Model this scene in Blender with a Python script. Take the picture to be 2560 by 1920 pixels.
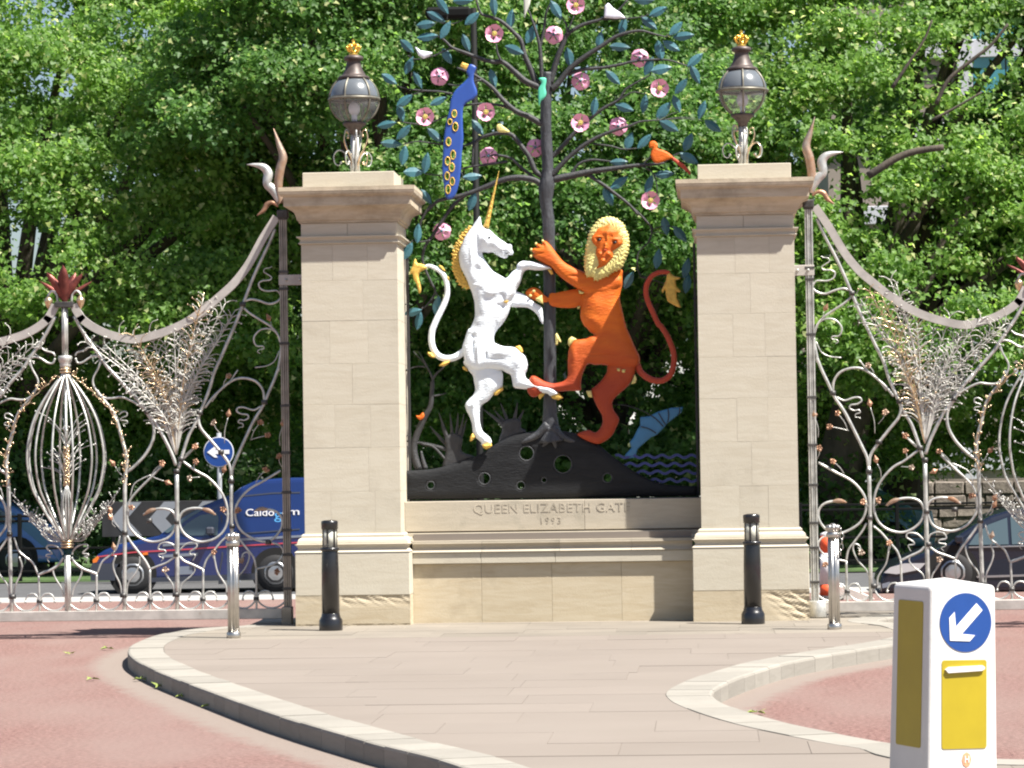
import bpy, bmesh, math, random
import numpy as np
from mathutils import Vector, Matrix
for _o in list(bpy.data.objects): bpy.data.objects.remove(_o)
scene = bpy.context.scene
COL = scene.collection
R = math.radians
rng = np.random.default_rng(7)
random.seed(11)

# ------------------------------------------------------------------ camera
F, CX, CY = 8000.0, 1280.0, 960.0                 # focal length in pixels of a 2560 x 1920 frame
CAM = np.array([0.0, -33.3, 1.73])
YAW, PITCH, ROLL = R(3.5), math.atan(213 / 8000.0), R(0.85)
_d = np.array([-math.sin(YAW), math.cos(YAW), 0]); _r0 = np.array([math.cos(YAW), math.sin(YAW), 0])
_f = _d * math.cos(PITCH) + np.array([0, 0, 1]) * math.sin(PITCH)
_u0 = np.cross(_r0, _f)
_r = _r0 * math.cos(ROLL) - _u0 * math.sin(ROLL); _u = _u0 * math.cos(ROLL) + _r0 * math.sin(ROLL)
cd = bpy.data.cameras.new('camera'); cam = bpy.data.objects.new('camera', cd); COL.objects.link(cam)
cd.sensor_width = 36.0; cd.lens = 36.0 * F / 2560.0; cd.clip_start = 0.5; cd.clip_end = 2000
_m = Matrix(((_r[0], _u[0], -_f[0], CAM[0]), (_r[1], _u[1], -_f[1], CAM[1]), (_r[2], _u[2], -_f[2], CAM[2]), (0, 0, 0, 1)))
cam.matrix_world = _m
scene.camera = cam
# ------------------------------------------------------------------ sky, sun, exposure
SUN = Vector((1.9, -1.0, 3.5)).normalized()
w = bpy.data.worlds.new('World'); scene.world = w; w.use_nodes = True
nt = w.node_tree; bg = nt.nodes['Background']
sky = nt.nodes.new('ShaderNodeTexSky'); sky.sky_type = 'NISHITA'; sky.sun_disc = False
sky.sun_elevation = math.asin(SUN.z); sky.sun_rotation = math.atan2(SUN.x, SUN.y)
sky.air_density = 1.0; sky.dust_density = 1.5; sky.ozone_density = 1.0
nt.links.new(sky.outputs[0], bg.inputs[0]); bg.inputs[1].default_value = 0.05
sl = bpy.data.lights.new('sun', 'SUN'); sl.energy = 5.0; sl.angle = R(0.55); sl.color = (1.0, 0.955, 0.88)
so = bpy.data.objects.new('sun', sl); COL.objects.link(so); so.rotation_euler = SUN.to_track_quat('Z', 'Y').to_euler(); so.location = SUN * 60
scene.view_settings.view_transform = 'Standard'; scene.view_settings.look = 'None'
scene.view_settings.gamma = 1.0; scene.view_settings.use_curve_mapping = False
scene.view_settings.exposure = 1.4
scene.render.engine = 'CYCLES'; scene.cycles.filter_width = 2.1
scene.cycles.max_bounces = 8; scene.cycles.transparent_max_bounces = 16

# ------------------------------------------------------------------ measuring helpers: a place in the photograph -> a point on a known plane
K22 = 2560 / 2212.0
def _ray(x, y): return _f * F + _r * (x - CX) - _u * (y - CY)
def U(x, y, Y=0.0):
    v = _ray(x, y); t = (Y - CAM[1]) / v[1]; return CAM + v * t
def G(x, y, z=0.0):
    v = _ray(x, y); t = (z - CAM[2]) / v[2]; return CAM + v * t
class Win:                                         # readings taken in an enlarged window of the photograph
    def __init__(s, x0, y0, sc): s.x0, s.y0, s.sc = x0, y0, sc
    def p(s, x, y): return (s.x0 + x / s.sc, s.y0 + y / s.sc)
    def u(s, pts, Y): return [U(*s.p(*q), Y) for q in pts]
    def xz(s, pts, Y): return [(v[0], v[2]) for v in s.u(pts, Y)]
ZU = Win(0, 0, 1 / K22)
ZJ = Win(950, 400, 2.592); ZK = Win(950, 0, 2.6024); ZM = Win(960, 950, 2.6976)
N1 = Win(1000, 520, 5.53); N2 = Win(1000, 800, 4.8786); L1 = Win(1320, 520, 5.53); L2 = Win(1320, 800, 4.8786)
ZA = Win(0, 640, 4.6075); ZB = Win(350, 480, 3.455); ZC = Win(150, 780, 4.1475); ZD = Win(0, 880, 3.3175)
ZE = Win(350, 900, 3.455); ZF = Win(0, 1200, 4.6095); ZH = Win(0, 850, 2.2118); ZI = Win(200, 1150, 3.6867)
Z7 = Win(1970, 1100, 3.749)

# ------------------------------------------------------------------ object helpers
WL = {}                                            # world location of every parent
def _link(o): COL.objects.link(o); return o
def tag(o, label=None, cat=None, group=None, kind=None):
    if label: o['label'] = label
    if cat: o['category'] = cat
    if group: o['group'] = group
    if kind: o['kind'] = kind
    return o
def thing(name, label, cat, loc=(0, 0, 0), group=None):
    o = bpy.data.objects.new(name, None); o.empty_display_size = 0.2; _link(o); o.location = loc
    WL[o.name] = Vector(loc); return tag(o, label, cat, group)
class MB:
    def __init__(s): s.v = []; s.f = []; s.sm = []
    def add(s, v, f, smooth=False):
        n = len(s.v); s.v.extend([tuple(q) for q in v]); s.f.extend([tuple(i + n for i in q) for q in f])
        s.sm.extend([smooth] * len(f) if isinstance(smooth, bool) else list(smooth)); return s
    def box(s, a, b, c=0.0):
        x0, y0, z0 = a; x1, y1, z1 = b
        if c <= 0:
            v = [(x, y, z) for x in (x0, x1) for y in (y0, y1) for z in (z0, z1)]
            return s.add(v, [(0, 1, 3, 2), (4, 6, 7, 5), (0, 4, 5, 1), (2, 3, 7, 6), (0, 2, 6, 4), (1, 5, 7, 3)])
        v = []; P = {}
        for i, x in enumerate((x0, x1)):
            for j, y in enumerate((y0, y1)):
                for k, z in enumerate((z0, z1)):
                    dx, dy, dz = (c, -c)[i], (c, -c)[j], (c, -c)[k]
                    P[i, j, k, 0] = len(v); v.append((x, y + dy, z + dz))
                    P[i, j, k, 1] = len(v); v.append((x + dx, y, z + dz))
                    P[i, j, k, 2] = len(v); v.append((x + dx, y + dy, z))
        f = []
        for i in (0, 1):
            q = [P[i, 0, 0, 0], P[i, 1, 0, 0], P[i, 1, 1, 0], P[i, 0, 1, 0]]; f.append(q if i else q[::-1])
            q = [P[0, i, 0, 1], P[0, i, 1, 1], P[1, i, 1, 1], P[1, i, 0, 1]]; f.append(q if i else q[::-1])
            q = [P[0, 0, i, 2], P[1, 0, i, 2], P[1, 1, i, 2], P[0, 1, i, 2]]; f.append(q if i else q[::-1])
        for i in (0, 1):
            for j in (0, 1):
                f.append([P[i, j, 0, 0], P[i, j, 0, 1], P[i, j, 1, 1], P[i, j, 1, 0]])
                f.append([P[i, 0, j, 0], P[i, 0, j, 2], P[i, 1, j, 2], P[i, 1, j, 0]])
                f.append([P[0, i, j, 1], P[0, i, j, 2], P[1, i, j, 2], P[1, i, j, 1]])
        f += [[P[i, j, k, 0], P[i, j, k, 1], P[i, j, k, 2]] for i in (0, 1) for j in (0, 1) for k in (0, 1)]
        return s.add(v, f)
    def tube(s, pts, rad, n=8, cap=True, prof=None):
        pts = [Vector(p) for p in pts]; m = len(pts)
        if not hasattr(rad, '__len__'): rad = [rad] * m
        elif len(rad) != m: rad = list(np.interp(np.linspace(0, 1, m), np.linspace(0, 1, len(rad)), rad))
        T = [(pts[min(i + 1, m - 1)] - pts[max(i - 1, 0)]).normalized() for i in range(m)]
        nr = Vector((0, 1, 0)) if abs(T[0].y) < 0.9 else Vector((1, 0, 0))
        nr = (nr - T[0] * nr.dot(T[0])).normalized(); v = []
        for i in range(m):
            nr = nr - T[i] * nr.dot(T[i])
            nr = nr.normalized() if nr.length > 1e-6 else T[i].orthogonal().normalized()
            b = T[i].cross(nr)
            for k in range(n):
                a = 2 * math.pi * k / n
                if prof is None: q = (math.cos(a), math.sin(a))
                else: q = prof[k]
                v.append(pts[i] + (nr * q[0] + b * q[1]) * rad[i])
        f = [(i * n + k, i * n + (k + 1) % n, (i + 1) * n + (k + 1) % n, (i + 1) * n + k) for i in range(m - 1) for k in range(n)]
        sm = [prof is None] * len(f)
        if cap: f += [tuple(range(n))[::-1], tuple(range((m - 1) * n, m * n))]; sm += [False, False]
        return s.add(v, f, sm)
    def lathe(s, prof, c=(0, 0, 0), n=24, smooth=True, cap=True, flute=0.0, nf=8):
        v = []
        for (r, z) in prof:
            for k in range(n):
                a = 2 * math.pi * k / n; rr = r * (1 - flute * (0.5 + 0.5 * math.cos(nf * a)))
                v.append((c[0] + rr * math.cos(a), c[1] + rr * math.sin(a), c[2] + z))
        m = len(prof)
        f = [(i * n + k, i * n + (k + 1) % n, (i + 1) * n + (k + 1) % n, (i + 1) * n + k) for i in range(m - 1) for k in range(n)]
        sm = [smooth] * len(f)
        if cap: f += [tuple(range(n))[::-1], tuple(range((m - 1) * n, m * n))]; sm += [False, False]
        return s.add(v, f, sm)
    def ball(s, c, r, n=8, m=5, sq=(1, 1, 1)):
        pr = [(max(1e-4, math.sin(math.pi * i / m)), -math.cos(math.pi * i / m)) for i in range(m + 1)]
        v = []
        for (a, z) in pr:
            for k in range(n):
                t = 2 * math.pi * k / n
                v.append((c[0] + r * sq[0] * a * math.cos(t), c[1] + r * sq[1] * a * math.sin(t), c[2] + r * sq[2] * z))
        f = [(i * n + k, i * n + (k + 1) % n, (i + 1) * n + (k + 1) % n, (i + 1) * n + k) for i in range(m) for k in range(n)]
        return s.add(v, f, True)
    def prism(s, poly, y0, y1):                    # polygon in x,z swept along y
        n = len(poly); v = [(x, y0, z) for x, z in poly] + [(x, y1, z) for x, z in poly]
        f = [tuple(range(n)), tuple(range(n, 2 * n))[::-1]] + [(i, i + n, (i + 1) % n + n, (i + 1) % n) for i in range(n)]
        return s.add(v, f)
    def mesh(s, off=(0, 0, 0), name='m'):
        me = bpy.data.meshes.new(name)
        ox, oy, oz = off
        me.from_pydata([(x - ox, y - oy, z - oz) for x, y, z in s.v], [], s.f)
        me.polygons.foreach_set('use_smooth', np.array(s.sm, dtype=bool))
        me.validate(); me.update(); return me
def fixn(me):
    bm = bmesh.new(); bm.from_mesh(me); bmesh.ops.recalc_face_normals(bm, faces=bm.faces); bm.to_mesh(me); bm.free(); return me
def obj(name, mb, mt, parent=None, fix=True, loc=None):
    """mb in world coordinates; becomes one mesh object under parent"""
    off = WL[parent.name] if parent is not None else (Vector(loc) if loc is not None else Vector((0, 0, 0)))
    me = mb if isinstance(mb, bpy.types.Mesh) else mb.mesh(off, name)
    if isinstance(mb, bpy.types.Mesh): pass
    elif fix: fixn(me)
    o = bpy.data.objects.new(name, me); _link(o)
    me.materials.clear(); me.materials.append(M[mt] if isinstance(mt, str) else mt)
    if parent is not None: o.parent = parent
    elif loc is not None: o.location = loc
    WL[o.name] = Vector(off); return o
def instance(name, src, parent, loc=(0, 0, 0), rot=None):          # another object on the same mesh
    o = bpy.data.objects.new(name, src.data); _link(o); o.parent = parent
    o.location = Vector(loc) - (WL[parent.name] if parent is not None else Vector((0, 0, 0)))
    if rot is not None: o.rotation_euler = rot
    return o
def dup(root, loc, label=None, group=None, rz=0.0):
    r = root.copy(); _link(r); r.location = loc; r.rotation_euler = (0, 0, rz); WL[r.name] = Vector(loc)
    if label: r['label'] = label
    if group: r['group'] = group
    for ch in list(root.children):
        c = ch.copy(); _link(c); c.parent = r
        for g in list(ch.children):
            d = g.copy(); _link(d); d.parent = c
    return r
def cr(pts, n=6, closed=False):                    # Catmull-Rom through points of any dimension
    P = [np.array(p, float) for p in pts]; m = len(P); out = []
    rngi = range(m) if closed else range(m - 1)
    for i in rngi:
        p0 = P[(i - 1) % m] if closed or i > 0 else 2 * P[0] - P[1]
        p1 = P[i]; p2 = P[(i + 1) % m]
        p3 = P[(i + 2) % m] if closed or i + 2 < m else 2 * P[-1] - P[-2]
        for k in range(n):
            t = k / n
            out.append(0.5 * (2 * p1 + (p2 - p0) * t + (2 * p0 - 5 * p1 + 4 * p2 - p3) * t * t + (3 * p1 - p0 - 3 * p2 + p3) * t ** 3))
    if not closed: out.append(P[-1])
    return out
def jag(poly, amp, step, seed=1):                  # leaf-like serration along a closed outline (x,z)
    rr = random.Random(seed); P = cr(poly, 8, True); out = []; n = len(P); acc = 0
    c = sum(P) / n
    for i in range(n):
        a, b = P[i], P[(i + 1) % n]; acc += np.linalg.norm(b - a)
        if acc > step:
            t = (b - a) / (np.linalg.norm(b - a) + 1e-9); nn = np.array([t[1], -t[0]])
            if nn @ (a - c) < 0: nn = -nn
            out.append(tuple(a)); out.append(tuple(a + nn * amp * rr.uniform(0.6, 1.4) + t * step * 0.25)); acc = 0
    return out

# ------------------------------------------------------------------ relief figures: outline layers in x,z rounded towards the viewer
def _pip(px, pz, poly):
    ins = np.zeros(px.shape, bool); n = len(poly); j = n - 1
    for i in range(n):
        xi, zi = poly[i]; xj, zj = poly[j]
        if zi != zj:
            ins ^= ((zi > pz) != (zj > pz)) & (px < (xj - xi) * (pz - zi) / (zj - zi) + xi)
        j = i
    return ins
def _sd(px, pz, poly):
    d2 = np.full(px.shape, 1e9); n = len(poly); j = n - 1
    for i in range(n):
        ax, az = poly[j]; bx, bz = poly[i]; ex, ez = bx - ax, bz - az; L = ex * ex + ez * ez + 1e-12
        t = np.clip(((px - ax) * ex + (pz - az) * ez) / L, 0, 1)
        d2 = np.minimum(d2, (px - ax - t * ex) ** 2 + (pz - az - t * ez) ** 2); j = i
    d = np.sqrt(d2); return np.where(_pip(px, pz, poly), d, -d)
def relief(layers, Y, edge=0.02, step=0.01, holes=(), bumps=(), back=0.0, tex=None):
    """layers: (poly, base, bulge, width).  Front = Y-edge-H, back = Y+edge+back*H"""
    al = np.array([p for l in layers for p in l[0]]); x0, z0 = al.min(0) - 2 * step; x1, z1 = al.max(0) + 2 * step
    nx = int((x1 - x0) / step) + 2; nz = int((z1 - z0) / step) + 2
    X, Z = np.meshgrid(x0 + np.arange(nx) * step, z0 + np.arange(nz) * step, indexing='ij')
    SD = np.full(X.shape, -1e3); H = np.zeros(X.shape)
    for poly, base, bulge, wd in layers:
        pa = np.array(poly); b0 = pa.min(0) - 3 * step; b1 = pa.max(0) + 3 * step
        i0, j0 = [max(0, int((b0[k] - (x0, z0)[k]) / step)) for k in (0, 1)]
        i1, j1 = [int((b1[k] - (x0, z0)[k]) / step) + 2 for k in (0, 1)]
        sl_ = (slice(i0, i1), slice(j0, j1)); s = _sd(X[sl_], Z[sl_], [tuple(q) for q in poly])
        SD[sl_] = np.maximum(SD[sl_], s)
        t = np.clip(s / wd, 0, 1); h = np.where(s > -0.6 * step, base + bulge * np.sqrt(1 - (1 - t) ** 2), 0)
        H[sl_] = np.maximum(H[sl_], h)
    for hp in holes:
        SD = np.minimum(SD, -_sd(X, Z, [tuple(q) for q in hp]))
    for (bx, bz, rx, rz, amp) in bumps:
        H += amp * np.exp(-((X - bx) / rx) ** 2 - ((Z - bz) / rz) ** 2) * (SD > 0)
    if tex is not None: H += tex(X, Z) * np.clip(SD / 0.02, 0, 1)
    keep = SD > -0.5 * step
    gx, gz = np.gradient(SD, step)
    cell = keep[:-1, :-1] & keep[1:, :-1] & keep[1:, 1:] & keep[:-1, 1:]
    use = np.zeros(keep.shape, int); use[:-1, :-1] += cell; use[1:, :-1] += cell; use[1:, 1:] += cell; use[:-1, 1:] += cell
    bnd = (use > 0) & (use < 4)
    sh = np.where(bnd, np.clip(SD, -1.2 * step, 1.2 * step), 0)
    XX = X - gx * sh; ZZ = Z - gz * sh; H = np.where(bnd, H * 0.25, H)
    idx = -np.ones(keep.shape, int); sel = use > 0; n = int(sel.sum()); idx[sel] = np.arange(n)
    vf = np.stack([XX[sel], Y - edge - H[sel], ZZ[sel]], 1); vb = np.stack([XX[sel], Y + edge + back * H[sel], ZZ[sel]], 1)
    ci, cj = np.nonzero(cell)
    q = np.stack([idx[ci, cj], idx[ci + 1, cj], idx[ci + 1, cj + 1], idx[ci, cj + 1]], 1)
    faces = [tuple(r) for r in q.tolist()] + [tuple(r) for r in (q[:, ::-1] + n).tolist()]
    sm = [True] * len(faces)
    cnt = {}
    for r in q.tolist():
        for k in range(4):
            a, b = r[k], r[(k + 1) % 4]; cnt[(a, b)] = 1
    side = [(b, a, a + n, b + n) for (a, b) in cnt if (b, a) not in cnt]
    mb = MB(); mb.v = [tuple(p) for p in np.concatenate([vf, vb]).tolist()]; mb.f = faces + side; mb.sm = sm + [False] * len(side)
    return mb
def circ(x, z, r, n=20, rz=None): return [(x + r * math.cos(2 * math.pi * k / n), z + (rz or r) * math.sin(2 * math.pi * k / n)) for k in range(n)]
def sm2(pts, n=5): return [tuple(p) for p in cr(pts, n, True)]
# ------------------------------------------------------------------ materials
M = {}
def _n(nt, t, **kw):
    n = nt.nodes.new(t)
    for k, v in kw.items():
        if k in n.inputs: n.inputs[k].default_value = v
        else: setattr(n, k, v)
    return n
def pm(name, col, rough=0.6, metal=0.0, var=0.0, vscale=4.0, bump=0.0, bscale=60.0, col2=None, spec=None, stretch=(1, 1, 1), rnd=0.0, detail=6.0, coat=0.0, wear=None):
    m = bpy.data.materials.new(name); m.use_nodes = True; nt = m.node_tree; b = nt.nodes['Principled BSDF']
    b.inputs['Roughness'].default_value = rough; b.inputs['Metallic'].default_value = metal
    if spec is not None: b.inputs['Specular IOR Level'].default_value = spec
    if coat: b.inputs['Coat Weight'].default_value = coat; b.inputs['Coat Roughness'].default_value = 0.08
    c = (*col, 1); b.inputs['Base Color'].default_value = c
    tc = _n(nt, 'ShaderNodeTexCoord'); mp = _n(nt, 'ShaderNodeMapping'); mp.inputs['Scale'].default_value = stretch
    nt.links.new(tc.outputs['Object'], mp.inputs[0]); out = None
    if col2 is not None or var > 0:
        no = _n(nt, 'ShaderNodeTexNoise', Scale=vscale, Detail=detail, Roughness=0.6); nt.links.new(mp.outputs[0], no.inputs['Vector'])
        rp = nt.nodes.new('ShaderNodeValToRGB'); e = rp.color_ramp.elements
        c2 = (*(col2 or [max(0, x * (1 - var)) for x in col]), 1); c1 = c if col2 else (*[min(1, x * (1 + var)) for x in col], 1)
        e[0].position = 0.35; e[0].color = c2; e[1].position = 0.65; e[1].color = c1
        nt.links.new(no.outputs[0], rp.inputs[0]); out = rp.outputs[0]
    if wear is not None:                            # (colour, noise scale, threshold)
        no = _n(nt, 'ShaderNodeTexNoise', Scale=wear[1], Detail=8.0, Roughness=0.7); nt.links.new(mp.outputs[0], no.inputs['Vector'])
        rp = nt.nodes.new('ShaderNodeValToRGB'); rp.color_ramp.elements[0].position = wear[2]; rp.color_ramp.elements[1].position = wear[2] + 0.08
        nt.links.new(no.outputs[0], rp.inputs[0])
        mx = _n(nt, 'ShaderNodeMix', data_type='RGBA'); nt.links.new(rp.outputs[0], mx.inputs['Factor'])
        if out: nt.links.new(out, mx.inputs[6])
        else: mx.inputs[6].default_value = c
        mx.inputs[7].default_value = (*wear[0], 1); out = mx.outputs[2]
    if rnd > 0:
        oi = nt.nodes.new('ShaderNodeObjectInfo'); mr = _n(nt, 'ShaderNodeMapRange'); mr.inputs['To Min'].default_value = 1 - rnd; mr.inputs['To Max'].default_value = 1 + rnd
        nt.links.new(oi.outputs['Random'], mr.inputs[0])
        vm = nt.nodes.new('ShaderNodeVectorMath'); vm.operation = 'SCALE'
        if out: nt.links.new(out, vm.inputs[0])
        else: vm.inputs[0].default_value = c[:3]
        nt.links.new(mr.outputs[0], vm.inputs['Scale']); out = vm.outputs[0]
    if out: nt.links.new(out, b.inputs['Base Color'])
    if bump > 0:
        no = _n(nt, 'ShaderNodeTexNoise', Scale=bscale, Detail=5.0, Roughness=0.65); nt.links.new(mp.outputs[0], no.inputs['Vector'])
        bp = _n(nt, 'ShaderNodeBump', Strength=bump, Distance=0.02); nt.links.new(no.outputs[0], bp.inputs['Height']); nt.links.new(bp.outputs[0], b.inputs['Normal'])
    M[name] = m; return m
def stone(name, base, streak, stain=None, rnd=0.06, bump=0.25, grime=0.5, cover=0.56):
    """bedded sandstone: fine horizontal streaks, broad tint, dark weather stains"""
    base = tuple(c * 0.80 for c in base); streak = tuple(c * 0.79 for c in streak)
    m = bpy.data.materials.new(name); m.use_nodes = True; nt = m.node_tree; b = nt.nodes['Principled BSDF']; L = nt.links.new
    b.inputs['Roughness'].default_value = 0.85; b.inputs['Specular IOR Level'].default_value = 0.25
    g = _n(nt, 'ShaderNodeNewGeometry'); oi = nt.nodes.new('ShaderNodeObjectInfo')
    rv = _n(nt, 'ShaderNodeVectorMath', operation='SCALE'); cb = nt.nodes.new('ShaderNodeCombineXYZ')
    L(oi.outputs['Random'], cb.inputs[0]); L(oi.outputs['Random'], cb.inputs[2]); L(cb.outputs[0], rv.inputs[0]); rv.inputs['Scale'].default_value = 37.0
    ad = _n(nt, 'ShaderNodeVectorMath', operation='ADD'); L(g.outputs['Position'], ad.inputs[0]); L(rv.outputs[0], ad.inputs[1])
    mp = _n(nt, 'ShaderNodeMapping'); mp.inputs['Scale'].default_value = (1.0, 1.0, 7.0); mp.inputs['Rotation'].default_value = (0, 0.16, 0); L(ad.outputs[0], mp.inputs[0])
    n1 = _n(nt, 'ShaderNodeTexNoise', Scale=2.2, Detail=8.0, Roughness=0.62, Distortion=1.2); L(mp.outputs[0], n1.inputs['Vector'])
    rp = nt.nodes.new('ShaderNodeValToRGB'); e = rp.color_ramp.elements
    e[0].position = 0.3; e[0].color = (*streak, 1); e[1].position = 0.62; e[1].color = (*base, 1); L(n1.outputs[0], rp.inputs[0])
    n2 = _n(nt, 'ShaderNodeTexNoise', Scale=1.3, Detail=9.0, Roughness=0.68); L(ad.outputs[0], n2.inputs['Vector'])
    r2 = nt.nodes.new('ShaderNodeValToRGB'); r2.color_ramp.elements[0].position = cover; r2.color_ramp.elements[1].position = cover + 0.2; r2.color_ramp.elements[1].color = (grime, grime, grime, 1); L(n2.outputs[0], r2.inputs[0])
    mx = _n(nt, 'ShaderNodeMix', data_type='RGBA'); L(r2.outputs[0], mx.inputs['Factor']); L(rp.outputs[0], mx.inputs[6]); mx.inputs[7].default_value = (*(stain or (0.16, 0.13, 0.10)), 1)
    mr = _n(nt, 'ShaderNodeMapRange'); mr.inputs['To Min'].default_value = 1 - rnd; mr.inputs['To Max'].default_value = 1 + rnd; L(oi.outputs['Random'], mr.inputs[0])
    vm = _n(nt, 'ShaderNodeVectorMath', operation='SCALE'); L(mx.outputs[2], vm.inputs[0]); L(mr.outputs[0], vm.inputs['Scale']); L(vm.outputs[0], b.inputs['Base Color'])
    n3 = _n(nt, 'ShaderNodeTexNoise', Scale=45.0, Detail=6.0, Roughness=0.7); L(g.outputs['Position'], n3.inputs['Vector'])
    bp = _n(nt, 'ShaderNodeBump', Strength=bump, Distance=0.01); L(n3.outputs[0], bp.inputs['Height']); L(bp.outputs[0], b.inputs['Normal'])
    M[name] = m
stone('sandstone', (0.605, 0.558, 0.455), (0.555, 0.50, 0.395), grime=0.25, rnd=0.025)
stone('sandstone_cap', (0.60, 0.52, 0.395), (0.49, 0.40, 0.28), stain=(0.15, 0.125, 0.09), grime=0.7, cover=0.47)
stone('sandstone_ochre', (0.59, 0.51, 0.375), (0.52, 0.43, 0.295), stain=(0.2, 0.16, 0.11), grime=0.45)
stone('sandstone_rail', (0.51, 0.455, 0.365), (0.45, 0.40, 0.315), stain=(0.17, 0.165, 0.13), grime=0.8)
stone('kerb_granite', (0.318, 0.298, 0.262), (0.285, 0.266, 0.232), stain=(0.17, 0.155, 0.13), rnd=0.08, bump=0.3, grime=0.35)
pm('slab_buff', (0.200, 0.173, 0.150), 0.9, col2=(0.184, 0.158, 0.136), vscale=0.5, detail=5.0, rnd=0.03, spec=0.2, wear=((0.165, 0.142, 0.123), 0.7, 0.64))
pm('slab_grey', (0.215, 0.19, 0.158), 0.88, col2=(0.182, 0.162, 0.136), vscale=0.9, detail=4.0, bump=0.03, bscale=30, rnd=0.10, spec=0.2, wear=((0.14, 0.124, 0.105), 1.5, 0.62))
pm('letter_stone', (0.35, 0.31, 0.245), 0.9, var=0.3, vscale=9)
pm('joint', (0.192, 0.166, 0.144), 0.9, var=0.05, vscale=0.5, detail=3.0, spec=0.2)
pm('steel', (0.47, 0.47, 0.445), 0.38, 0.5, var=0.28, vscale=9, bump=0.12, bscale=120)
pm('steel_rail', (0.43, 0.405, 0.375), 0.5, 0.3, var=0.16, vscale=5, bump=0.1, bscale=70, wear=((0.30, 0.25, 0.21), 6, 0.66))
pm('steel_shaded', (0.30, 0.27, 0.235), 0.42, 0.8, var=0.25, vscale=6, bump=0.1, bscale=90)
pm('iron_band', (0.075, 0.072, 0.07), 0.5, 0.6, var=0.3, vscale=15)
pm('copper', (0.34, 0.19, 0.12), 0.45, 0.5, var=0.4, vscale=14, bump=0.2, bscale=60)
pm('copper_red', (0.19, 0.055, 0.045), 0.42, 0.55, var=0.4, vscale=9, bump=0.2, bscale=40)
pm('bronze_flame', (0.30, 0.15, 0.075), 0.42, 0.4, col2=(0.36, 0.31, 0.26), vscale=4, bump=0.2, bscale=30)
pm('bud_gold', (0.62, 0.47, 0.30), 0.3, 0.85, var=0.3, vscale=30)
pm('paint_white', (0.77, 0.835, 0.89), 0.45, var=0.05, vscale=6, bump=0.75, bscale=40, stretch=(0.5, 1, 1.6), wear=((0.60, 0.62, 0.63), 10, 0.66))
pm('paint_orange', (0.66, 0.150, 0.012), 0.55, col2=(0.56, 0.105, 0.012), vscale=7, bump=0.45, bscale=40, stretch=(0.5, 1, 1.6), wear=((0.40, 0.07, 0.015), 9, 0.66), spec=0.3)
pm('paint_red', (0.40, 0.06, 0.03), 0.55, spec=0.3, var=0.1, vscale=5, bump=0.3, bscale=34)
pm('gold_leaf', (0.66, 0.43, 0.09), 0.42, 0.35, var=0.18, vscale=20, bump=0.6, bscale=50)
pm('gold_pale', (0.66, 0.58, 0.21), 0.45, 0.12, var=0.14, vscale=18, bump=0.5, bscale=70)
pm('bright_gold', (0.85, 0.55, 0.10), 0.25, 0.85, var=0.1, vscale=20)
pm('bark_paint', (0.026, 0.028, 0.033), 0.5, col2=(0.055, 0.058, 0.066), vscale=14, bump=0.8, bscale=40, stretch=(1, 1, 0.25))
pm('mound_paint', (0.0065, 0.007, 0.0085), 0.6, spec=0.25, col2=(0.013, 0.014, 0.016), vscale=7, bump=0.5, bscale=30, stretch=(0.4, 1, 1.6))
pm('branch_paint', (0.028, 0.028, 0.030), 0.6, var=0.3, vscale=12, bump=0.4, bscale=50)
pm('leaf_teal', (0.034, 0.118, 0.145), 0.5, var=0.14, vscale=8, rnd=0.16)
pm('petal_pink', (0.68, 0.31, 0.45), 0.5, var=0.12, vscale=16, rnd=0.1)
pm('stamen', (0.62, 0.52, 0.12), 0.5, bump=0.9, bscale=120)
pm('peacock_blue', (0.025, 0.075, 0.32), 0.42, var=0.08, vscale=5)
pm('bird_green', (0.10, 0.55, 0.36), 0.45, var=0.1)
pm('bird_white', (0.66, 0.68, 0.76), 0.5, var=0.06)
pm('bird_grey', (0.52, 0.54, 0.48), 0.5, var=0.06)
pm('fish_blue', (0.04, 0.17, 0.33), 0.45, var=0.12, vscale=6)
pm('wave_blue', (0.02, 0.035, 0.18), 0.45, var=0.15)
pm('black_iron', (0.007, 0.007, 0.009), 0.3, 0.0, var=0.2, vscale=10, bump=0.1, bscale=50, coat=0.5, wear=((0.10, 0.095, 0.085), 22, 0.74))
pm('steel_pale', (0.52, 0.51, 0.47), 0.42, 0.3, var=0.2, vscale=12)
pm('black_matt', (0.02, 0.02, 0.021), 0.6, var=0.2)
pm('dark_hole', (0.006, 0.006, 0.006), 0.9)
pm('eye_dark', (0.012, 0.008, 0.006), 0.35)
pm('lamp_metal', (0.075, 0.058, 0.052), 0.5, 0.3, var=0.3, vscale=12, wear=((0.16, 0.13, 0.10), 14, 0.63))
pm('lamp_band', (0.16, 0.15, 0.12), 0.45, 0.5, var=0.25, vscale=12)
pm('lamp_upper', (0.13, 0.145, 0.158), 0.2, 0.2, var=0.08, vscale=3, coat=0.6)
pm('reflector', (0.50, 0.50, 0.43), 0.3, var=0.08)
pm('steel_bright', (0.50, 0.48, 0.45), 0.3, 0.95, var=0.1, vscale=14, bump=0.1, bscale=90)
pm('plastic_white', (0.60, 0.59, 0.575), 0.42, var=0.035, vscale=5, bump=0.12, bscale=14, wear=((0.46, 0.435, 0.40), 11, 0.66))
pm('plastic_yellow', (0.36, 0.275, 0.012), 0.4, var=0.06, vscale=4)
pm('sign_blue', (0.010, 0.055, 0.235), 0.38, var=0.06, vscale=4)
pm('sign_white', (0.78, 0.78, 0.78), 0.4, var=0.03)
pm('mark_orange', (0.78, 0.30, 0.16), 0.5)
pm('sign_red', (0.52, 0.04, 0.05), 0.4)
pm('sign_grey', (0.22, 0.235, 0.26), 0.5, var=0.05)
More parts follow.
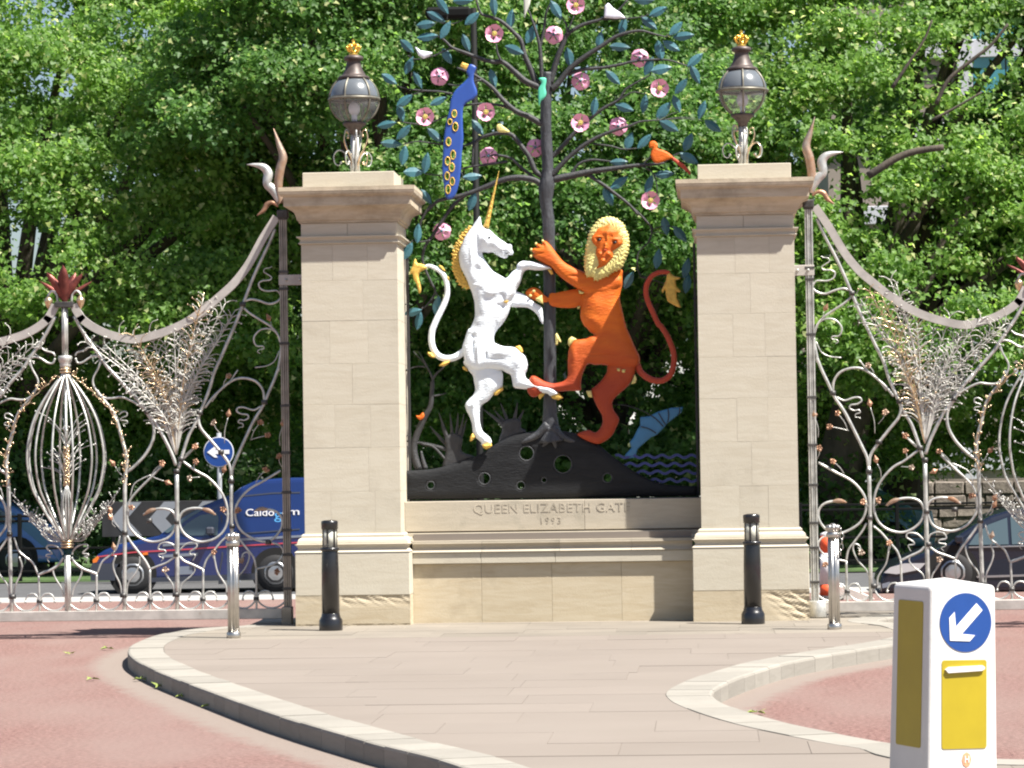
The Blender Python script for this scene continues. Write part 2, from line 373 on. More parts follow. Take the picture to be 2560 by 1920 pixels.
pm('van_paint', (0.006, 0.020, 0.095), 0.26, var=0.05, vscale=3, coat=0.8)
pm('van_trim', (0.03, 0.035, 0.05), 0.5)
pm('car_navy', (0.006, 0.009, 0.020), 0.25, coat=0.35)
pm('car_blue', (0.05, 0.13, 0.34), 0.22, coat=0.9)
pm('car_teal', (0.10, 0.24, 0.30), 0.22, coat=0.9)
pm('tyre', (0.014, 0.014, 0.015), 0.8)
pm('rim', (0.40, 0.41, 0.42), 0.3, 0.8)
pm('auto_glass', (0.05, 0.075, 0.085), 0.06, 0.0, spec=0.8, coat=0.5)
pm('light_amber', (0.65, 0.16, 0.02), 0.25)
pm('light_clear', (0.55, 0.58, 0.60), 0.12, 0.4)
pm('stripe_red', (0.45, 0.05, 0.07), 0.4)
pm('plate_white', (0.16, 0.18, 0.22), 0.4)
pm('text_blue', (0.10, 0.38, 0.72), 0.4)
pm('cone_orange', (0.72, 0.10, 0.03), 0.5, var=0.08)
pm('cone_white', (0.62, 0.62, 0.64), 0.5, var=0.06)
pm('concrete_pale', (0.50, 0.47, 0.43), 0.85, var=0.12, vscale=4, bump=0.3)
pm('railing_paint', (0.0045, 0.005, 0.005), 0.7, spec=0.15)
pm('tree_bark', (0.085, 0.07, 0.052), 0.9, col2=(0.045, 0.038, 0.03), vscale=5, bump=1.0, bscale=16, stretch=(1, 1, 0.3))
pm('rubble', (0.27, 0.23, 0.195), 0.9, col2=(0.17, 0.145, 0.125), vscale=5, bump=0.8, bscale=16, rnd=0.3)
pm('mortar', (0.20, 0.172, 0.148), 0.95, var=0.2)
pm('facade_white', (0.62, 0.60, 0.57), 0.8, var=0.06, vscale=0.6)
pm('facade_grey', (0.42, 0.42, 0.46), 0.7, var=0.06, vscale=0.5)
pm('facade_brown', (0.21, 0.175, 0.15), 0.8, var=0.12, vscale=0.5)
pm('glass_teal', (0.05, 0.20, 0.24), 0.08, 0.0, spec=0.8)
pm('glass_dark', (0.03, 0.035, 0.04), 0.06, 0.0, spec=0.8)
pm('asphalt', (0.075, 0.075, 0.078), 0.9, var=0.15, vscale=3, bump=0.6, bscale=90)
pm('pavement_grey', (0.30, 0.295, 0.285), 0.9, var=0.1, vscale=2, bump=0.4, bscale=50)
pm('grass', (0.045, 0.085, 0.02), 0.9, var=0.35, vscale=6, bump=0.8, bscale=40)
pm('litter_leaf', (0.20, 0.25, 0.05), 0.6, var=0.3, vscale=30, rnd=0.25)
def glass(name, col, rough=0.03, alpha=0.25):
    m = bpy.data.materials.new(name); m.use_nodes = True; nt = m.node_tree; b = nt.nodes['Principled BSDF']
    b.inputs['Base Color'].default_value = (*col, 1); b.inputs['Roughness'].default_value = rough; b.inputs['Alpha'].default_value = alpha
    b.inputs['Specular IOR Level'].default_value = 0.9; M[name] = m
glass('lamp_glass', (0.42, 0.47, 0.48), 0.05, 0.2)
def road_mat():
    m = bpy.data.materials.new('red_road'); m.use_nodes = True; nt = m.node_tree; b = nt.nodes['Principled BSDF']; L = nt.links.new
    b.inputs['Roughness'].default_value = 0.9; b.inputs['Specular IOR Level'].default_value = 0.25
    g = _n(nt, 'ShaderNodeNewGeometry')
    n1 = _n(nt, 'ShaderNodeTexNoise', Scale=26.0, Detail=7.0, Roughness=0.85); L(g.outputs['Position'], n1.inputs['Vector'])
    r1 = nt.nodes.new('ShaderNodeValToRGB'); e = r1.color_ramp.elements
    e[0].position = 0.42; e[0].color = (0.075, 0.038, 0.033, 1); e[1].position = 0.60; e[1].color = (0.285, 0.166, 0.146, 1); L(n1.outputs[0], r1.inputs[0])
    n2 = _n(nt, 'ShaderNodeTexNoise', Scale=0.7, Detail=7.0, Roughness=0.6); mp = _n(nt, 'ShaderNodeMapping'); mp.inputs['Scale'].default_value = (1, 0.35, 1)
    L(g.outputs['Position'], mp.inputs[0]); L(mp.outputs[0], n2.inputs['Vector'])
    r2 = nt.nodes.new('ShaderNodeValToRGB'); e = r2.color_ramp.elements
    e[0].position = 0.35; e[0].color = (0, 0, 0, 1); e[1].position = 0.68; e[1].color = (0.85, 0.85, 0.85, 1); L(n2.outputs[0], r2.inputs[0])
    mx = _n(nt, 'ShaderNodeMix', data_type='RGBA'); L(r2.outputs[0], mx.inputs['Factor']); L(r1.outputs[0], mx.inputs[6]); mx.inputs[7].default_value = (0.20, 0.142, 0.125, 1)
    at = _n(nt, 'ShaderNodeAttribute', attribute_name='dust')
    n3 = _n(nt, 'ShaderNodeTexNoise', Scale=5.0, Detail=8.0, Roughness=0.75); L(g.outputs['Position'], n3.inputs['Vector'])
    ma = _n(nt, 'ShaderNodeMath', operation='ADD'); ms = _n(nt, 'ShaderNodeMath', operation='MULTIPLY_ADD'); L(n3.outputs[0], ms.inputs[0]); ms.inputs[1].default_value = 0.8; ms.inputs[2].default_value = -0.4
    L(at.outputs['Fac'], ma.inputs[0]); L(ms.outputs[0], ma.inputs[1])
    r3 = nt.nodes.new('ShaderNodeValToRGB'); r3.color_ramp.elements[0].position = 0.34; r3.color_ramp.elements[1].position = 0.60; L(ma.outputs[0], r3.inputs[0])
    m2 = _n(nt, 'ShaderNodeMix', data_type='RGBA'); L(r3.outputs[0], m2.inputs['Factor']); L(mx.outputs[2], m2.inputs[6]); m2.inputs[7].default_value = (0.205, 0.168, 0.145, 1)
    L(m2.outputs[2], b.inputs['Base Color'])
    bp = _n(nt, 'ShaderNodeBump', Strength=0.7, Distance=0.012); L(n1.outputs[0], bp.inputs['Height']); L(bp.outputs[0], b.inputs['Normal'])
    M['red_road'] = m
road_mat()
def leaf_mat(name, dark, light, pale):
    m = bpy.data.materials.new(name); m.use_nodes = True; nt = m.node_tree; L = nt.links.new
    b = nt.nodes['Principled BSDF']; out = nt.nodes['Material Output']
    b.inputs['Roughness'].default_value = 0.48; b.inputs['Specular IOR Level'].default_value = 0.32
    at = _n(nt, 'ShaderNodeAttribute', attribute_name='tint')
    rp = nt.nodes.new('ShaderNodeValToRGB'); e = rp.color_ramp.elements
    e[0].position = 0.0; e[0].color = (*dark, 1); e[1].position = 0.88; e[1].color = (*light, 1); q = e.new(0.99); q.color = (*pale, 1)
    L(at.outputs['Fac'], rp.inputs[0]); L(rp.outputs[0], b.inputs['Base Color'])
    tr = nt.nodes.new('ShaderNodeBsdfTranslucent'); hs = _n(nt, 'ShaderNodeHueSaturation', Hue=0.48, Saturation=1.05, Value=2.5); L(rp.outputs[0], hs.inputs['Color']); L(hs.outputs[0], tr.inputs[0])
    mx = _n(nt, 'ShaderNodeMixShader'); mx.inputs[0].default_value = 0.55; L(b.outputs[0], mx.inputs[1]); L(tr.outputs[0], mx.inputs[2]); L(mx.outputs[0], out.inputs[0])
    M[name] = m
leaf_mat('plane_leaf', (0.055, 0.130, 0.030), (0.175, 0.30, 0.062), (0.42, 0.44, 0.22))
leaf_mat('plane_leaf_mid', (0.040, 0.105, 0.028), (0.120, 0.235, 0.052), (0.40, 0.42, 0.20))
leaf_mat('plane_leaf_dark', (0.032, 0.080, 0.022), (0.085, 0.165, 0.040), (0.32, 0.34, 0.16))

def lion_mat():
    """orange paint, redder on the hind legs, with shade painted in as darkening downwards"""
    m = M['paint_orange'].copy(); m.name = 'paint_lion'; nt = m.node_tree; b = nt.nodes['Principled BSDF']; L = nt.links.new
    src = b.inputs['Base Color'].links[0].from_socket; g = _n(nt, 'ShaderNodeNewGeometry'); sx = nt.nodes.new('ShaderNodeSeparateXYZ'); L(g.outputs['Position'], sx.inputs[0])
    mr = _n(nt, 'ShaderNodeMapRange'); mr.inputs['From Min'].default_value = 3.25; mr.inputs['From Max'].default_value = 2.6; L(sx.outputs['Z'], mr.inputs[0])
    mx = _n(nt, 'ShaderNodeMix', data_type='RGBA'); L(mr.outputs[0], mx.inputs['Factor']); L(src, mx.inputs[6]); mx.inputs[7].default_value = (0.33, 0.045, 0.015, 1); L(mx.outputs[2], b.inputs['Base Color']); M['paint_lion'] = m
lion_mat()
# ------------------------------------------------------------------ pavement island, kerbs, roads
PZ = 0.13
def gp(pts, z=PZ): return [tuple(G(x * K22, y * K22, z)[:2]) for x, y in pts]
kl = [(-4.95, 1.9), (-4.9, 1.0)] + gp([(520, 1351), (420, 1358), (340, 1371), (291, 1388), (276, 1403), (286, 1421), (340, 1450), (450, 1492), (600, 1545), (800, 1603), (1000, 1657)]) + [(-0.35, -19.5), (1.0, -23.0), (2.6, -26)]
krr = [(2.5, 2.4), (2.45, 1.5)] + gp([(1900, 1338), (1972, 1350), (2012, 1364), (2004, 1376), (1940, 1389), (1860, 1402), (1720, 1426), (1610, 1458), (1545, 1488), (1548, 1508), (1600, 1531), (1700, 1560), (1850, 1590), (1960, 1608), (2212, 1640)]) + [(4.6, -15.8), (6.2, -17.2), (7.5, -20), (7.0, -24), (4.8, -26)]
def offset(line, d):                                # to the right-hand side of travel when d>0
    out = []; n = len(line)
    for i in range(n):
        a = np.array(line[max(0, i - 1)]); b = np.array(line[min(n - 1, i + 1)]); t = (b - a) / (np.linalg.norm(b - a) + 1e-9)
        out.append(np.array(line[i]) + d * np.array([t[1], -t[0]]))
    return out
def resample(line, st):
    P = np.array(line); s = np.concatenate([[0], np.cumsum(np.linalg.norm(np.diff(P, axis=0), axis=1))])
    k = np.linspace(0, s[-1], int(s[-1] / st) + 1); return [(np.interp(q, s, P[:, 0]), np.interp(q, s, P[:, 1])) for q in k]
KL = resample(cr(kl, 10), 0.14); KR = resample(cr(krr, 10), 0.14)
# which side is the pavement?  left kerb: pavement to the left of travel (travel is away from gate, towards camera, then right)
KLi = [tuple(p) for p in offset(KL, -0.33)]; KRi = [tuple(p) for p in offset(KR, 0.33)]
KERBPTS = np.array(KL + KR)

# road: one sheet to the horizon, fine near the kerbs so that the dusty gutter follows them
def lines(a, b, st, ext): return sorted(set(list(np.round(np.arange(a, b + 1e-6, st), 3)) + ext))
gx = lines(-9, 8, 0.17, [-600, -200, -80, -30, -15, 12, 25, 80, 200, 600]); gy = lines(-20, 1.5, 0.17, [-300, -120, -60, -34, -26, 4, 7, 10.2])
XX, YY = np.meshgrid(gx, gy, indexing='ij'); vx = np.stack([XX.ravel(), YY.ravel(), np.zeros(XX.size)], 1)
nyy = len(gy); ii, jj = np.meshgrid(np.arange(len(gx) - 1), np.arange(nyy - 1), indexing='ij'); a = (ii * nyy + jj).ravel()
me = bpy.data.meshes.new('road'); me.from_pydata(vx.tolist(), [], np.stack([a, a + nyy, a + nyy + 1, a + 1], 1).tolist()); me.update()
dm = np.full(len(vx), 1e9)
for q in KERBPTS[::2]: dm = np.minimum(dm, np.hypot(vx[:, 0] - q[0], (vx[:, 1] - q[1])))
dust = np.clip(1.0 - dm / 0.6, 0, 1)
at = me.attributes.new('dust', 'FLOAT', 'POINT'); at.data.foreach_set('value', dust.astype(np.float32))
me.materials.append(M['red_road']); road = bpy.data.objects.new('red_road', me); _link(road); tag(road, kind='structure')
WL[road.name] = Vector((0, 0, 0))
mb = MB().add([(-600, 10.2, 0.0), (600, 10.2, 0.0), (600, 12.0, 0.0), (-600, 12.0, 0.0)], [(0, 1, 2, 3)])
tag(obj('far_footway', mb, 'pavement_grey'), kind='structure')
mb = MB().add([(-600, 12.0, -0.002), (600, 12.0, -0.002), (600, 18.0, -0.002), (-600, 18.0, -0.002)], [(0, 1, 2, 3)])
tag(obj('carriageway', mb, 'asphalt'), kind='structure')
mb = MB().add([(-600, 18.0, 0.02), (600, 18.0, 0.02), (600, 900, 0.02), (-600, 900, 0.02)], [(0, 1, 2, 3)])
tag(obj('park_ground', mb, 'grass'), kind='structure')

# pavement bed (joint colour) and slabs cut from the island outline
pav = bpy.data.objects.new('pavement', None); _link(pav); tag(pav, kind='structure'); WL['pavement'] = Vector((0, 0, 0))
outline = KLi + KRi[::-1]
outline = [p for i, p in enumerate(outline) if i == 0 or np.hypot(p[0] - outline[i - 1][0], p[1] - outline[i - 1][1]) > 0.03]
bm = bmesh.new(); fc = bm.faces.new([bm.verts.new((x, y, 0)) for x, y in outline]); bm.normal_update()
bmesh.ops.triangulate(bm, faces=bm.faces[:]); bme = bpy.data.meshes.new('bed'); bm.to_mesh(bme); bm.free()
for v in bme.vertices: v.co.z = PZ - 0.0075
bed = obj('joint_bed', bme, 'joint', pav)
def cut_slabs(y0, y1, rows, width, mat, zj, seed):
    rr = random.Random(seed); cnt = 0
    for r_ in range(rows):
        ya = y0 + (y1 - y0) * r_ / rows; yb = y0 + (y1 - y0) * (r_ + 1) / rows
        ya, yb = min(ya, yb), max(ya, yb)
        bm = bmesh.new(); bm.faces.new([bm.verts.new((x, y, 0)) for x, y in outline])
        for co, no in (((0, ya + 0.0015, 0), (0, -1, 0)), ((0, yb - 0.0015, 0), (0, 1, 0))):
            bmesh.ops.bisect_plane(bm, geom=bm.verts[:] + bm.edges[:] + bm.faces[:], plane_co=co, plane_no=no, clear_outer=True)
        if not bm.faces: bm.free(); continue
        xs = [v.co.x for v in bm.verts]; x = min(xs) + rr.uniform(0.2, width)
        while x < max(xs):
            for off in (-0.0015, 0.0015):
                bmesh.ops.bisect_plane(bm, geom=bm.verts[:] + bm.edges[:] + bm.faces[:], plane_co=(x + off, 0, 0), plane_no=(1, 0, 0))
            x += width * rr.uniform(0.72, 1.3)
        for f in bm.faces[:]:
            vs = [v.co.copy() for v in f.verts]
            if f.calc_area() < 0.02 or (max(v.x for v in vs) - min(v.x for v in vs)) < 0.012: continue
            z = PZ - 0.004 + rr.uniform(-zj, zj); n = len(vs); mb = MB(); tl = [rr.uniform(-zj, zj) * 0.5 for _ in range(2)]
            c = sum(vs, Vector()) / n
            top = [(v.x, v.y, z + (v.x - c.x) * tl[0] + (v.y - c.y) * tl[1]) for v in vs]
            mb.add(top + [(v.x, v.y, PZ - 0.05) for v in vs], [tuple(range(n))] + [(i, i + n, (i + 1) % n + n, (i + 1) % n) for i in range(n)])
            obj('paving_slab', mb, mat, pav); cnt += 1
        bm.free()
    return cnt
NS = cut_slabs(1.8, -2.6, 7, 1.0, 'slab_grey', 0.0022, 3) + cut_slabs(-2.6, -21.0, 23, 1.15, 'slab_buff', 0.0013, 4)
mb = MB()
for t in [1]:
    bm = bmesh.new(); bm.faces.new([bm.verts.new((x, y, PZ - 0.004)) for x, y in outline])
    bmesh.ops.bisect_plane(bm, geom=bm.verts[:] + bm.edges[:] + bm.faces[:], plane_co=(0, -21.002, 0), plane_no=(0, 1, 0), clear_outer=True)
    bmesh.ops.triangulate(bm, faces=bm.faces[:]); m_ = bpy.data.meshes.new('near'); bm.to_mesh(m_); bm.free()
    obj('near_paving', m_, 'slab_buff', pav)
def kerbs(line, sgn, seed):
    rr = random.Random(seed); i = 0; inner = offset(line, sgn * 0.33); n = len(line)
    while i < n - 2:
        k = rr.choice((3, 3, 4, 4, 5)); j = min(n - 1, i + k); dz = rr.uniform(-0.003, 0.003); mb = MB(); v = []
        idx = list(range(i, j + 1))
        for q, t in enumerate(idx):
            o, nn = np.array(line[t], float), np.array(inner[t], float)
            if q == 0: d_ = np.array(line[t + 1]) - o; sh = 0.0025
            elif q == len(idx) - 1: d_ = np.array(line[t - 1]) - o; sh = 0.0025
            else: d_ = np.zeros(2); sh = 0
            if sh: d_ = d_ / np.linalg.norm(d_) * sh; o = o + d_; nn = nn + d_
            w_ = (nn - o) / np.linalg.norm(nn - o); z = PZ + dz
            for (s_, zz) in ((0, -0.02), (0.0, z - 0.022), (0.006, z - 0.007), (0.022, z), (0.326, z), (0.328, PZ - 0.06)):
                pnt = o + w_ * s_; v.append((pnt[0], pnt[1], zz))
        m6 = 6; f = [(a * m6 + b, a * m6 + b + 1, (a + 1) * m6 + b + 1, (a + 1) * m6 + b) for a in range(len(idx) - 1) for b in range(m6 - 1)]
        f += [tuple(range(m6)), tuple(range((len(idx) - 1) * m6, len(idx) * m6))]
        mb.add(v, f); obj('kerb_stone', mb, 'kerb_granite', pav); i = j
kerbs(KL, -1, 5); kerbs(KR, 1, 6)
# fallen leaves along the gutters
lit = [(200, 1471), (150, 1415), (305, 1472), (352, 1488), (398, 1508), (455, 1530), (508, 1546), (662, 1594), (752, 1622), (776, 1630), (800, 1634), (862, 1652), (728, 1618), (1712, 1452), (1740, 1449), (1690, 1448), (1718, 1446), (1655, 1455), (1765, 1440), (1600, 1470), (1635, 1545), (1820, 1425), (232, 1405)]
mbs = MB(); rr = random.Random(4)
for q in range(5):
    a = q * 1.256; l_ = 0.05
    mbs.add([(0, 0, 0.012), (l_ * .6 * math.cos(a - .35), l_ * .6 * math.sin(a - .35), 0.02), (l_ * math.cos(a), l_ * math.sin(a), 0.006 + 0.02 * (q % 2)), (l_ * .6 * math.cos(a + .35), l_ * .6 * math.sin(a + .35), 0.015)], [(0, 1, 2, 3)])
lf0 = None
for (x, y) in lit:
    g_ = G(x * K22, y * K22, 0.0)
    if lf0 is None: o = lf0 = obj('fallen_leaf', mbs, 'litter_leaf', None, loc=(0, 0, 0))
    else: o = lf0.copy(); _link(o)
    o.location = (g_[0], g_[1], 0.003); o.rotation_euler = (0, 0, rr.uniform(0, 6)); s_ = rr.uniform(1.2, 2.3); o.scale = (s_, s_, s_)
    tag(o, 'small green plane leaf dropped on the red road near the kerb', 'leaf', 'fallen leaves by the kerb')
# ------------------------------------------------------------------ gate piers
def slab_profile(x0, x1, y0, y1, prof, mt, parent, name):
    """square moulding: prof = list of (projection, z) from bottom to top round the rectangle"""
    v = []; 
    for (p, z) in prof: v += [(x0 - p, y0 - p, z), (x1 + p, y0 - p, z), (x1 + p, y1 + p, z), (x0 - p, y1 + p, z)]
    n = len(prof); f = [(i * 4 + k, i * 4 + (k + 1) % 4, (i + 1) * 4 + (k + 1) % 4, (i + 1) * 4 + k) for i in range(n - 1) for k in range(4)]
    f += [(3, 2, 1, 0), tuple(range((n - 1) * 4, n * 4))]
    return obj(name, MB().add(v, f), mt, parent)
def arc(p0, z0, p1, z1, bulge, n=8):                # curved run of a moulding
    out = []
    for i in range(n + 1):
        t = i / n; p = p0 + (p1 - p0) * t; z = z0 + (z1 - z0) * t
        dx, dz = z1 - z0, -(p1 - p0); L = math.hypot(dx, dz) + 1e-9; s = math.sin(math.pi * t) * bulge
        out.append((p + dx / L * s, z + dz / L * s))
    return out
def worn_block(x0, x1, y0, y1, z0, z1, parent, name, mt, seed, amt, zone):
    """front face eaten away by flaking"""
    rr = np.random.default_rng(seed); nx, nz = 44, 22; mb = MB(); v = []; f = []
    ph = rr.uniform(0, 6, 12); 
    for i in range(nx + 1):
        for k in range(nz + 1):
            x = x0 + (x1 - x0) * i / nx; z = z0 + (z1 - z0) * k / nz; u, t = i / nx, k / nz
            w_ = zone(u, t); nse = sum(math.sin(x * fx + z * fz + p) for fx, fz, p in ((23, 41, ph[0]), (51, 77, ph[1]), (13, 95, ph[2]), (90, 130, ph[3]))) / 4
            d = amt * w_ * (0.55 + 0.75 * nse) * (0.3 if i in (0, nx) or k in (0, nz) else 1)
            v.append((x, y0 + max(0, d), z))
    N = len(v)
    for i in range(nx):
        for k in range(nz): a = i * (nz + 1) + k; f.append((a, a + nz + 1, a + nz + 2, a + 1))
    mb.add(v, f)
    per = [i * (nz + 1) for i in range(nx + 1)] + [nx * (nz + 1) + k for k in range(1, nz + 1)] + [i * (nz + 1) + nz for i in range(nx - 1, -1, -1)] + [k for k in range(nz - 1, 0, -1)]
    vb = [(v[i][0], y1, v[i][2]) for i in per]; m_ = len(per); mb.v += vb
    for q in range(m_): mb.f.append((per[q], N + q, N + (q + 1) % m_, per[(q + 1) % m_])); mb.sm.append(False)
    mb.f.append(tuple(range(N, N + m_))); mb.sm.append(False)
    return obj(name, mb, mt, parent)
def pier(cx, label, seed, lean):
    t = thing('gate_pier', label, 'gate pier', (cx, 0.5, PZ), 'stone gate piers'); rr = random.Random(seed); h = 0.505
    x0, x1, y0, y1 = cx - h, cx + h, 0.0, 1.01; pp = 0.095; j = 0.0009
    # plinth: worn lower course, upper course
    if lean: zone = lambda u, t_: max(0, min(1, 3.0 * (t_ - 0.62))) * (1 if u > 0.40 else 0.15) + (0.45 if t_ < 0.12 else 0)
    else: zone = lambda u, t_: max(0, min(1, 4.5 * (u - 0.52 - 0.25 * (1 - t_)))) * (0.9 if t_ < 0.93 else 0.3)
    worn_block(x0 - pp, x1 + pp, y0 - pp, y1 + pp, PZ - 0.03, 0.44 - j, t, 'plinth_stone', 'sandstone_ochre', seed, 0.016 if lean else 0.02, zone)
    obj('plinth_stone', MB().box((x0 - pp, y0 - pp, 0.44 + j), (x1 + pp, y1 + pp, 0.888), 0.006), 'sandstone', t)
    pr = [(pp + 0.005, 0.8905)] + arc(pp + 0.005, 0.892, pp + 0.004, 0.975, -0.034, 9) + [(0.075, 0.978), (0.075, 0.995)] + arc(0.07, 0.996, 0.03, 1.045, 0.012, 5) + [(0.034, 1.048), (0.034, 1.068), (0.012, 1.085)]
    slab_profile(x0, x1, y0, y1, pr, 'sandstone', t, 'base_moulding')
    zs = [1.086, 1.52, 1.98, 2.43, 2.86, 3.31, 3.73, 4.115]
    for i in range(len(zs) - 1):
        za, zb = zs[i] + j, zs[i + 1] - j
        if i % 2: cuts = [x0, x0 + (x1 - x0) * rr.uniform(0.5, 0.72), x1]
        else: cuts = [x0, x0 + (x1 - x0) * rr.uniform(0.25, 0.4), x0 + (x1 - x0) * rr.uniform(0.68, 0.76), x1]
        for k in range(len(cuts) - 1):
            a = cuts[k] + (j * .6 if k else 0); b = cuts[k + 1] - (j * .6 if k < len(cuts) - 2 else 0); dy = rr.uniform(0, 0.0015)
            obj('shaft_stone', MB().box((a, y0 + dy, za), (b, y1, zb), 0.0012), 'sandstone', t)
    obj('mortar_core', MB().box((x0 + 0.012, y0 + 0.012, 0.3), (x1 - 0.012, y1 - 0.012, 4.4)), 'sandstone', t)
    slab_profile(x0, x1, y0, y1, [(0.0, 4.115), (0.012, 4.118)] + arc(0.03, 4.125, 0.03, 4.185, -0.022, 6) + [(0.045, 4.186), (0.045, 4.198), (0.0, 4.20)], 'sandstone', t, 'necking')
    obj('frieze_stone', MB().box((x0, y0, 4.202), (cx - 0.02, y1, 4.336), 0.003), 'sandstone', t)
    obj('frieze_stone', MB().box((cx - 0.016, y0, 4.202), (x1, y1, 4.336), 0.003), 'sandstone', t)
    cor = [(0.004, 4.338), (0.02, 4.34), (0.02, 4.362), (0.035, 4.366)] + arc(0.04, 4.38, 0.155, 4.505, -0.03, 9) + [(0.16, 4.508), (0.16, 4.60), (0.168, 4.604)] + arc(0.168, 4.606, 0.205, 4.655, 0.012, 5) + [(0.208, 4.66), (0.208, 4.702), (0.17, 4.706)]
    slab_profile(x0, x1, y0, y1, cor, 'sandstone_cap', t, 'cornice')
    obj('cap_block', MB().box((x0 + 0.02, y0 + 0.02, 4.708), (x1 - 0.02, y1 - 0.02, 4.872), 0.006), 'sandstone', t)
    return t
PLX, PRX = -3.725, 0.415
pier(PLX, 'pale sandstone gate pier with flaked plinth beside the blue van', 21, True)
pier(PRX, 'pale sandstone gate pier nearest the white keep left bollard', 22, False)

# ------------------------------------------------------------------ low wall between the piers, with the inscription
wx0, wx1 = PLX + 0.505, PRX - 0.505
wl = thing('low_wall', 'low carved sandstone wall with inscription between the two piers', 'wall', ((wx0 + wx1) / 2, 0.8, PZ))
px0, px1 = PLX + 0.60, PRX - 0.60
rr = random.Random(5)
cuts = [px0 - 0.0, px0 + 0.72, px0 + 1.46, px0 + 2.19, px1]
for k in range(4):
    obj('wall_stone', MB().box((cuts[k] + .0012, 0.265 + rr.uniform(0, .003), PZ - 0.03), (cuts[k + 1] - .0012, 1.1, 0.745), 0.002), 'sandstone_ochre', wl)
for k, (a, b) in enumerate(((px0, px0 + 0.72), (px0 + 0.72, px0 + 1.50), (px0 + 1.50, px1))):
    obj('string_stone', MB().box((a + .0015, 0.222, 0.748), (b - .0015, 1.1, 0.862), 0.004), 'sandstone', wl)
def wall_mould(x0, x1, y0, prof, name, mt):
    v = []
    for (p, z) in prof: v += [(x0, y0 - p, z), (x1, y0 - p, z)]
    n = len(prof); v += [(x0, 1.1, prof[0][1]), (x1, 1.1, prof[0][1]), (x0, 1.1, prof[-1][1]), (x1, 1.1, prof[-1][1])]
    f = [(2 * i, 2 * i + 1, 2 * i + 3, 2 * i + 2) for i in range(n - 1)]
    f += [(2 * n - 2, 2 * n - 1, 2 * n + 3, 2 * n + 2), (0, 2 * n, 2 * n + 1, 1), tuple([2 * i for i in range(n)] + [2 * n + 2, 2 * n]), tuple([2 * i + 1 for i in range(n)] + [2 * n + 3, 2 * n + 1])]
    return obj(name, MB().add(v, f), mt, wl)
pr = [(0.0, 0.8645), (0.03, 0.866)] + arc(0.03, 0.872, 0.03, 0.96, -0.036, 9) + [(0.02, 0.962), (0.02, 0.985)]
cutm = [px0 + 0.0, px0 + 0.73, px0 + 1.55, px0 + 2.3, px1]
for k in range(4): wall_mould(cutm[k] + .0012, cutm[k + 1] - .0012, 0.235, pr, 'roll_moulding', 'sandstone_rail')
wall_mould(wx0, wx1, 0.36, [(0.10, 0.987)] + arc(0.07, 0.99, 0.02, 1.035, 0.02, 5) + [(0.03, 1.037), (0.03, 1.065), (0.0, 1.068)], 'cavetto_moulding', 'sandstone_rail')
cuts = [wx0, wx0 + 1.22, wx0 + 2.62, wx1]
INSY = 0.42
obj('inscription_stone', MB().box((wx0 + .001, INSY, 1.085), (wx0 + 1.9, 1.05, 1.40), 0.004), 'sandstone_rail', wl)
obj('inscription_stone', MB().box((wx0 + 1.903, INSY + .001, 1.085), (wx1 - .001, 1.05, 1.399), 0.004), 'sandstone_rail', wl)
obj('bed_joint', MB().box((wx0 + .01, INSY + .03, 1.066), (wx1 - .01, 1.0, 1.09)), 'joint', wl)
obj('bed_core', MB().box((px0 + .01, 0.29, 0.3), (px1 - .01, 1.0, 1.06)), 'joint', wl)
def text_mb(body, size, depth=0.004, space=1.0, width=None):
    cu = bpy.data.curves.new('txt', 'FONT'); cu.body = body; cu.size = size; cu.extrude = depth; cu.align_x = 'CENTER'; cu.align_y = 'CENTER'; cu.space_character = space; cu.resolution_u = 3
    o = bpy.data.objects.new('txt', cu); _link(o); dg = bpy.context.evaluated_depsgraph_get(); me = bpy.data.meshes.new_from_object(o.evaluated_get(dg))
    mb = MB(); vs = [tuple(v.co) for v in me.vertices]
    if width:
        xs = [v[0] for v in vs]; s = width / (max(xs) - min(xs)); vs = [(v[0] * s, v[1], v[2]) for v in vs]
    mb.add(vs, [tuple(p.vertices) for p in me.polygons]); bpy.data.objects.remove(o); bpy.data.curves.remove(cu); return mb
def place_text(mb, c, ax, ay, az):                   # text plane axes
    mb.v = [tuple(Vector(c) + Vector(ax) * x + Vector(ay) * y + Vector(az) * z for _ in [0])[0] for x, y, z in mb.v]; mb.v = [tuple(v) for v in mb.v]; return mb
a = U(1150 + 150 / 4.424, 1240 + 150 / 4.424, INSY); b = U(1150 + 1880 / 4.424, 1240 + 130 / 4.424, INSY)
tm = text_mb('QUEEN ELIZABETH GATE', 0.135, 0.003, 1.05, width=b[0] - a[0])
place_text(tm, ((a[0] + b[0]) / 2, INSY - 0.0005, (a[2] + b[2]) / 2 + 0.005), (1, 0, 0), (0, 0, 1), (0, -1, 0)); obj('inscription', tm, 'letter_stone', wl)
c_ = U(1150 + 1000 / 4.424, 1240 + 262 / 4.424, INSY)
tm = text_mb('1993', 0.10, 0.003, 1.25); place_text(tm, (c_[0], INSY - 0.0005, c_[2] - 0.012), (1, 0, 0), (0, 0, 1), (0, -1, 0)); obj('inscription_date', tm, 'letter_stone', wl)

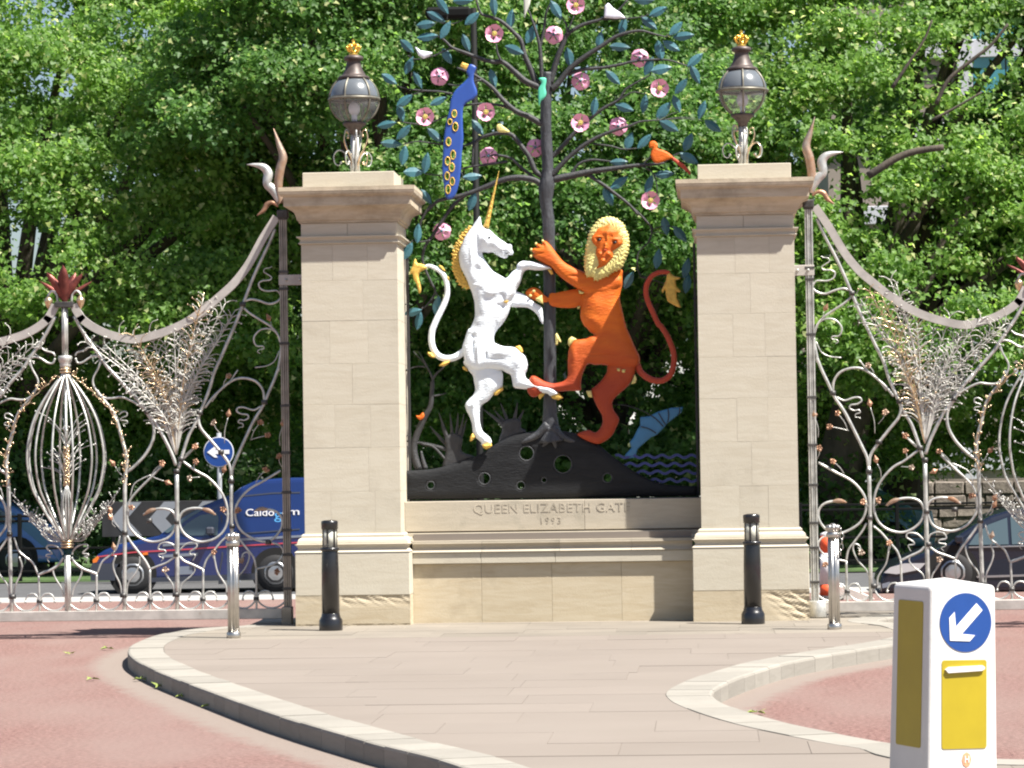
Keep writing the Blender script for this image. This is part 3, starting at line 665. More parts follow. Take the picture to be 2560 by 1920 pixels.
# ------------------------------------------------------------------ lanterns on the piers
def lantern(cx, label, rot):
    zb = 4.872; cy = 0.5; t = thing('pier_lantern', label, 'lantern', (cx, cy, zb), 'globe lanterns on the piers')
    mb = MB(); 
    for k in range(7):
        a = k * 2 * math.pi / 6; r_ = 0.0 if k == 6 else 0.030
        mb.tube([(cx + r_ * 1.3 * math.cos(a), cy + r_ * 1.3 * math.sin(a), zb - .005), (cx + r_ * math.cos(a), cy + r_ * math.sin(a), zb + 0.2), (cx + r_ * .9 * math.cos(a), cy + r_ * .9 * math.sin(a), zb + 0.50)], 0.017, 8)
    obj('stem', mb, 'steel', t)
    gz = zb + 0.815; gr = 0.262
    obj('collar', MB().lathe([(0.05, zb + .44), (0.055, zb + .48), (0.10, zb + .53), (0.125, zb + .545), (0.125, zb + .572), (0.09, zb + .575)], (cx, cy, 0), 20), 'lamp_metal', t)
    prof_u = [(gr * math.cos(a), gz + gr * math.sin(a)) for a in np.linspace(0.02, R(58), 10)]
    obj('upper_shade', MB().lathe(prof_u, (cx, cy, 0), 32), 'lamp_upper', t)
    prof_l = [(gr * math.cos(a), gz + gr * math.sin(a)) for a in np.linspace(R(-62), -0.02, 10)]
    obj('glass_bowl', MB().lathe(prof_l, (cx, cy, 0), 32, cap=False), 'lamp_glass', t)
    bl = MB(); bl.tube([(cx, cy, zb + .57), (cx, cy, zb + .66)], 0.03, 10); bl.ball((cx, cy, zb + .72), 0.062, 12, 8, (1, 1, 1.3)); obj('bulb', bl, 'bird_white', t)
    mb = MB(); mb.tube([(cx + (gr + .006) * math.cos(a), cy + (gr + .006) * math.sin(a), gz) for a in np.linspace(0, 2 * math.pi, 33)], 0.016, 6, cap=False); obj('equator_band', mb, 'lamp_band', t)
    for k in range(6):
        a0 = rot + k * math.pi / 3; mb = MB()
        mb.tube([(cx + (gr + .004) * math.cos(b) * math.cos(a0), cy + (gr + .004) * math.cos(b) * math.sin(a0), gz + (gr + .004) * math.sin(b)) for b in np.linspace(R(-62), R(60), 14)], 0.0115, 6)
        obj('rib', mb, 'lamp_band', t)
    kz = gz + gr * math.sin(R(58))
    obj('cap', MB().lathe([(0.12, kz - .012), (0.165, kz - .01), (0.172, kz + .008), (0.155, kz + .024), (0.135, kz + .03), (0.12, kz + .042), (0.115, kz + .06), (0.098, kz + .085), (0.08, kz + .14), (0.073, kz + .18), (0.078, kz + .19), (0.10, kz + .197), (0.105, kz + .215), (0.10, kz + .235), (0.06, kz + .25), (0.04, kz + .252)], (cx, cy, 0), 28), 'lamp_metal', t)
    cr_ = MB(); z0 = kz + .25
    cr_.lathe([(0.045, z0 - .01), (0.048, z0 + .02), (0.04, z0 + .026), (0.045, z0 + .034), (0.04, z0 + .04)], (cx, cy, 0), 16)
    for k in range(6):
        a = k * math.pi / 3 + .3
        cr_.tube(cr([(cx + .042 * math.cos(a), cy + .042 * math.sin(a), z0 + .03), (cx + .068 * math.cos(a), cy + .068 * math.sin(a), z0 + .075), (cx + .05 * math.cos(a), cy + .05 * math.sin(a), z0 + .11), (cx + .008 * math.cos(a), cy + .008 * math.sin(a), z0 + .105)], 4), 0.011, 6)
        cr_.ball((cx + .07 * math.cos(a), cy + .07 * math.sin(a), z0 + .085), 0.017, 8, 5)
    cr_.ball((cx, cy, z0 + .125), 0.022, 8, 5); cr_.box((cx - .006, cy - .006, z0 + .13), (cx + .006, cy + .006, z0 + .175)); cr_.box((cx - .02, cy - .005, z0 + .15), (cx + .02, cy + .005, z0 + .162))
    obj('crown', cr_, 'bright_gold', t)
    rr = random.Random(int(cx * 100))
    for k in range(10):
        a = k * 2 * math.pi / 10 + rr.uniform(-.15, .15); ty = k % 2; mb = MB(); ca, sa = math.cos(a), math.sin(a)
        if ty: pth = [(0.035, 0.02), (0.06, 0.16), (0.11, 0.24), (0.17, 0.26), (0.215, 0.21), (0.205, 0.135), (0.165, 0.11), (0.14, 0.14)]
        else: pth = [(0.03, 0.05), (0.055, 0.2), (0.10, 0.28), (0.135, 0.38), (0.115, 0.47), (0.08, 0.45), (0.085, 0.41)]
        sc = rr.uniform(.85, 1.08)
        mb.tube(cr([(cx + ca * r_ * sc, cy + sa * r_ * sc, zb + z * sc) for r_, z in pth], 5), [0.009, 0.006], 6)
        e_ = pth[-1]; mb.ball((cx + ca * e_[0] * sc, cy + sa * e_[0] * sc, zb + e_[1] * sc), 0.014, 8, 5); obj('scroll', mb, 'bud_gold' if k % 3 == 0 else 'steel', t)
    return t
lantern(PLX + 0.02, 'globe lantern with gold crown on the pier beside the blue van', 0.25)
lantern(PRX + 0.0, 'globe lantern with gold crown on the pier nearest the keep left bollard', 0.55)
# ------------------------------------------------------------------ painted metal screen between the piers
SY = 0.75
XZ = lambda win, pts, Y=SY: win.xz(pts, Y)
def P3(win, pts, Y=SY): return [tuple(v) for v in win.u(pts, Y)]
# side posts of the screen
fr = thing('screen_frame', 'thin dark upright posts holding the painted screen between the piers', 'frame', (-1.65, SY, 1.4))
for x in (wx0 + 0.035, wx1 - 0.03):
    obj('upright', MB().box((x - 0.014, SY - 0.02, 1.39), (x + 0.014, SY + 0.02, 4.10), 0.003), 'black_matt', fr)
    for z in (1.45, 2.1, 2.8, 3.5):
        obj('fixing_hook', MB().tube([(x, SY - .03, z), (x - 0.02 if x < -2 else x + .02, SY - .035, z + .01), (x - 0.035 if x < -2 else x + .03, SY - .01, z)], 0.006, 6), 'black_matt', fr)
obj('foot_bar', MB().box((wx0 + .05, SY - .02, 1.402), (wx1 - .045, SY + .02, 1.412)), 'black_matt', fr)

# mound with round holes
mo = [(135, 612), (250, 606), (350, 596), (450, 570), (550, 540), (650, 500), (750, 435), (850, 382), (950, 355), (1050, 340), (1150, 338), (1250, 350), (1350, 382), (1450, 440), (1550, 520), (1650, 592), (1750, 650), (1850, 692), (1950, 710), (2110, 716), (2110, 782), (1500, 792), (800, 800), (135, 806)]
mpoly = XZ(ZM, mo); dense = [tuple(p) for p in cr(mpoly[:20], 5)] + mpoly[20:]
hol = []; hc = []
for (x, y, r_) in ((963, 495, 46), (1208, 567, 58), (680, 665, 37), (318, 710, 24), (925, 712, 26), (1082, 675, 16), (1508, 660, 29)):
    c = ZM.u([(x, y)], SY)[0]; r_ = r_ / 2.6976 / 8000 * 34.1; hol.append(circ(c[0], c[2], r_, 28)); hc.append((c[0], c[2], r_))
md = thing('mound', 'black painted earth mound with round holes at the foot of the screen', 'mound', (-1.65, SY, 1.41))
obj('mound_body', relief([(dense, 0, 0.035, 0.10)], SY, 0.035, 0.012, holes=hol), 'mound_paint', md)
for (x, z, r_) in hc:
    obj('hole_rim', MB().tube([(x + (r_ + .004) * math.cos(a), SY - .065, z + (r_ + .004) * math.sin(a)) for a in np.linspace(0, 2 * math.pi, 25)], 0.007, 6, cap=False), 'bark_paint', md)
for k in range(7):
    x = wx0 + 0.25 + k * 0.45; obj('foot', MB().box((x - .012, SY - .012, 1.411), (x + .012, SY + .012, 1.45)), 'black_matt', md)

# tree of metal: trunk, branches, leaves, roses
tr = thing('metal_tree', 'tall black metal tree with teal leaves and pink roses above the mound', 'tree sculpture', (U(1374, 1090, SY)[0], SY, 1.95))
tp = [(ZK.p(1088, 470)), (ZK.p(1085, 560)), (ZK.p(1078, 760)), (ZK.p(1085, 960)), (ZK.p(1092, 1130)), ZJ.p(1075, 250), ZJ.p(1092, 420), ZJ.p(1098, 700), ZJ.p(1100, 1000), ZJ.p(1102, 1350), ZM.p(1118, 100), ZM.p(1120, 220), ZM.p(1125, 330), ZM.p(1135, 420)]
tp = [U(*p, SY) for p in tp]; tpts = cr(tp, 5); m_ = len(tpts)
rad = np.interp(np.linspace(0, 1, m_), [0, .09, .2, .30, .345, .40, .5, .8, .9, .95, 1.0], [.052, .058, .060, .062, .088, .066, .064, .068, .085, .115, .16])
mb = MB(); mb.tube(tpts, list(rad), 14)
rn = np.random.default_rng(3); mb.v = [(x + rn.normal(0, .0025), y + rn.normal(0, .003), z) for x, y, z in mb.v]
obj('trunk', mb, 'bark_paint', tr)
for ps in ([(1110, 300), (1040, 370), (960, 410), (930, 425)], [(1130, 320), (1190, 375), (1250, 405), (1290, 415)], [(1118, 320), (1110, 400), (1070, 450)], [(1125, 320), (1150, 410), (1160, 460)]):
    obj('root', MB().tube(cr([(x, SY - .06, z) for x, z in XZ(ZM, ps)], 5), [.055, .035, .012], 8), 'bark_paint', tr)
BR = [ # (window, points, r0, r1, depth)
 (ZK, [(1045, 570), (950, 530), (880, 470), (800, 405), (730, 402), (650, 380), (560, 345), (470, 310), (420, 262), (370, 232)], .036, .009, 0),
 (ZK, [(790, 400), (765, 345), (755, 285)], .014, .009, -.03),
 (ZK, [(1020, 560), (980, 450), (938, 350), (920, 270), (870, 210), (790, 140), (720, 110), (660, 90), (632, 20), (620, -60)], .034, .008, .02),
 (ZK, [(1055, 540), (1042, 330), (1022, 230), (990, 130), (960, 50)], .026, .007, -.02),
 (ZK, [(1040, 310), (1065, 200), (1080, 90), (1110, 20), (1140, -60)], .017, .007, .02),
 (ZK, [(1105, 550), (1150, 390), (1190, 290), (1222, 222), (1320, 160), (1440, 125), (1540, 75), (1610, 0)], .034, .008, 0),
 (ZK, [(1220, 225), (1212, 165), (1180, 100)], .012, .006, -.02), (ZK, [(1218, 210), (1262, 105)], .012, .006, .02),
 (ZK, [(1430, 127), (1600, 122), (1730, 104)], .010, .005, 0),
 (ZK, [(1115, 580), (1160, 540), (1230, 452), (1330, 370), (1440, 300), (1530, 240), (1620, 210), (1700, 200), (1780, 220), (1860, 240)], .036, .007, -.02),
 (ZK, [(1225, 480), (1330, 450), (1450, 440), (1560, 420), (1650, 400), (1770, 388), (1870, 390), (1960, 415), (2010, 432)], .022, .006, .03),
 (ZK, [(1060, 810), (970, 760), (880, 720), (800, 650), (730, 570), (650, 510), (580, 470), (500, 440)], .036, .010, 0),
 (ZK, [(880, 722), (800, 690), (700, 675), (590, 680), (500, 700)], .018, .010, .03),
 (ZK, [(660, 520), (580, 540), (500, 555), (440, 548)], .012, .007, -.05),
 (ZK, [(1110, 1030), (1190, 950), (1260, 870), (1370, 770), (1460, 700), (1550, 650), (1600, 580), (1680, 530), (1760, 488)], .026, .007, .02),
 (ZK, [(1110, 1150), (1200, 1050), (1290, 970), (1400, 900), (1520, 850), (1620, 820), (1700, 790), (1830, 780)], .030, .007, -.02),
 (ZK, [(1560, 650), (1640, 600), (1720, 610)], .008, .005, 0),
 (ZK, [(1385, 935), (1500, 950), (1580, 970), (1670, 965)], .010, .006, 0),
 (ZK, [(1060, 1150), (1010, 1110), (970, 1020), (920, 950), (860, 880), (800, 865), (720, 875), (650, 900), (610, 950), (600, 1080)], .032, .011, 0),
 (ZK, [(650, 905), (560, 945), (480, 950)], .015, .008, .04),
 (ZK, [(1030, 1180), (920, 1090), (850, 1030), (770, 1010), (720, 1012)], .018, .010, .03),
 (ZK, [(1050, 1200), (1000, 1170), (900, 1155), (800, 1170), (700, 1210), (600, 1250), (500, 1280), (430, 1292), (370, 1312), (310, 1370)], .036, .016, 0),
 (ZJ, [(330, 290), (290, 350), (262, 410), (258, 470)], .016, .009, 0),
 (ZJ, [(560, 222), (470, 300), (400, 400), (340, 490), (292, 560), (275, 640), (298, 720), (335, 800), (358, 850), (330, 910), (285, 960)], .020, .010, .05),
 (ZJ, [(325, 520), (270, 530), (210, 525)], .012, .006, 0), (ZJ, [(355, 850), (372, 880), (380, 930)], .009, .005, 0),
 (ZK, [(110, 560), (190, 580), (290, 590), (380, 595), (470, 610)], .007, .012, .05), (ZK, [(190, 630), (240, 605), (300, 590)], .006, .008, .05),
 (ZK, [(100, 785), (180, 800), (260, 810)], .006, .009, .04), (ZK, [(330, 800), (400, 770), (440, 750)], .008, .009, .05),
 (ZK, [(150, 940), (240, 920), (330, 930), (420, 942)], .006, .010, .04), (ZK, [(290, 1130), (380, 1140), (440, 1130), (560, 1090), (700, 1070), (830, 1050)], .006, .013, .05),
 (ZK, [(1115, 1170), (1250, 1142), (1350, 1120), (1450, 1105), (1560, 1090), (1680, 1075), (1800, 1068), (1850, 1060)], .042, .010, 0),
 (ZK, [(1240, 1142), (1290, 1070), (1370, 1040), (1460, 1045), (1530, 1055)], .018, .007, .02),
 (ZK, [(1340, 1128), (1450, 1200), (1530, 1260), (1620, 1330), (1680, 1400)], .022, .012, .02),
 (ZJ, [(1600, 280), (1660, 330), (1720, 390), (1760, 450), (1740, 530), (1675, 600), (1668, 690), (1690, 760)], .012, .006, .03),
 (ZK, [(1690, 1075), (1770, 1120), (1800, 1200), (1800, 1265)], .009, .006, 0), (ZK, [(1700, 1080), (1750, 1030), (1800, 1000)], .008, .006, .02),
 (ZK, [(400, 150), (470, 155), (540, 130)], .006, .006, .02), (ZK, [(360, 360), (300, 375), (230, 385), (180, 360)], .008, .005, .02), (ZK, [(470, 310), (400, 340), (350, 365)], .010, .007, .02)]
BRP = []
for (wn, ps, r0, r1, dy) in BR:
    q = cr(P3(wn, ps, SY + dy), 6); BRP += [np.array(p) for p in q]; obj('branch', MB().tube(q, [r0, r1], 8), 'branch_paint', tr)
# leaf: folded almond with a rib
def leaf_mesh(L, W, th=0.004, fold=0.018):
    mb = MB(); n = 7; top = []; 
    for i in range(n):
        t = i / (n - 1); w_ = W * math.sin(math.pi * t ** 0.9) ** 0.85 + 0.0006; x = (t - .5) * L
        top.append((x, w_))
    v = []
    for s in (-1, 1):
        for (x, w_) in top: v += [(x, s * th - fold, 0), (x, s * th, w_), (x, s * th, -w_)]
    f = []
    for s in (0, 1):
        o_ = s * 3 * n
        for i in range(n - 1):
            a, b = o_ + 3 * i, o_ + 3 * (i + 1); f += [(a, b, b + 1, a + 1), (a, a + 2, b + 2, b)]
    for i in range(n - 1):
        f += [(3 * i + 1, 3 * i + 4, 3 * n + 3 * i + 4, 3 * n + 3 * i + 1), (3 * i + 2, 3 * i + 5, 3 * n + 3 * i + 5, 3 * n + 3 * i + 2)]
    return mb.add(v, f)
LV = [(405, 35, -55), (540, 5, 0), (365, 110, -30), (300, 160, 5), (310, 240, 5), (600, 120, 40), (425, 195, 60), (175, 300, -45), (560, 280, -70), (435, 365, -60), (190, 425, 65), (60, 515, -35), (245, 520, -65), (160, 655, 35), (135, 735, -75), (380, 658, 25), (45, 810, 10), (155, 860, 45), (355, 880, -45), (75, 935, -5), (155, 1010, 80), (300, 1060, 80), (220, 1120, 0), (600, 1150, 5), (300, 1280, -55), (600, 1310, 70), (735, 510, -75), (875, 325, -25), (635, 830, -55), (850, 125, 80), (740, 40, -85), (985, 220, 60),
 (1145, 65, -60), (1230, 375, -80), (1430, 260, 80), (1580, 170, 75), (1720, 0, 0), (1810, 75, 25), (1750, 150, -40), (1925, 185, 45), (1975, 235, 5), (1560, 305, -5), (1895, 300, -30), (1820, 330, -80), (1750, 430, 65), (1830, 450, 10), (2050, 390, 40), (2050, 485, -65), (1515, 505, -45), (1960, 560, 50), (1930, 675, -70), (1720, 675, 80), (1395, 690, 80), (1590, 700, -20), (1845, 720, 50), (2095, 715, 70), (2165, 820, -35), (1880, 820, -30), (1620, 920, 70), (1720, 920, 45), (2005, 925, 65), (2010, 1030, -30), (1555, 1055, 0), (1850, 1135, 5), (1750, 1200, 70), (1555, 1190, 35), (1485, 1280, -65)]
LVJ = [(245, 475, 85), (180, 590, 62), (215, 985, 12), (252, 1040, 78), (372, 945, 82), (1850, 430, -80), (1800, 640, 80), (1945, 480, -50), (1612, 780, 62), (1985, 700, 75), (1990, 800, 80)]
lf = None; rr = random.Random(8)
for wn, lst in ((ZK, LV), (ZJ, LVJ)):
    for (x, y, an) in lst:
        c = wn.u([(x, y)], SY + rr.uniform(-.05, .05))[0]
        if lf is None:
            lf = obj('leaf', leaf_mesh(0.222, 0.047, fold=0.012), 'leaf_teal', tr); o = lf
            for v in lf.data.vertices: v.co += WL[tr.name]
        else: o = instance('leaf', lf, tr)
        o.location = Vector(c) - WL[tr.name]; o.rotation_mode = 'XYZ'
        o.rotation_euler = (rr.uniform(-.15, .15), -R(an), rr.uniform(-.2, .2)); s_ = rr.uniform(.88, 1.08); o.scale = (s_, 1, s_ * rr.uniform(.9, 1.1))
        ends = [np.array(c) + e * .10 * s_ * np.array([math.cos(R(an)), 0, math.sin(R(an))]) for e in (-1, 1)]
        bd = min(((np.linalg.norm(p - e), k_, e) for k_, p in enumerate(BRP) for e in ends), key=lambda z_: z_[0])
        if .02 < bd[0] < .55:
            b_, e_ = BRP[bd[1]], bd[2]; obj('twig', MB().tube(cr([b_, (b_ + e_) / 2 + np.array([.0, .0, .02]), e_], 4), [.006, .0035], 5), 'branch_paint', tr)
# roses
def petal():
    mb = MB(); v = []; n, m2 = 7, 5
    for i in range(n):
        for k in range(m2):
            u = -1 + 2 * i / (n - 1); t = k / (m2 - 1); rr_ = 0.022 + 0.078 * t * (1 - 0.10 * abs(u) ** 2 + 0.03 * math.cos(9 * u)); an = u * 0.66 * (0.55 + 0.45 * t)
            v.append((rr_ * math.sin(an), -0.012 - 0.03 * t ** 2 + 0.012 * u * u, rr_ * math.cos(an)))
    f = [(i * m2 + k, (i + 1) * m2 + k, (i + 1) * m2 + k + 1, i * m2 + k + 1) for i in range(n - 1) for k in range(m2 - 1)]
    return mb.add(v, f, True)
FLW = [(ZK, 745, 220, 1), (ZK, 1275, 35, 1), (ZK, 1130, 225, 0), (ZK, 1690, 375, 0), (ZK, 1820, 575, 1), (ZK, 1305, 525, 0), (ZK, 1305, 800, 1), (ZK, 1550, 820, 0), (ZK, 385, 495, 0), (ZK, 295, 760, 1), (ZK, 690, 730, 1), (ZK, 705, 1015, 0), (ZK, 1010, 960, 0), (ZK, 1760, 1305, 1), (ZJ, 400, 460, 0)]
pt = None; st = None; sp = None
for i, (wn, x, y, front) in enumerate(FLW):
    c = Vector(wn.u([(x, y)], SY - 0.05 if front else SY + 0.03)[0])
    base = obj('rose', MB().lathe([(0.004, 0), (0.03, .004), (0.034, .012), (0.02, .02), (.004, .021)], (0, 0, 0), 12), 'petal_pink', tr)
    for v in base.data.vertices: v.co += WL[tr.name]
    base.location = c - WL[tr.name]; base.rotation_euler = (R(90), 0, 0) if front else (R(-90), 0, 0); WL[base.name] = Vector((0, 0, 0))
    rt = rr.uniform(0, 1.2)
    for k in range(5):
        if pt is None:
            pt = obj('petal', petal(), 'petal_pink', base); o = pt; o.data.transform(Matrix.Rotation(R(-90), 4, 'X'))   # petal plane to local xy, cup towards +z
        else: o = bpy.data.objects.new('petal', pt.data); _link(o); o.parent = base
        o.rotation_euler = (0, 0, rt + k * 2 * math.pi / 5); o.location = (0, 0, 0.004 * (k % 2))
    if front:
        if st is None:
            mb = MB(); mb.lathe([(0.026, .012), (0.028, .022), (0.018, .032), (0.003, .034)], (0, 0, 0), 14)
            for k in range(10): mb.ball((.022 * math.cos(k * .63), .022 * math.sin(k * .63), .03), .006, 6, 4)
            st = obj('rose_centre', mb, 'stamen', base)
        else: o = bpy.data.objects.new('rose_centre', st.data); _link(o); o.parent = base
    else:
        if sp is None:
            mb = MB(); mb.ball((0, 0, -.012), 0.016, 8, 5)
            for k in range(5):
                a = k * 1.2566; mb.add([(.006 * math.cos(a + 1.57), .006 * math.sin(a + 1.57), -.006), (.045 * math.cos(a), .045 * math.sin(a), -.003), (.006 * math.cos(a - 1.57), .006 * math.sin(a - 1.57), -.006)], [(0, 1, 2)])
            sp = obj('sepal', mb, 'leaf_teal', base)
        else: o = bpy.data.objects.new('sepal', sp.data); _link(o); o.parent = base

# ------------------------------------------------------------------ unicorn
UY = SY - 0.06
head_neck = XZ(N1, [(1105, 118), (1122, 180), (1132, 238), (1170, 262), (1215, 290), (1270, 330), (1320, 380), (1380, 428), (1450, 475), (1490, 503), (1530, 505), (1548, 530), (1546, 570), (1565, 605), (1558, 640), (1530, 650), (1492, 650), (1482, 680), (1450, 696), (1400, 682), (1360, 662), (1320, 640), (1280, 612), (1220, 618), (1170, 610), (1135, 622), (1152, 680), (1190, 740), (1240, 810), (1300, 880), (1380, 930), (1460, 985), (1505, 1100), (1532, 1290), (1530, 1350), (1500, 1450), (1450, 1550), (1370, 1659)], UY) + \
    XZ(N2, [(1220, 70), (1165, 150), (1145, 220), (1150, 300), (1150, 420), (1100, 520), (950, 600), (860, 575), (795, 500), (780, 420), (762, 340), (790, 240), (830, 120)], UY) + \
    XZ(N1, [(975, 1655), (1020, 1560), (1040, 1480), (1036, 1380), (1030, 1300), (1000, 1180), (960, 1080), (930, 1000), (880, 900), (840, 820), (820, 720), (820, 620), (850, 520), (890, 420), (940, 340), (1000, 260), (1040, 200), (1080, 150)], UY)
foreleg = XZ(N1, [(990, 1060), (1090, 1000), (1200, 955), (1350, 950), (1465, 975), (1550, 890), (1610, 840), (1620, 790), (1660, 752), (1710, 735), (1820, 740), (1920, 760), (2010, 790), (2085, 820), (2095, 850), (2030, 852), (1900, 862), (1780, 850), (1722, 872), (1692, 930), (1670, 1010), (1620, 1110), (1590, 1180), (1530, 1262), (1480, 1312), (1440, 1290), (1410, 1230), (1300, 1272), (1190, 1240), (1090, 1150)], UY)
farfore = XZ(N1, [(1480, 1180), (1560, 1165), (1620, 1162), (1720, 1200), (1800, 1258), (1880, 1320), (1958, 1370), (1978, 1500), (1976, 1604), (1940, 1560), (1900, 1480), (1830, 1412), (1750, 1376), (1650, 1370), (1540, 1366), (1470, 1340)], UY)
thigh = XZ(N2, [(900, 255), (1000, 238), (1080, 250), (1145, 275), (1200, 302), (1280, 326), (1370, 330), (1430, 350), (1480, 400), (1530, 452), (1555, 540), (1545, 610), (1525, 660), (1540, 712), (1600, 745), (1700, 775), (1800, 800), (1870, 830), (1925, 880), (1935, 910), (1840, 930), (1800, 900), (1720, 890), (1650, 862), (1570, 845), (1480, 840), (1392, 822), (1370, 740), (1350, 672), (1290, 640), (1220, 606), (1080, 590), (950, 610), (860, 580), (800, 520), (782, 430), (795, 330), (840, 280)], UY)
standleg = XZ(N2, [(780, 500), (800, 570), (840, 620), (890, 680), (905, 760), (920, 850), (890, 920), (840, 970), (798, 1030), (810, 1100), (850, 1180), (880, 1270), (890, 1370), (920, 1430), (990, 1490), (1002, 1530), (1110, 1510), (1105, 1450), (1070, 1410), (1010, 1360), (980, 1280), (970, 1180), (988, 1050), (1080, 980), (1150, 900), (1230, 840), (1250, 780), (1240, 620), (1080, 540), (900, 480)], UY)
gN = lambda wn, x, y, rx, rz, a: (*[wn.u([(x, y)], UY)[0][i] for i in (0, 2)], rx, rz, a)
bmp = [gN(N1, 1200, 480, .035, .06, .018), gN(N1, 1180, 420, .05, .04, .012), gN(N1, 1330, 470, .05, .025, .014), gN(N1, 1235, 405, .012, .009, -.016), gN(N1, 1225, 375, .025, .008, .012), gN(N1, 1510, 550, .02, .02, .012), gN(N1, 1475, 625, .014, .008, -.014), gN(N1, 1400, 600, .06, .006, -.006), gN(N1, 1080, 460, .009, .06, -.016),
 gN(N1, 1000, 650, .02, .12, .012), gN(N1, 1080, 860, .05, .05, -.03), gN(N1, 1330, 1040, .05, .05, -.016), gN(N1, 1260, 1180, .07, .04, .024), gN(N1, 1430, 1360, .06, .03, -.024), gN(N1, 1180, 1420, .09, .13, .014), gN(N1, 1100, 1560, .05, .04, .008), gN(N2, 900, 330, .012, .09, -.024), gN(N2, 960, 400, .012, .10, .020), gN(N2, 900, 200, .03, .03, -.02), gN(N2, 1060, 440, .010, .04, -.02), gN(N2, 1170, 480, .06, .009, -.018), gN(N2, 1250, 400, .10, .04, .018), gN(N2, 1440, 520, .05, .06, .014), gN(N2, 1090, 760, .05, .09, .012), gN(N2, 900, 1040, .02, .04, .012), gN(N1, 1680, 800, .02, .02, .012)]
un = thing('unicorn', 'white rearing unicorn with gold horn and mane facing the lion', 'unicorn sculpture', (U(1110, 1116, UY)[0], UY, 2.0))
S_ = lambda p: sm2(p, 4)
ub = relief([(S_(farfore), -.012, .03, .05), (S_(standleg), 0, .05, .08), (head_neck if False else S_(head_neck), .012, .085, .13), (S_(thigh), .045, .062, .09), (S_(foreleg), .05, .055, .075)], UY, 0.022, 0.0085, bumps=bmp, back=0.7, tex=lambda X, Z: .0017 * np.sin(Z * 250 + 2.2 * np.sin(X * 37) + 1.6 * np.sin(X * 90 + Z * 25)))
obj('body', ub, 'paint_white', un)
tl = [(N1, (345, 812)), (N1, (400, 800)), (N1, (470, 825)), (N1, (560, 880)), (N1, (620, 960)), (N1, (652, 1060)), (N1, (655, 1180)), (N1, (622, 1300)), (N1, (562, 1430)), (N1, (502, 1550)), (N1, (460, 1650)), (N2, (390, 140)), (N2, (383, 240)), (N2, (402, 340)), (N2, (450, 420)), (N2, (520, 462)), (N2, (600, 470)), (N2, (680, 450)), (N2, (740, 412)), (N2, (800, 370)), (N2, (850, 350))]
obj('tail', MB().tube(cr([wn.u([p], UY)[0] for wn, p in tl], 5), [.016, .030, .034, .034, .040], 12), 'paint_white', un)
obj('horn', MB().tube([tuple(U(1215 + (1247.5 - 1215) * t, 569 + (427 - 569) * t, UY - .05)) for t in np.linspace(0, 1, 40)], [.030 * (1 - .93 * t) * (1 + .09 * math.sin(t * 75)) for t in np.linspace(0, 1, 40)], 12), 'gold_leaf', un)
def gold(wn, pts, parent, Y, name='gold_tuft', mt='gold_leaf', bulge=.02, wd=.03, edge=.014, step=.007, smooth=True, jg=None, tex=None):
    p = wn.xz(pts, Y); p = jag(p, *jg) if jg else (sm2(p, 4) if smooth else p)
    return obj(name, relief([(p, 0, bulge, wd)], Y, edge, step, tex=tex), mt, parent)
gold(N1, [(1010, 225), (900, 315), (832, 395), (808, 450), (768, 520), (755, 590), (735, 650), (735, 740), (732, 830), (755, 910), (800, 1000), (860, 1075), (930, 1105), (985, 1100), (960, 1020), (905, 920), (855, 820), (838, 720), (838, 620), (866, 520), (905, 425), (960, 340), (1020, 270)], un, UY + .006, 'mane', jg=(.022, .038, 4), bulge=.012, tex=lambda X, Z: .007 * np.sin((Z + .55 * X) * 190 + 2 * np.sin(X * 60)))
gold(N1, [(358, 800), (300, 770), (240, 760), (218, 702), (190, 740), (178, 800), (152, 850), (138, 920), (172, 905), (190, 980), (230, 1060), (250, 1130), (266, 1190), (290, 1150), (288, 1080), (265, 990), (262, 920), (300, 870), (362, 840)], un, UY, 'tail_tuft')
for pts in ([(430, 460), (390, 400), (340, 388), (335, 410), (360, 445), (395, 462)], [(600, 500), (530, 510), (470, 562), (540, 565), (580, 540), (610, 510)], [(830, 620), (790, 560), (758, 575), (775, 605), (810, 622)], [(1400, 325), (1460, 308), (1490, 345), (1505, 390), (1470, 405), (1440, 360)], [(1140, 905), (1190, 850), (1255, 812), (1262, 855), (1220, 880), (1190, 915), (1155, 918)], [(920, 1425), (885, 1375), (855, 1430), (852, 1480), (880, 1475)], [(1690, 875), (1770, 900), (1740, 935), (1705, 972), (1685, 930)], [(950, 610), (1050, 598), (1045, 625), (960, 635)]):
    gold(N2, pts, un, UY - .035, smooth=False)
for pts in ([(1000, 1520), (1110, 1498), (1128, 1540), (1052, 1580), (1012, 1552)], [(1838, 930), (1930, 878), (1992, 950), (1930, 978), (1862, 960)]): gold(N2, pts, un, UY - .05, 'hoof', smooth=False)
gold(N1, [(2035, 848), (2095, 850), (2125, 915), (2085, 918)], un, UY - .07, 'hoof', smooth=False)
gold(N1, [(1425, 1285), (1500, 1280), (1480, 1318), (1440, 1312)], un, UY - .09, smooth=False); gold(N1, [(530, 785), (580, 800), (640, 880), (600, 870), (550, 820)], un, UY, smooth=False); gold(N1, [(640, 930), (680, 960), (685, 1010), (660, 990)], un, UY, smooth=False)
e_ = N1.u([(1235, 406)], UY - .125)[0]; obj('eye', MB().ball(tuple(e_), .013, 10, 6, (1.4, .8, .75)), 'eye_dark', un)
e_ = N1.u([(1478, 628)], UY - .10)[0]; obj('mouth_corner', MB().ball(tuple(e_), .010, 8, 5, (1.6, .6, .6)), 'eye_dark', un)

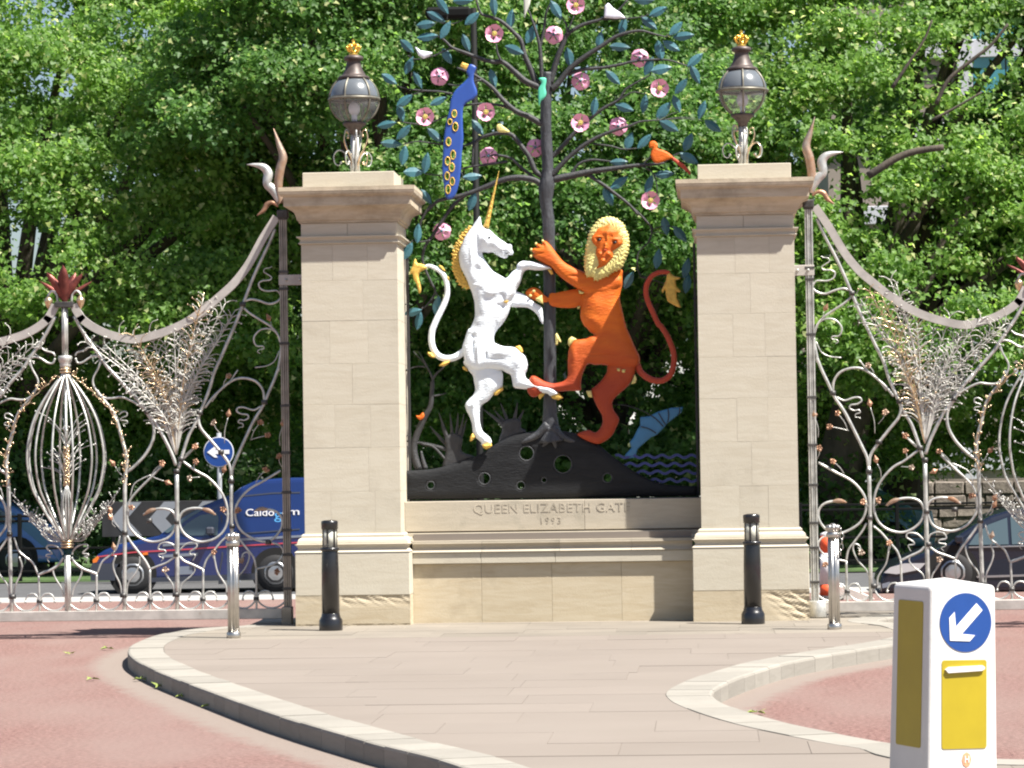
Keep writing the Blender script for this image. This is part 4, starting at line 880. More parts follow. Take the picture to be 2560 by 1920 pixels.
# ------------------------------------------------------------------ lion
LY = SY - 0.06
torso = XZ(L1, [(800, 880), (900, 860), (1100, 850), (1292, 850), (1302, 950), (1302, 1060), (1282, 1150), (1270, 1250), (1300, 1400), (1330, 1530), (1362, 1650)], LY) + XZ(L2, [(1200, 90), (1250, 200), (1300, 320), (1352, 420), (1365, 500), (1310, 570), (1150, 590), (1000, 556), (900, 542), (780, 540), (700, 420), (740, 290), (800, 185), (760, 150), (700, 80)], LY) + XZ(L1, [(800, 1655), (758, 1600), (725, 1500), (735, 1350), (742, 1230), (780, 1150), (800, 1000)], LY)
arm = XZ(L1, [(62, 640), (90, 684), (150, 732), (250, 790), (330, 832), (400, 910), (480, 980), (580, 1050), (680, 1112), (780, 1162), (880, 1200), (1000, 1216), (1080, 1210), (1200, 1150), (1290, 1060), (1270, 950), (1000, 900), (800, 890), (740, 870), (650, 830), (560, 790), (480, 730), (420, 660), (360, 580), (305, 510), (250, 462), (205, 462), (196, 510), (170, 505), (118, 500), (122, 545), (92, 556), (58, 575), (66, 612), (100, 640)], LY)
fararm = XZ(L1, [(300, 1190), (380, 1178), (450, 1160), (560, 1140), (680, 1125), (780, 1180), (780, 1340), (680, 1370), (560, 1382), (400, 1370), (300, 1330)], LY) 
farpaw = XZ(N1, [(1738, 1165), (1780, 1122), (1850, 1100), (1930, 1132), (1990, 1200), (2040, 1240), (2040, 1300), (1960, 1300), (1880, 1282), (1800, 1242), (1750, 1205)], LY)
leg1 = XZ(L2, [(800, 190), (700, 226), (600, 240), (540, 270), (505, 340), (490, 430), (484, 560), (488, 670), (440, 738), (350, 770), (280, 770), (200, 745), (130, 705), (80, 682), (38, 690), (5, 760), (-10, 850), (20, 915), (60, 940), (110, 930), (200, 890), (400, 872), (520, 862), (640, 860), (645, 790), (655, 700), (690, 600), (740, 535), (900, 545), (1000, 556), (1310, 560), (1352, 450), (1250, 330), (1000, 220)], LY)
leg2 = XZ(L2, [(985, 540), (960, 640), (900, 730), (830, 800), (772, 850), (790, 930), (820, 1010), (860, 1090), (900, 1160), (910, 1240), (880, 1320), (820, 1370), (740, 1342), (660, 1360), (602, 1390), (640, 1430), (740, 1480), (850, 1512), (950, 1472), (1030, 1400), (1072, 1320), (1112, 1220), (1090, 1165), (1042, 1090), (1030, 1000), (1080, 930), (1170, 850), (1240, 780), (1290, 680), (1312, 580), (1300, 480), (1150, 440)], LY)
li = thing('lion', 'orange rearing lion with gold mane facing out beside the metal tree', 'lion sculpture', (U(1500, 1090, LY)[0], LY, 1.95))
g2 = lambda wn, x, y, rx, rz, a: (*[wn.u([(x, y)], LY)[0][i] for i in (0, 2)], rx, rz, a)
lb = [g2(L1, 650, 950, .05, .012, -.012), g2(L1, 900, 1080, .10, .05, .016), g2(L1, 950, 1350, .09, .10, .016), g2(L1, 880, 1560, .08, .05, .010), g2(L2, 1000, 300, .12, .08, .02), g2(L2, 560, 420, .03, .08, .012), g2(L2, 1120, 720, .05, .08, .014), g2(L1, 150, 560, .03, .012, -.014), g2(L1, 180, 640, .03, .01, -.012), g2(L1, 230, 520, .012, .03, -.012), g2(L2, 950, 1250, .02, .07, .01), g2(L2, 900, 430, .14, .008, -.012)]
lbm = relief([(S_(fararm), -.02, .04, .06), (S_(farpaw), -.02, .04, .06), (S_(leg2), 0, .05, .08), (S_(torso), .01, .095, .15), (S_(leg1), .035, .06, .09), (S_(arm), .055, .055, .07)], LY, .022, .0085, bumps=lb, back=.7, tex=lambda X, Z: .0008 * np.sin(Z * 190 + 2.2 * np.sin(X * 31) + 1.6 * np.sin(X * 80 + Z * 30)))
obj('body', lbm, 'paint_lion', li)
mn = [(1040, 140), (1160, 130), (1230, 160), (1300, 210), (1340, 290), (1378, 370), (1392, 450), (1388, 560), (1368, 650), (1330, 740), (1290, 820), (1220, 865), (1160, 890), (1100, 940), (1040, 965), (980, 995), (925, 995), (890, 945), (812, 955), (800, 890), (785, 830), (790, 720), (802, 600), (815, 500), (842, 400), (862, 320), (912, 245), (970, 185)]
MY = LY - .115
mpol = jag(L1.xz(mn, MY), .015, .033, 9)
fc = L1.xz([(1130, 235), (1180, 275), (1250, 312), (1262, 380), (1308, 432), (1310, 500), (1245, 560), (1175, 610), (1182, 680), (1130, 745), (1082, 792), (1000, 832), (938, 842), (975, 795), (968, 720), (942, 650), (940, 590), (950, 550), (900, 490), (882, 420), (930, 350), (980, 285), (1050, 262)], MY)
rg = np.random.default_rng(5)
mane_b = []
c0 = L1.u([(1090, 540)], MY)[0]
for k in range(150):
    a = rg.uniform(0, 6.28); q = rg.uniform(.75, 1.25); mane_b.append((c0[0] + .175 * q * math.cos(a) * .85, c0[2] + .26 * q * math.sin(a), .009, .016, rg.uniform(-.012, .012)))
def strands(X, Z):
    a = np.arctan2(Z - c0[2], X - c0[0]); r_ = np.hypot((X - c0[0]) * 1.4, Z - c0[2])
    return .0026 * np.sin(26 * a + 2.5 * np.sin(r_ * 60) + 1.5 * np.sin(5 * a)) + .002 * np.sin(57 * a + 40 * r_)
obj('mane', relief([(mpol, 0, .05, .07)], MY, .03, .0065, back=.6, tex=strands), 'gold_pale', li)
fb = lambda x, y, rx, rz, a: (*[L1.u([(x, y)], MY - .05)[0][i] for i in (0, 2)], rx, rz, a)
face_b = [fb(985, 435, .020, .013, -.022), fb(1200, 475, .020, .013, -.022), fb(975, 400, .028, .009, .012), fb(1215, 435, .028, .009, .012), fb(1100, 430, .014, .05, .016), fb(1078, 520, .016, .03, .024), fb(1070, 560, .022, .014, .020), fb(1065, 600, .004, .012, -.010), fb(1000, 640, .020, .018, .024), fb(1118, 640, .020, .018, .024), fb(1050, 690, .030, .004, -.016), fb(1040, 735, .020, .016, .020), fb(1110, 340, .06, .03, .012), fb(930, 470, .02, .03, .01), fb(1260, 500, .02, .03, .01), fb(1040, 385, .006, .012, -.008), fb(1160, 400, .006, .012, -.008), fb(1000, 800, .02, .012, .008)]
obj('face', relief([(sm2(fc, 4), .0, .038, .09)], MY - .055, .02, .006, bumps=face_b), 'paint_orange', li)
for (x, y) in ((985, 437), (1200, 477)):
    e_ = L1.u([(x, y)], MY - .112)[0]; obj('eye', MB().ball(tuple(e_), .0165, 10, 6, (1.35, .8, .85)), 'eye_dark', li)
e_ = L1.u([(1068, 580)], MY - .158)[0]; obj('nose', MB().ball(tuple(e_), .011, 10, 6, (1.5, .7, .8)), 'paint_red', li)
tl = [(L2, (1290, 420)), (L2, (1330, 540)), (L2, (1370, 630)), (L2, (1440, 692)), (L2, (1520, 732)), (L2, (1610, 742)), (L2, (1690, 712)), (L2, (1750, 640)), (L2, (1780, 520)), (L2, (1775, 400)), (L2, (1740, 290)), (L2, (1690, 180)), (L2, (1625, 80)), (L1, (1800, 1600)), (L1, (1730, 1450)), (L1, (1662, 1300)), (L1, (1632, 1180)), (L1, (1642, 1060)), (L1, (1700, 955)), (L1, (1780, 900)), (L1, (1880, 882)), (L1, (1960, 900))]
obj('tail', MB().tube(cr([wn.u([p], LY + .02)[0] for wn, p in tl], 5), [.036, .032, .030, .028, .024], 12), 'paint_red', li)
gold(L1, [(1958, 888), (2020, 940), (2112, 960), (2090, 986), (2042, 992), (2050, 1080), (2112, 1142), (2100, 1166), (2052, 1160), (2060, 1250), (2098, 1320), (2112, 1376), (2070, 1370), (2000, 1332), (1930, 1290), (1905, 1200), (1896, 1122), (1862, 1182), (1845, 1140), (1880, 1060), (1910, 1000), (1920, 920)], li, LY + .02, 'tail_tuft', smooth=False)
for wn, pts in ((L2, [(540, 290), (500, 325), (485, 280), (490, 235), (530, 200), (600, 235)]), (L2, [(1080, 590), (1125, 590), (1120, 635), (1090, 620)]), (L2, [(1140, 605), (1190, 600), (1180, 645), (1150, 640)]), (L2, [(1300, 650), (1328, 720), (1312, 770), (1255, 782), (1290, 700)]), (L2, [(770, 860), (705, 865), (740, 940), (785, 945)]), (L1, [(690, 1120), (740, 1150), (790, 1165), (760, 1190), (710, 1185)]), (L2, [(330, 185), (350, 155), (372, 190), (408, 270), (385, 275), (370, 250), (362, 305), (338, 305)]), (L1, [(680, 1360), (725, 1355), (715, 1390), (685, 1395)])):
    gold(wn, pts, li, LY - .06, smooth=False, mt='gold_pale')
for (x, y) in ((203, 455), (110, 493), (45, 575), (40, 668)):
    c = L1.u([(x, y)], LY - .10)[0]; obj('claw', MB().ball(tuple(c), .014, 8, 5, (1, 1, 1.2)), 'gold_pale', li)
for (x, y, r_) in ((1850, 1150, .016), (1802, 1212, .016)):
    c = N1.u([(x, y)], LY - .05)[0]; obj('paw_pad', MB().ball(tuple(c), r_, 10, 6, (1.1, .5, .9)), 'gold_pale', li)
gold(N1, [(1965, 1200), (1978, 1330), (1900, 1290), (1868, 1255)], li, LY - .04, 'paw_pad', 'gold_pale', smooth=False)

# ------------------------------------------------------------------ birds and beasts of the screen
def flat(name, label, cat, wn, pts, mt, Y, holes=(), bulge=.012, edge=.008, smooth=True, extra=()):
    p = wn.xz(pts, Y); zs = [q[1] for q in p]; xs = [q[0] for q in p]
    t = thing(name, label, cat, (sum(xs) / len(xs), Y, min(zs)))
    obj('body', relief([(sm2(p, 4) if smooth else p, 0, bulge, .03)], Y, edge, .007, holes=holes), mt, t)
    for (nm, ep, em, dy) in extra:
        q = wn.xz(ep, Y + dy); obj(nm, relief([(q, 0, .006, .02)], Y + dy, edge, .006), em, t)
    return t
BY = SY - .09
eyes = [(483, 740, 14, 22), (455, 792, 12, 17), (490, 825, 15, 25), (446, 922, 14, 24), (475, 1008, 14, 26), (440, 1048, 14, 24), (467, 1088, 15, 25), (437, 1145, 13, 23), (470, 1180, 13, 23), (443, 1232, 13, 25)]
hl = []; k_ = (33.3 + BY) / 8000 / 2.6024
for (x, y, a, b) in eyes: c = ZK.u([(x, y)], BY)[0]; hl.append(circ(c[0], c[2], a * k_, 18, b * k_))
pk = flat('peacock', 'long blue peacock with gold rimmed tail eyes hanging among the branches', 'bird sculpture', ZK, [(562, 468), (578, 424), (600, 420), (626, 440), (612, 480), (610, 530), (632, 600), (612, 642), (545, 690), (538, 800), (542, 900), (532, 1000), (526, 1100), (512, 1200), (482, 1282), (432, 1290), (415, 1200), (405, 1100), (410, 1000), (416, 900), (430, 800), (450, 720), (460, 650), (490, 590), (552, 530), (574, 500)], 'peacock_blue', BY, holes=hl, extra=[('beak', [(520, 432), (534, 404), (578, 420), (562, 456)], 'gold_leaf', -.004)])
for (x, y, a, b) in eyes:
    c = ZK.u([(x, y)], BY - .022)[0]; obj('tail_eye', MB().tube([(c[0] + a * k_ * 1.12 * math.cos(q), c[1], c[2] + b * k_ * 1.12 * math.sin(q)) for q in np.linspace(0, 2 * math.pi, 19)], .0062, 6, cap=False), 'gold_leaf', pk)
flat('green_bird', 'small bright green metal bird clinging to the top of the trunk', 'bird sculpture', ZK, [(1032, 512), (1050, 505), (1078, 508), (1082, 530), (1076, 570), (1082, 610), (1068, 640), (1045, 660), (1034, 692), (1030, 650), (1028, 610), (1030, 580), (1048, 545), (1042, 525)], 'bird_green', SY - .14)
flat('yellow_bird', 'tiny yellow metal bird perched on a branch beside the peacock', 'bird sculpture', ZK, [(758, 835), (762, 812), (785, 808), (802, 822), (845, 858), (800, 862), (768, 856)], 'gold_pale', SY - .05)
flat('orange_bird', 'plump orange metal bird with long tail perched over the pier', 'bird sculpture', ZK, [(1750, 945), (1758, 922), (1785, 918), (1806, 940), (1806, 966), (1860, 985), (1905, 1022), (1870, 1040), (1805, 1062), (1775, 1045), (1760, 1005), (1772, 965), (1756, 962)], 'paint_orange', SY - .06, extra=[('tail', [(1890, 1010), (1920, 1030), (1980, 1070), (2022, 1120), (2020, 1142), (1985, 1110), (1930, 1065), (1900, 1040)], 'paint_red', .01)])
flat('white_bird', 'white metal dove with raised wing at the left of the branches', 'bird sculpture', ZK, [(225, 300), (262, 328), (345, 342), (322, 365), (285, 382), (250, 362)], 'bird_white', SY - .04, smooth=False)
flat('pale_bird', 'pale blue metal dove with spread wing at the top of the tree', 'bird sculpture', ZK, [(1458, 115), (1462, 40), (1485, 18), (1520, 55), (1560, 80), (1600, 118), (1530, 122)], 'bird_white', SY - .02, smooth=False)
flat('grey_bird', 'narrow grey white metal bird diving above the trunk', 'bird sculpture', ZK, [(932, -60), (985, -40), (975, 30), (950, 90), (938, 125), (935, 40)], 'bird_grey', SY - .02, smooth=False)
flat('squirrel', 'small salmon pink metal squirrel on the little grey bush', 'squirrel sculpture', ZM, [(215, 240), (240, 240), (262, 218), (272, 240), (262, 262), (238, 268)], 'paint_orange', SY - .03)
fs = flat('leaping_fish', 'blue metal fish leaping out of the waves', 'fish sculpture', L2, [(1368, 1185), (1480, 1172), (1600, 1112), (1750, 1070), (1892, 1060), (1870, 1130), (1800, 1182), (1700, 1262), (1640, 1332), (1570, 1402), (1500, 1432), (1440, 1482), (1370, 1542), (1335, 1580), (1310, 1680), (1200, 1690), (1180, 1650), (1260, 1560), (1240, 1490), (1290, 1430), (1330, 1342), (1368, 1285)], 'fish_blue', SY + .03, smooth=False)
for ps in ([(1040, 1030), (1200, 1045), (1400, 1110), (1550, 1200), (1650, 1300)], [(1370, 1300), (1480, 1330), (1560, 1380)], [(1590, 1130), (1640, 1220), (1680, 1280)], [(1705, 1080), (1715, 1160), (1705, 1250)], [(1850, 1065), (1850, 1120), (1830, 1170)]):
    obj('fin_ray', MB().tube(cr(P3(L2, ps, SY), 4), .006, 6), 'branch_paint', fs)
wv = thing('waves', 'dark blue wavy metal ribbons of water beside the mound', 'wave sculpture', (-.45, SY, 1.5))
for k, (y, xa) in enumerate(((515, 1560), (570, 1610), (622, 1690), (677, 1780))):
    pts = [(x, y + 10 * math.sin(x / 100 * 2 * math.pi + k)) for x in np.arange(xa, 2118, 12)]
    obj('wave', MB().tube(P3(ZM, pts, SY + .02), [.014] * len(pts), 4, prof=[(.7, 1), (-.7, 1), (-.7, -1), (.7, -1)]), 'wave_blue', wv)
def bladed(name, label, tips, base, trunk, wb, cat):
    t = thing(name, label, cat, (XZ(ZM, [base])[0][0], SY, 1.6)); obj('stem', relief([(sm2(XZ(ZM, trunk, SY + .02), 3), 0, .02, .04)], SY + .02, .012, .009), 'branch_paint', t)
    for k, (tx, ty, bend) in enumerate(tips):
        bx, by = base; mx, my = (bx + tx) / 2 + bend, (by + ty) / 2 - abs(bend) * .4
        obj('blade', MB().tube(cr(P3(ZM, [(bx + (tx - bx) * .12, by), (mx, my), (tx, ty)], SY + .02 + .012 * (k % 3)), 6), [.026, .020, .004], 6, prof=[(.5 * math.cos(a), math.sin(a)) for a in np.linspace(0, 2 * math.pi, 7)[:-1]]), 'branch_paint', t)
bladed('spiky_plant', 'grey metal spiky plant on the mound behind the standing hoof', [(370, 220, -10), (445, 225, 0), (500, 222, 6), (540, 228, 10), (558, 262, 14), (310, 312, -18), (130, 408, -20), (385, 300, -10)], (470, 470), [(395, 600), (418, 480), (410, 395), (470, 360), (530, 395), (522, 480), (610, 515), (560, 545), (480, 580)], .03, 'plant sculpture')
bladed('spiky_plant', 'grey metal spiky plant on the mound beside the trunk of the tree', [(660, 192, -8), (745, 205, -4), (785, 155, 0), (900, 150, 8), (945, 200, 14), (960, 340, 10), (700, 220, -6)], (855, 330), [(775, 430), (795, 340), (800, 285), (860, 260), (920, 270), (925, 320), (960, 352), (880, 385)], .03, 'plant sculpture')
bu = thing('metal_bush', 'bare grey metal bush at the left edge of the screen', 'bush sculpture', (XZ(ZM, [(230, 590)])[0][0], SY, 1.66))
for wn, ps, r0, r1 in ((ZM, [(235, 605), (205, 510), (205, 420), (262, 275), (312, 180), (322, 90), (325, 10)], .045, .018), (ZJ, [(335, 1540), (345, 1450), (330, 1390), (290, 1320), (215, 1240)], .018, .004), (ZJ, [(340, 1420), (370, 1380), (410, 1345), (430, 1310)], .014, .005), (ZJ, [(320, 1370), (280, 1290), (250, 1240)], .010, .004), (ZJ, [(300, 1340), (230, 1340), (150, 1375)], .010, .004), (ZJ, [(345, 1530), (400, 1520), (430, 1510)], .010, .004), (ZM, [(250, 430), (330, 450), (400, 520), (440, 570)], .012, .014), (ZM, [(130, 410), (180, 415), (230, 425)], .006, .012), (ZM, [(280, 600), (262, 540), (250, 480)], .03, .012)):
    obj('stem', MB().tube(cr(P3(wn, ps, SY + .01), 5), [r0, r1], 8), 'branch_paint', bu)
# ------------------------------------------------------------------ wrought gates
GY = 0.45
HX = U(717, 1300, GY)[0]; AX = U(167.5, 1300, GY)[0]; HALF = HX - AX       # hinge post and axis of the gate beside the blue van
def st_(wn, pts): return [(HX - v[0], v[2]) for v in wn.u(pts, GY)]         # distance from the hinge, height
def gate(hx, sg, label, seed, drum):
    """sg=-1: leaf runs towards -x from the hinge, +1: towards +x"""
    t = thing('ornamental_gate', label, 'gate', (hx, GY, 0.0), 'wrought metal gates'); rr = random.Random(seed)
    def W(s, z, dy=0.0): return (hx + sg * s, GY + dy, z)
    def put(name, paths, r, mt='steel', n=8, sm=5, mirror=True, prof=None, dy=0.0, bud=None):
        for side in ((0, 1) if mirror else (0,)):
            mb = MB(); last = None
            for p in paths:
                q = [(2 * HALF - s, z) if side else (s, z) for s, z in p]
                c = cr(q, sm) if len(q) > 2 else [np.array(x, float) for x in q]
                pts = [W(a[0], a[1], dy) for a in c]; mb.tube(pts, r, n, prof=prof); last = pts[-1]
            if bud: mb.ball(last, bud, 8, 5, (1, 1, 1.25))
            obj(name, mb, mt, t)
    # hinge post: bundle of square rods with dark bands
    zt = 4.47; zb = 0.30
    for k in range(4):
        x = (-.033 + .022 * k)
        obj('post_rod', MB().box((hx + x - .0085, GY - .02 - .008 * (k % 2), zb), (hx + x + .0085, GY + .02, zt), .002), 'steel_shaded' if sg < 0 else 'steel', t)  # left post gets darker steel: the pier's shade put into its colour
    obj('post_core', MB().box((hx - .03, GY - .008, zb), (hx + .03, GY + .012, zt - .01)), 'iron_band', t)
    bands = [4.43, 3.86 if sg < 0 else 3.80, 3.68, 3.10, 2.44, 1.94, 1.52, 1.12, 0.86, 0.50]
    for z in bands: obj('band', MB().box((hx - .05, GY - .034, z - .014), (hx + .05, GY + .03, z + .014), .003), 'iron_band', t)
    if drum: obj('hinge_shoe', MB().lathe([(.095, .13), (.098, .14), (.098, .29), (.088, .305), (.05, .306)], (hx + .02, GY, 0), 24), 'steel', t)
    else:
        obj('hinge_shoe', MB().box((hx - .06, GY - .07, .12), (hx + .05, GY + .07, .31), .008), 'steel_shaded', t)
    # bracket that ties the post to the pier
    bx = (hx - .05, PLX - .49) if sg < 0 else (PRX + .49, hx + .05)
    obj('pier_bracket', MB().box((bx[0], GY - .03, 3.72), (bx[1], GY + .03, 3.83), .004), 'steel_rail', t)
    for q in (.25, .72):
        x = bx[0] + (bx[1] - bx[0]) * q; mb = MB(); mb.lathe([(.017, 0), (.017, .01), (.008, .014)], (0, 0, 0), 6); mb.v = [(x + a, GY - .03 - c, 3.775 + b) for a, b, c in mb.v]; obj('bolt', mb, 'steel', t)
    # bottom rail, top rail
    L = 2 * HALF
    obj('bottom_rail', MB().box((min(hx + sg * .05, hx + sg * L), GY - .035, .185), (max(hx + sg * .05, hx + sg * L), GY + .035, .292), .006), 'steel_rail', t)
    top = st_(ZB, [(1180, 215), (1060, 405), (940, 622), (820, 780), (700, 892), (560, 1012), (420, 1112), (280, 1182), (120, 1237)]) + st_(ZC, [(760, 285), (560, 245), (430, 200), (310, 135), (215, 60)]) + st_(ZA, [(950, 735), (890, 640), (850, 560)])
    put('top_rail', [top], .044, 'steel_rail', 4, 6, prof=[(.55, .95), (-.55, .95), (-.55, -.95), (.55, -.95)])
    # bars
    d1 = st_(ZB, [(1165, 320), (1112, 450), (1022, 640), (962, 780), (890, 970), (820, 1150), (742, 1330), (690, 1450), (640, 1560)]) + st_(ZE, [(600, 250), (542, 400), (482, 540), (422, 650), (372, 800), (332, 940)])
    d2 = st_(ZA, [(855, 690), (960, 880), (1050, 1010), (1150, 1150), (1240, 1280), (1400, 1450), (1520, 1600)]) + st_(ZC, [(700, 790), (800, 900), (900, 1030), (1000, 1160), (1082, 1310), (1152, 1450), (1205, 1590)])
    put('slanting_bar', [d1], .017); put('slanting_bar', [d2], .019)
    put('upright_bar', [st_(ZE, [(317, 950), (320, 1300), (322, 1650)]) + st_(ZH, [(980, 1495)])], .023, sm=2)
    put('upright_bar', [st_(ZE, [(790, 1000), (790, 1300), (795, 1560)]) + st_(ZH, [(1291, 1490)])], .020, sm=2)
    put('stem_bar', [st_(ZH, [(688, 1495), (690, 1200)]) + st_(ZD, [(1035, 1300), (1037, 1080), (1050, 930), (1038, 820), (1000, 680), (958, 530), (890, 430), (820, 350), (775, 275), (772, 220), (800, 160), (842, 85)])], [.021, .021, .019, .014, .010, .008])
    put('fork_arm', [st_(ZE, [(790, 1010), (772, 905), (700, 800), (600, 680), (532, 600), (506, 530), (510, 455)])], .016)
    put('fork_arm', [st_(ZE, [(792, 1010), (803, 925), (842, 830), (900, 700), (980, 530), (1060, 400), (1112, 280), (1160, 170), (1200, 60)]) + st_(ZB, [(1192, 1550), (1212, 1430), (1222, 1340)])], .016)
    put('brace', [st_(ZC, [(900, 1045), (952, 1130), (975, 1210), (965, 1320), (922, 1420), (860, 1510), (762, 1608), (690, 1660)])], .016)
    S = [  # scrolls: window, points, radius
     (ZC, [(385, 810), (420, 865), (480, 895), (560, 892), (640, 882), (740, 920), (840, 980), (900, 1040)], .012),
     (ZA, [(868, 1175), (895, 1230), (955, 1222), (1030, 1172), (1100, 1150), (1152, 1165)], .011), (ZA, [(866, 1150), (890, 1112), (980, 1082), (1032, 1040)], .009), (ZA, [(1162, 1190), (1132, 1290), (1080, 1390), (1070, 1450), (1092, 1530)], .010),
     (ZE, [(1075, 355), (1062, 262), (1010, 192), (930, 160), (842, 160), (762, 200), (690, 262), (622, 330), (562, 410)], .013),
     (ZB, [(910, 940), (962, 926), (1032, 940), (1112, 966), (1180, 950), (1222, 912)], .012), (ZB, [(895, 1000), (952, 1050), (1052, 1112), (1140, 1170), (1200, 1250), (1222, 1345)], .012), (ZB, [(1202, 1372), (1162, 1460), (1092, 1502), (992, 1516)], .006),
     (ZH, [(890, 700), (832, 762), (762, 832), (722, 882), (706, 935), (706, 1000), (722, 1042), (772, 1092), (842, 1116), (912, 1102), (952, 1070), (972, 1010), (966, 965), (930, 937), (862, 935), (792, 966)], .013),
     (ZH, [(1010, 670), (1082, 722), (1152, 762), (1216, 830), (1250, 900), (1260, 980), (1240, 1050), (1192, 1096), (1122, 1116), (1062, 1102), (1012, 1062), (990, 1002), (1010, 952), (1060, 931), (1130, 936), (1190, 966)], .013),
     (ZH, [(1552, 722), (1452, 782), (1382, 822), (1332, 872), (1302, 932), (1306, 1002), (1342, 1062), (1422, 1106), (1492, 1110), (1550, 1052), (1560, 992), (1532, 952), (1482, 936), (1412, 941)], .013),
     (ZI, [(645, 1010), (602, 930), (540, 850), (472, 762), (432, 700)], .013), (ZI, [(650, 1005), (722, 976), (800, 946), (860, 902), (882, 880)], .011), (ZI, [(645, 1005), (645, 1200), (646, 1395)], .012),
     (ZI, [(1132, 1010), (1052, 972), (962, 932), (918, 890)], .013), (ZI, [(1136, 1005), (1166, 922), (1232, 840), (1302, 752), (1372, 690)], .011), (ZI, [(1135, 1005), (1134, 1200), (1132, 1395)], .012),
     (ZI, [(1625, 1000), (1602, 902), (1542, 822), (1472, 732), (1432, 662)], .011), (ZI, [(1630, 1003), (1722, 982), (1802, 952), (1862, 892), (1872, 832), (1832, 782), (1762, 760)], .010), (ZI, [(1625, 1000), (1626, 1200), (1627, 1395)], .012),
     (ZI, [(153, 1050), (152, 1200), (150, 1395)], .012), (ZI, [(158, 1050), (202, 942), (272, 882), (332, 822), (372, 700)], .010), (ZF, [(822, 890), (872, 962), (952, 1022), (1040, 1055), (1122, 1085)], .015),
     (ZI, [(388, 1265), (372, 1152), (322, 1042), (305, 962), (330, 880)], .009), (ZI, [(428, 1265), (442, 1142), (512, 1042), (545, 962), (552, 890)], .009),
     (ZI, [(872, 1245), (856, 1152), (802, 1072), (772, 1020)], .008), (ZI, [(918, 1245), (940, 1142), (1020, 1072), (1060, 1012), (1042, 962)], .008),
     (ZI, [(1352, 1235), (1342, 1152), (1272, 1042), (1246, 942), (1232, 860)], .009), (ZI, [(1400, 1235), (1440, 1100), (1520, 1000), (1560, 900), (1545, 850), (1500, 870), (1490, 940)], .008),
     (ZF, [(830, 1345), (850, 1250), (920, 1130), (945, 1050), (935, 1000)], .009), (ZE, [(620, 360), (700, 250), (760, 205), (845, 85)], .007), (ZE, [(380, 850), (440, 790), (500, 720)], .010), (ZD, [(1080, 1200), (1110, 1100), (1180, 1050), (1250, 1020)], .006)]
    for wn, pts, r_ in S: put('scroll', [st_(wn, pts)], r_)
    Q = [  # squiggles that thin towards the tip
     (ZE, [(1045, 400), (980, 432), (900, 410), (850, 412), (835, 440), (872, 465), (926, 472), (936, 500), (900, 520), (860, 516), (850, 540), (886, 550), (890, 576), (862, 580), (845, 592)], .011),
     (ZB, [(1215, 890), (1182, 852), (1100, 856), (1042, 836), (1026, 790), (1060, 766), (1120, 760), (1136, 736), (1100, 710), (1070, 690), (1080, 662), (1120, 655), (1140, 640)], .010),
     (ZB, [(1216, 1310), (1182, 1222), (1120, 1182), (1042, 1190), (990, 1242), (985, 1290), (1010, 1330), (1060, 1332), (1070, 1352), (1030, 1362), (1015, 1380), (1040, 1396)], .011),
     (ZI, [(885, 830), (860, 782), (800, 760), (742, 772), (722, 820), (780, 832), (786, 860), (730, 870), (732, 890), (770, 906), (745, 935)], .010), (ZI, [(920, 830), (982, 772), (1060, 762), (1076, 800), (1020, 840), (1012, 866), (1060, 872), (1060, 892), (1040, 930)], .010),
     (ZF, [(830, 862), (842, 820), (882, 772), (940, 746), (1000, 748), (1010, 782), (952, 842), (1010, 852), (1020, 872), (972, 882), (1010, 902), (985, 946)], .010),
     (ZD, [(985, 520), (1020, 495), (1050, 500), (1050, 530), (1010, 545), (1000, 565), (1050, 570), (1055, 590), (1020, 600), (1040, 620)], .008)]
    for wn, pts, r_ in Q: put('tendril', [st_(wn, pts)], [r_, r_ * .9, r_ * .35], n=6)
    # bottom row of C scrolls between rail and collars
    mains = [0.0, None, None, None]
    mx = [st_(ZI, [(1920, 1260)])[0][0], st_(ZI, [(1385, 1260)])[0][0], st_(ZI, [(885, 1260)])[0][0], st_(ZI, [(400, 1260)])[0][0], st_(ZF, [(770, 1340)])[0][0]]
    sx = [st_(ZI, [(1625, 1290)])[0][0], st_(ZI, [(1132, 1290)])[0][0], st_(ZI, [(646, 1290)])[0][0], st_(ZI, [(150, 1290)])[0][0]]
    zc = st_(ZI, [(645, 1290)])[0][1]; hh = zc - .296
    for k in range(4):
        for (m_, d_) in ((mx[k], -1), (mx[k + 1], 1)):
            w_ = abs(sx[k] - m_); s0 = sx[k]
            path = [(m_ + d_ * -.02 * 0, zc + .03), (s0 + d_ * w_ * .86, zc - hh * .45), (s0 + d_ * w_ * .62, zc - hh * .93), (s0 + d_ * w_ * .32, zc - hh * .9), (s0 + d_ * w_ * .08, zc - hh * .35), (s0 + d_ * w_ * .05, zc + .03), (s0 + d_ * w_ * .18, zc + .075), (s0 + d_ * w_ * .38, zc + .075), (s0 + d_ * w_ * .50, zc + .03), (s0 + d_ * w_ * .52, zc - .005)]
            put('foot_scroll', [path], [.011, .010, .010, .007], bud=.013)
        put('collar', [[(sx[k] - .028, zc), (sx[k] + .028, zc)]], .022, 'iron_band', 8)
    for s_ in mx[1:4]: put('collar', [[(s_, zc + .03), (s_, zc + .075)]], .038, 'iron_band', 8)
    for wn, p in ((ZE, (317, 960)), (ZE, (790, 1045)), (ZE, (515, 455)), (ZE, (1075, 365)), (ZB, (888, 970)), (ZC, (905, 1035)), (ZH, (978, 1005)), (ZH, (690, 1065)), (ZH, (1283, 1030)), (ZI, (885, 870)), (ZE, (700, 795)), (ZE, (355, 855)), (ZI, (1735, 758)), (ZI, (1395, 190)), (ZI, (640, 560))):
        a = st_(wn, [p])[0]; put('collar', [[(a[0], a[1] - .024), (a[0], a[1] + .024)]], .032, 'iron_band', 8)
    # central mast, bindings, cage
    ax = HALF
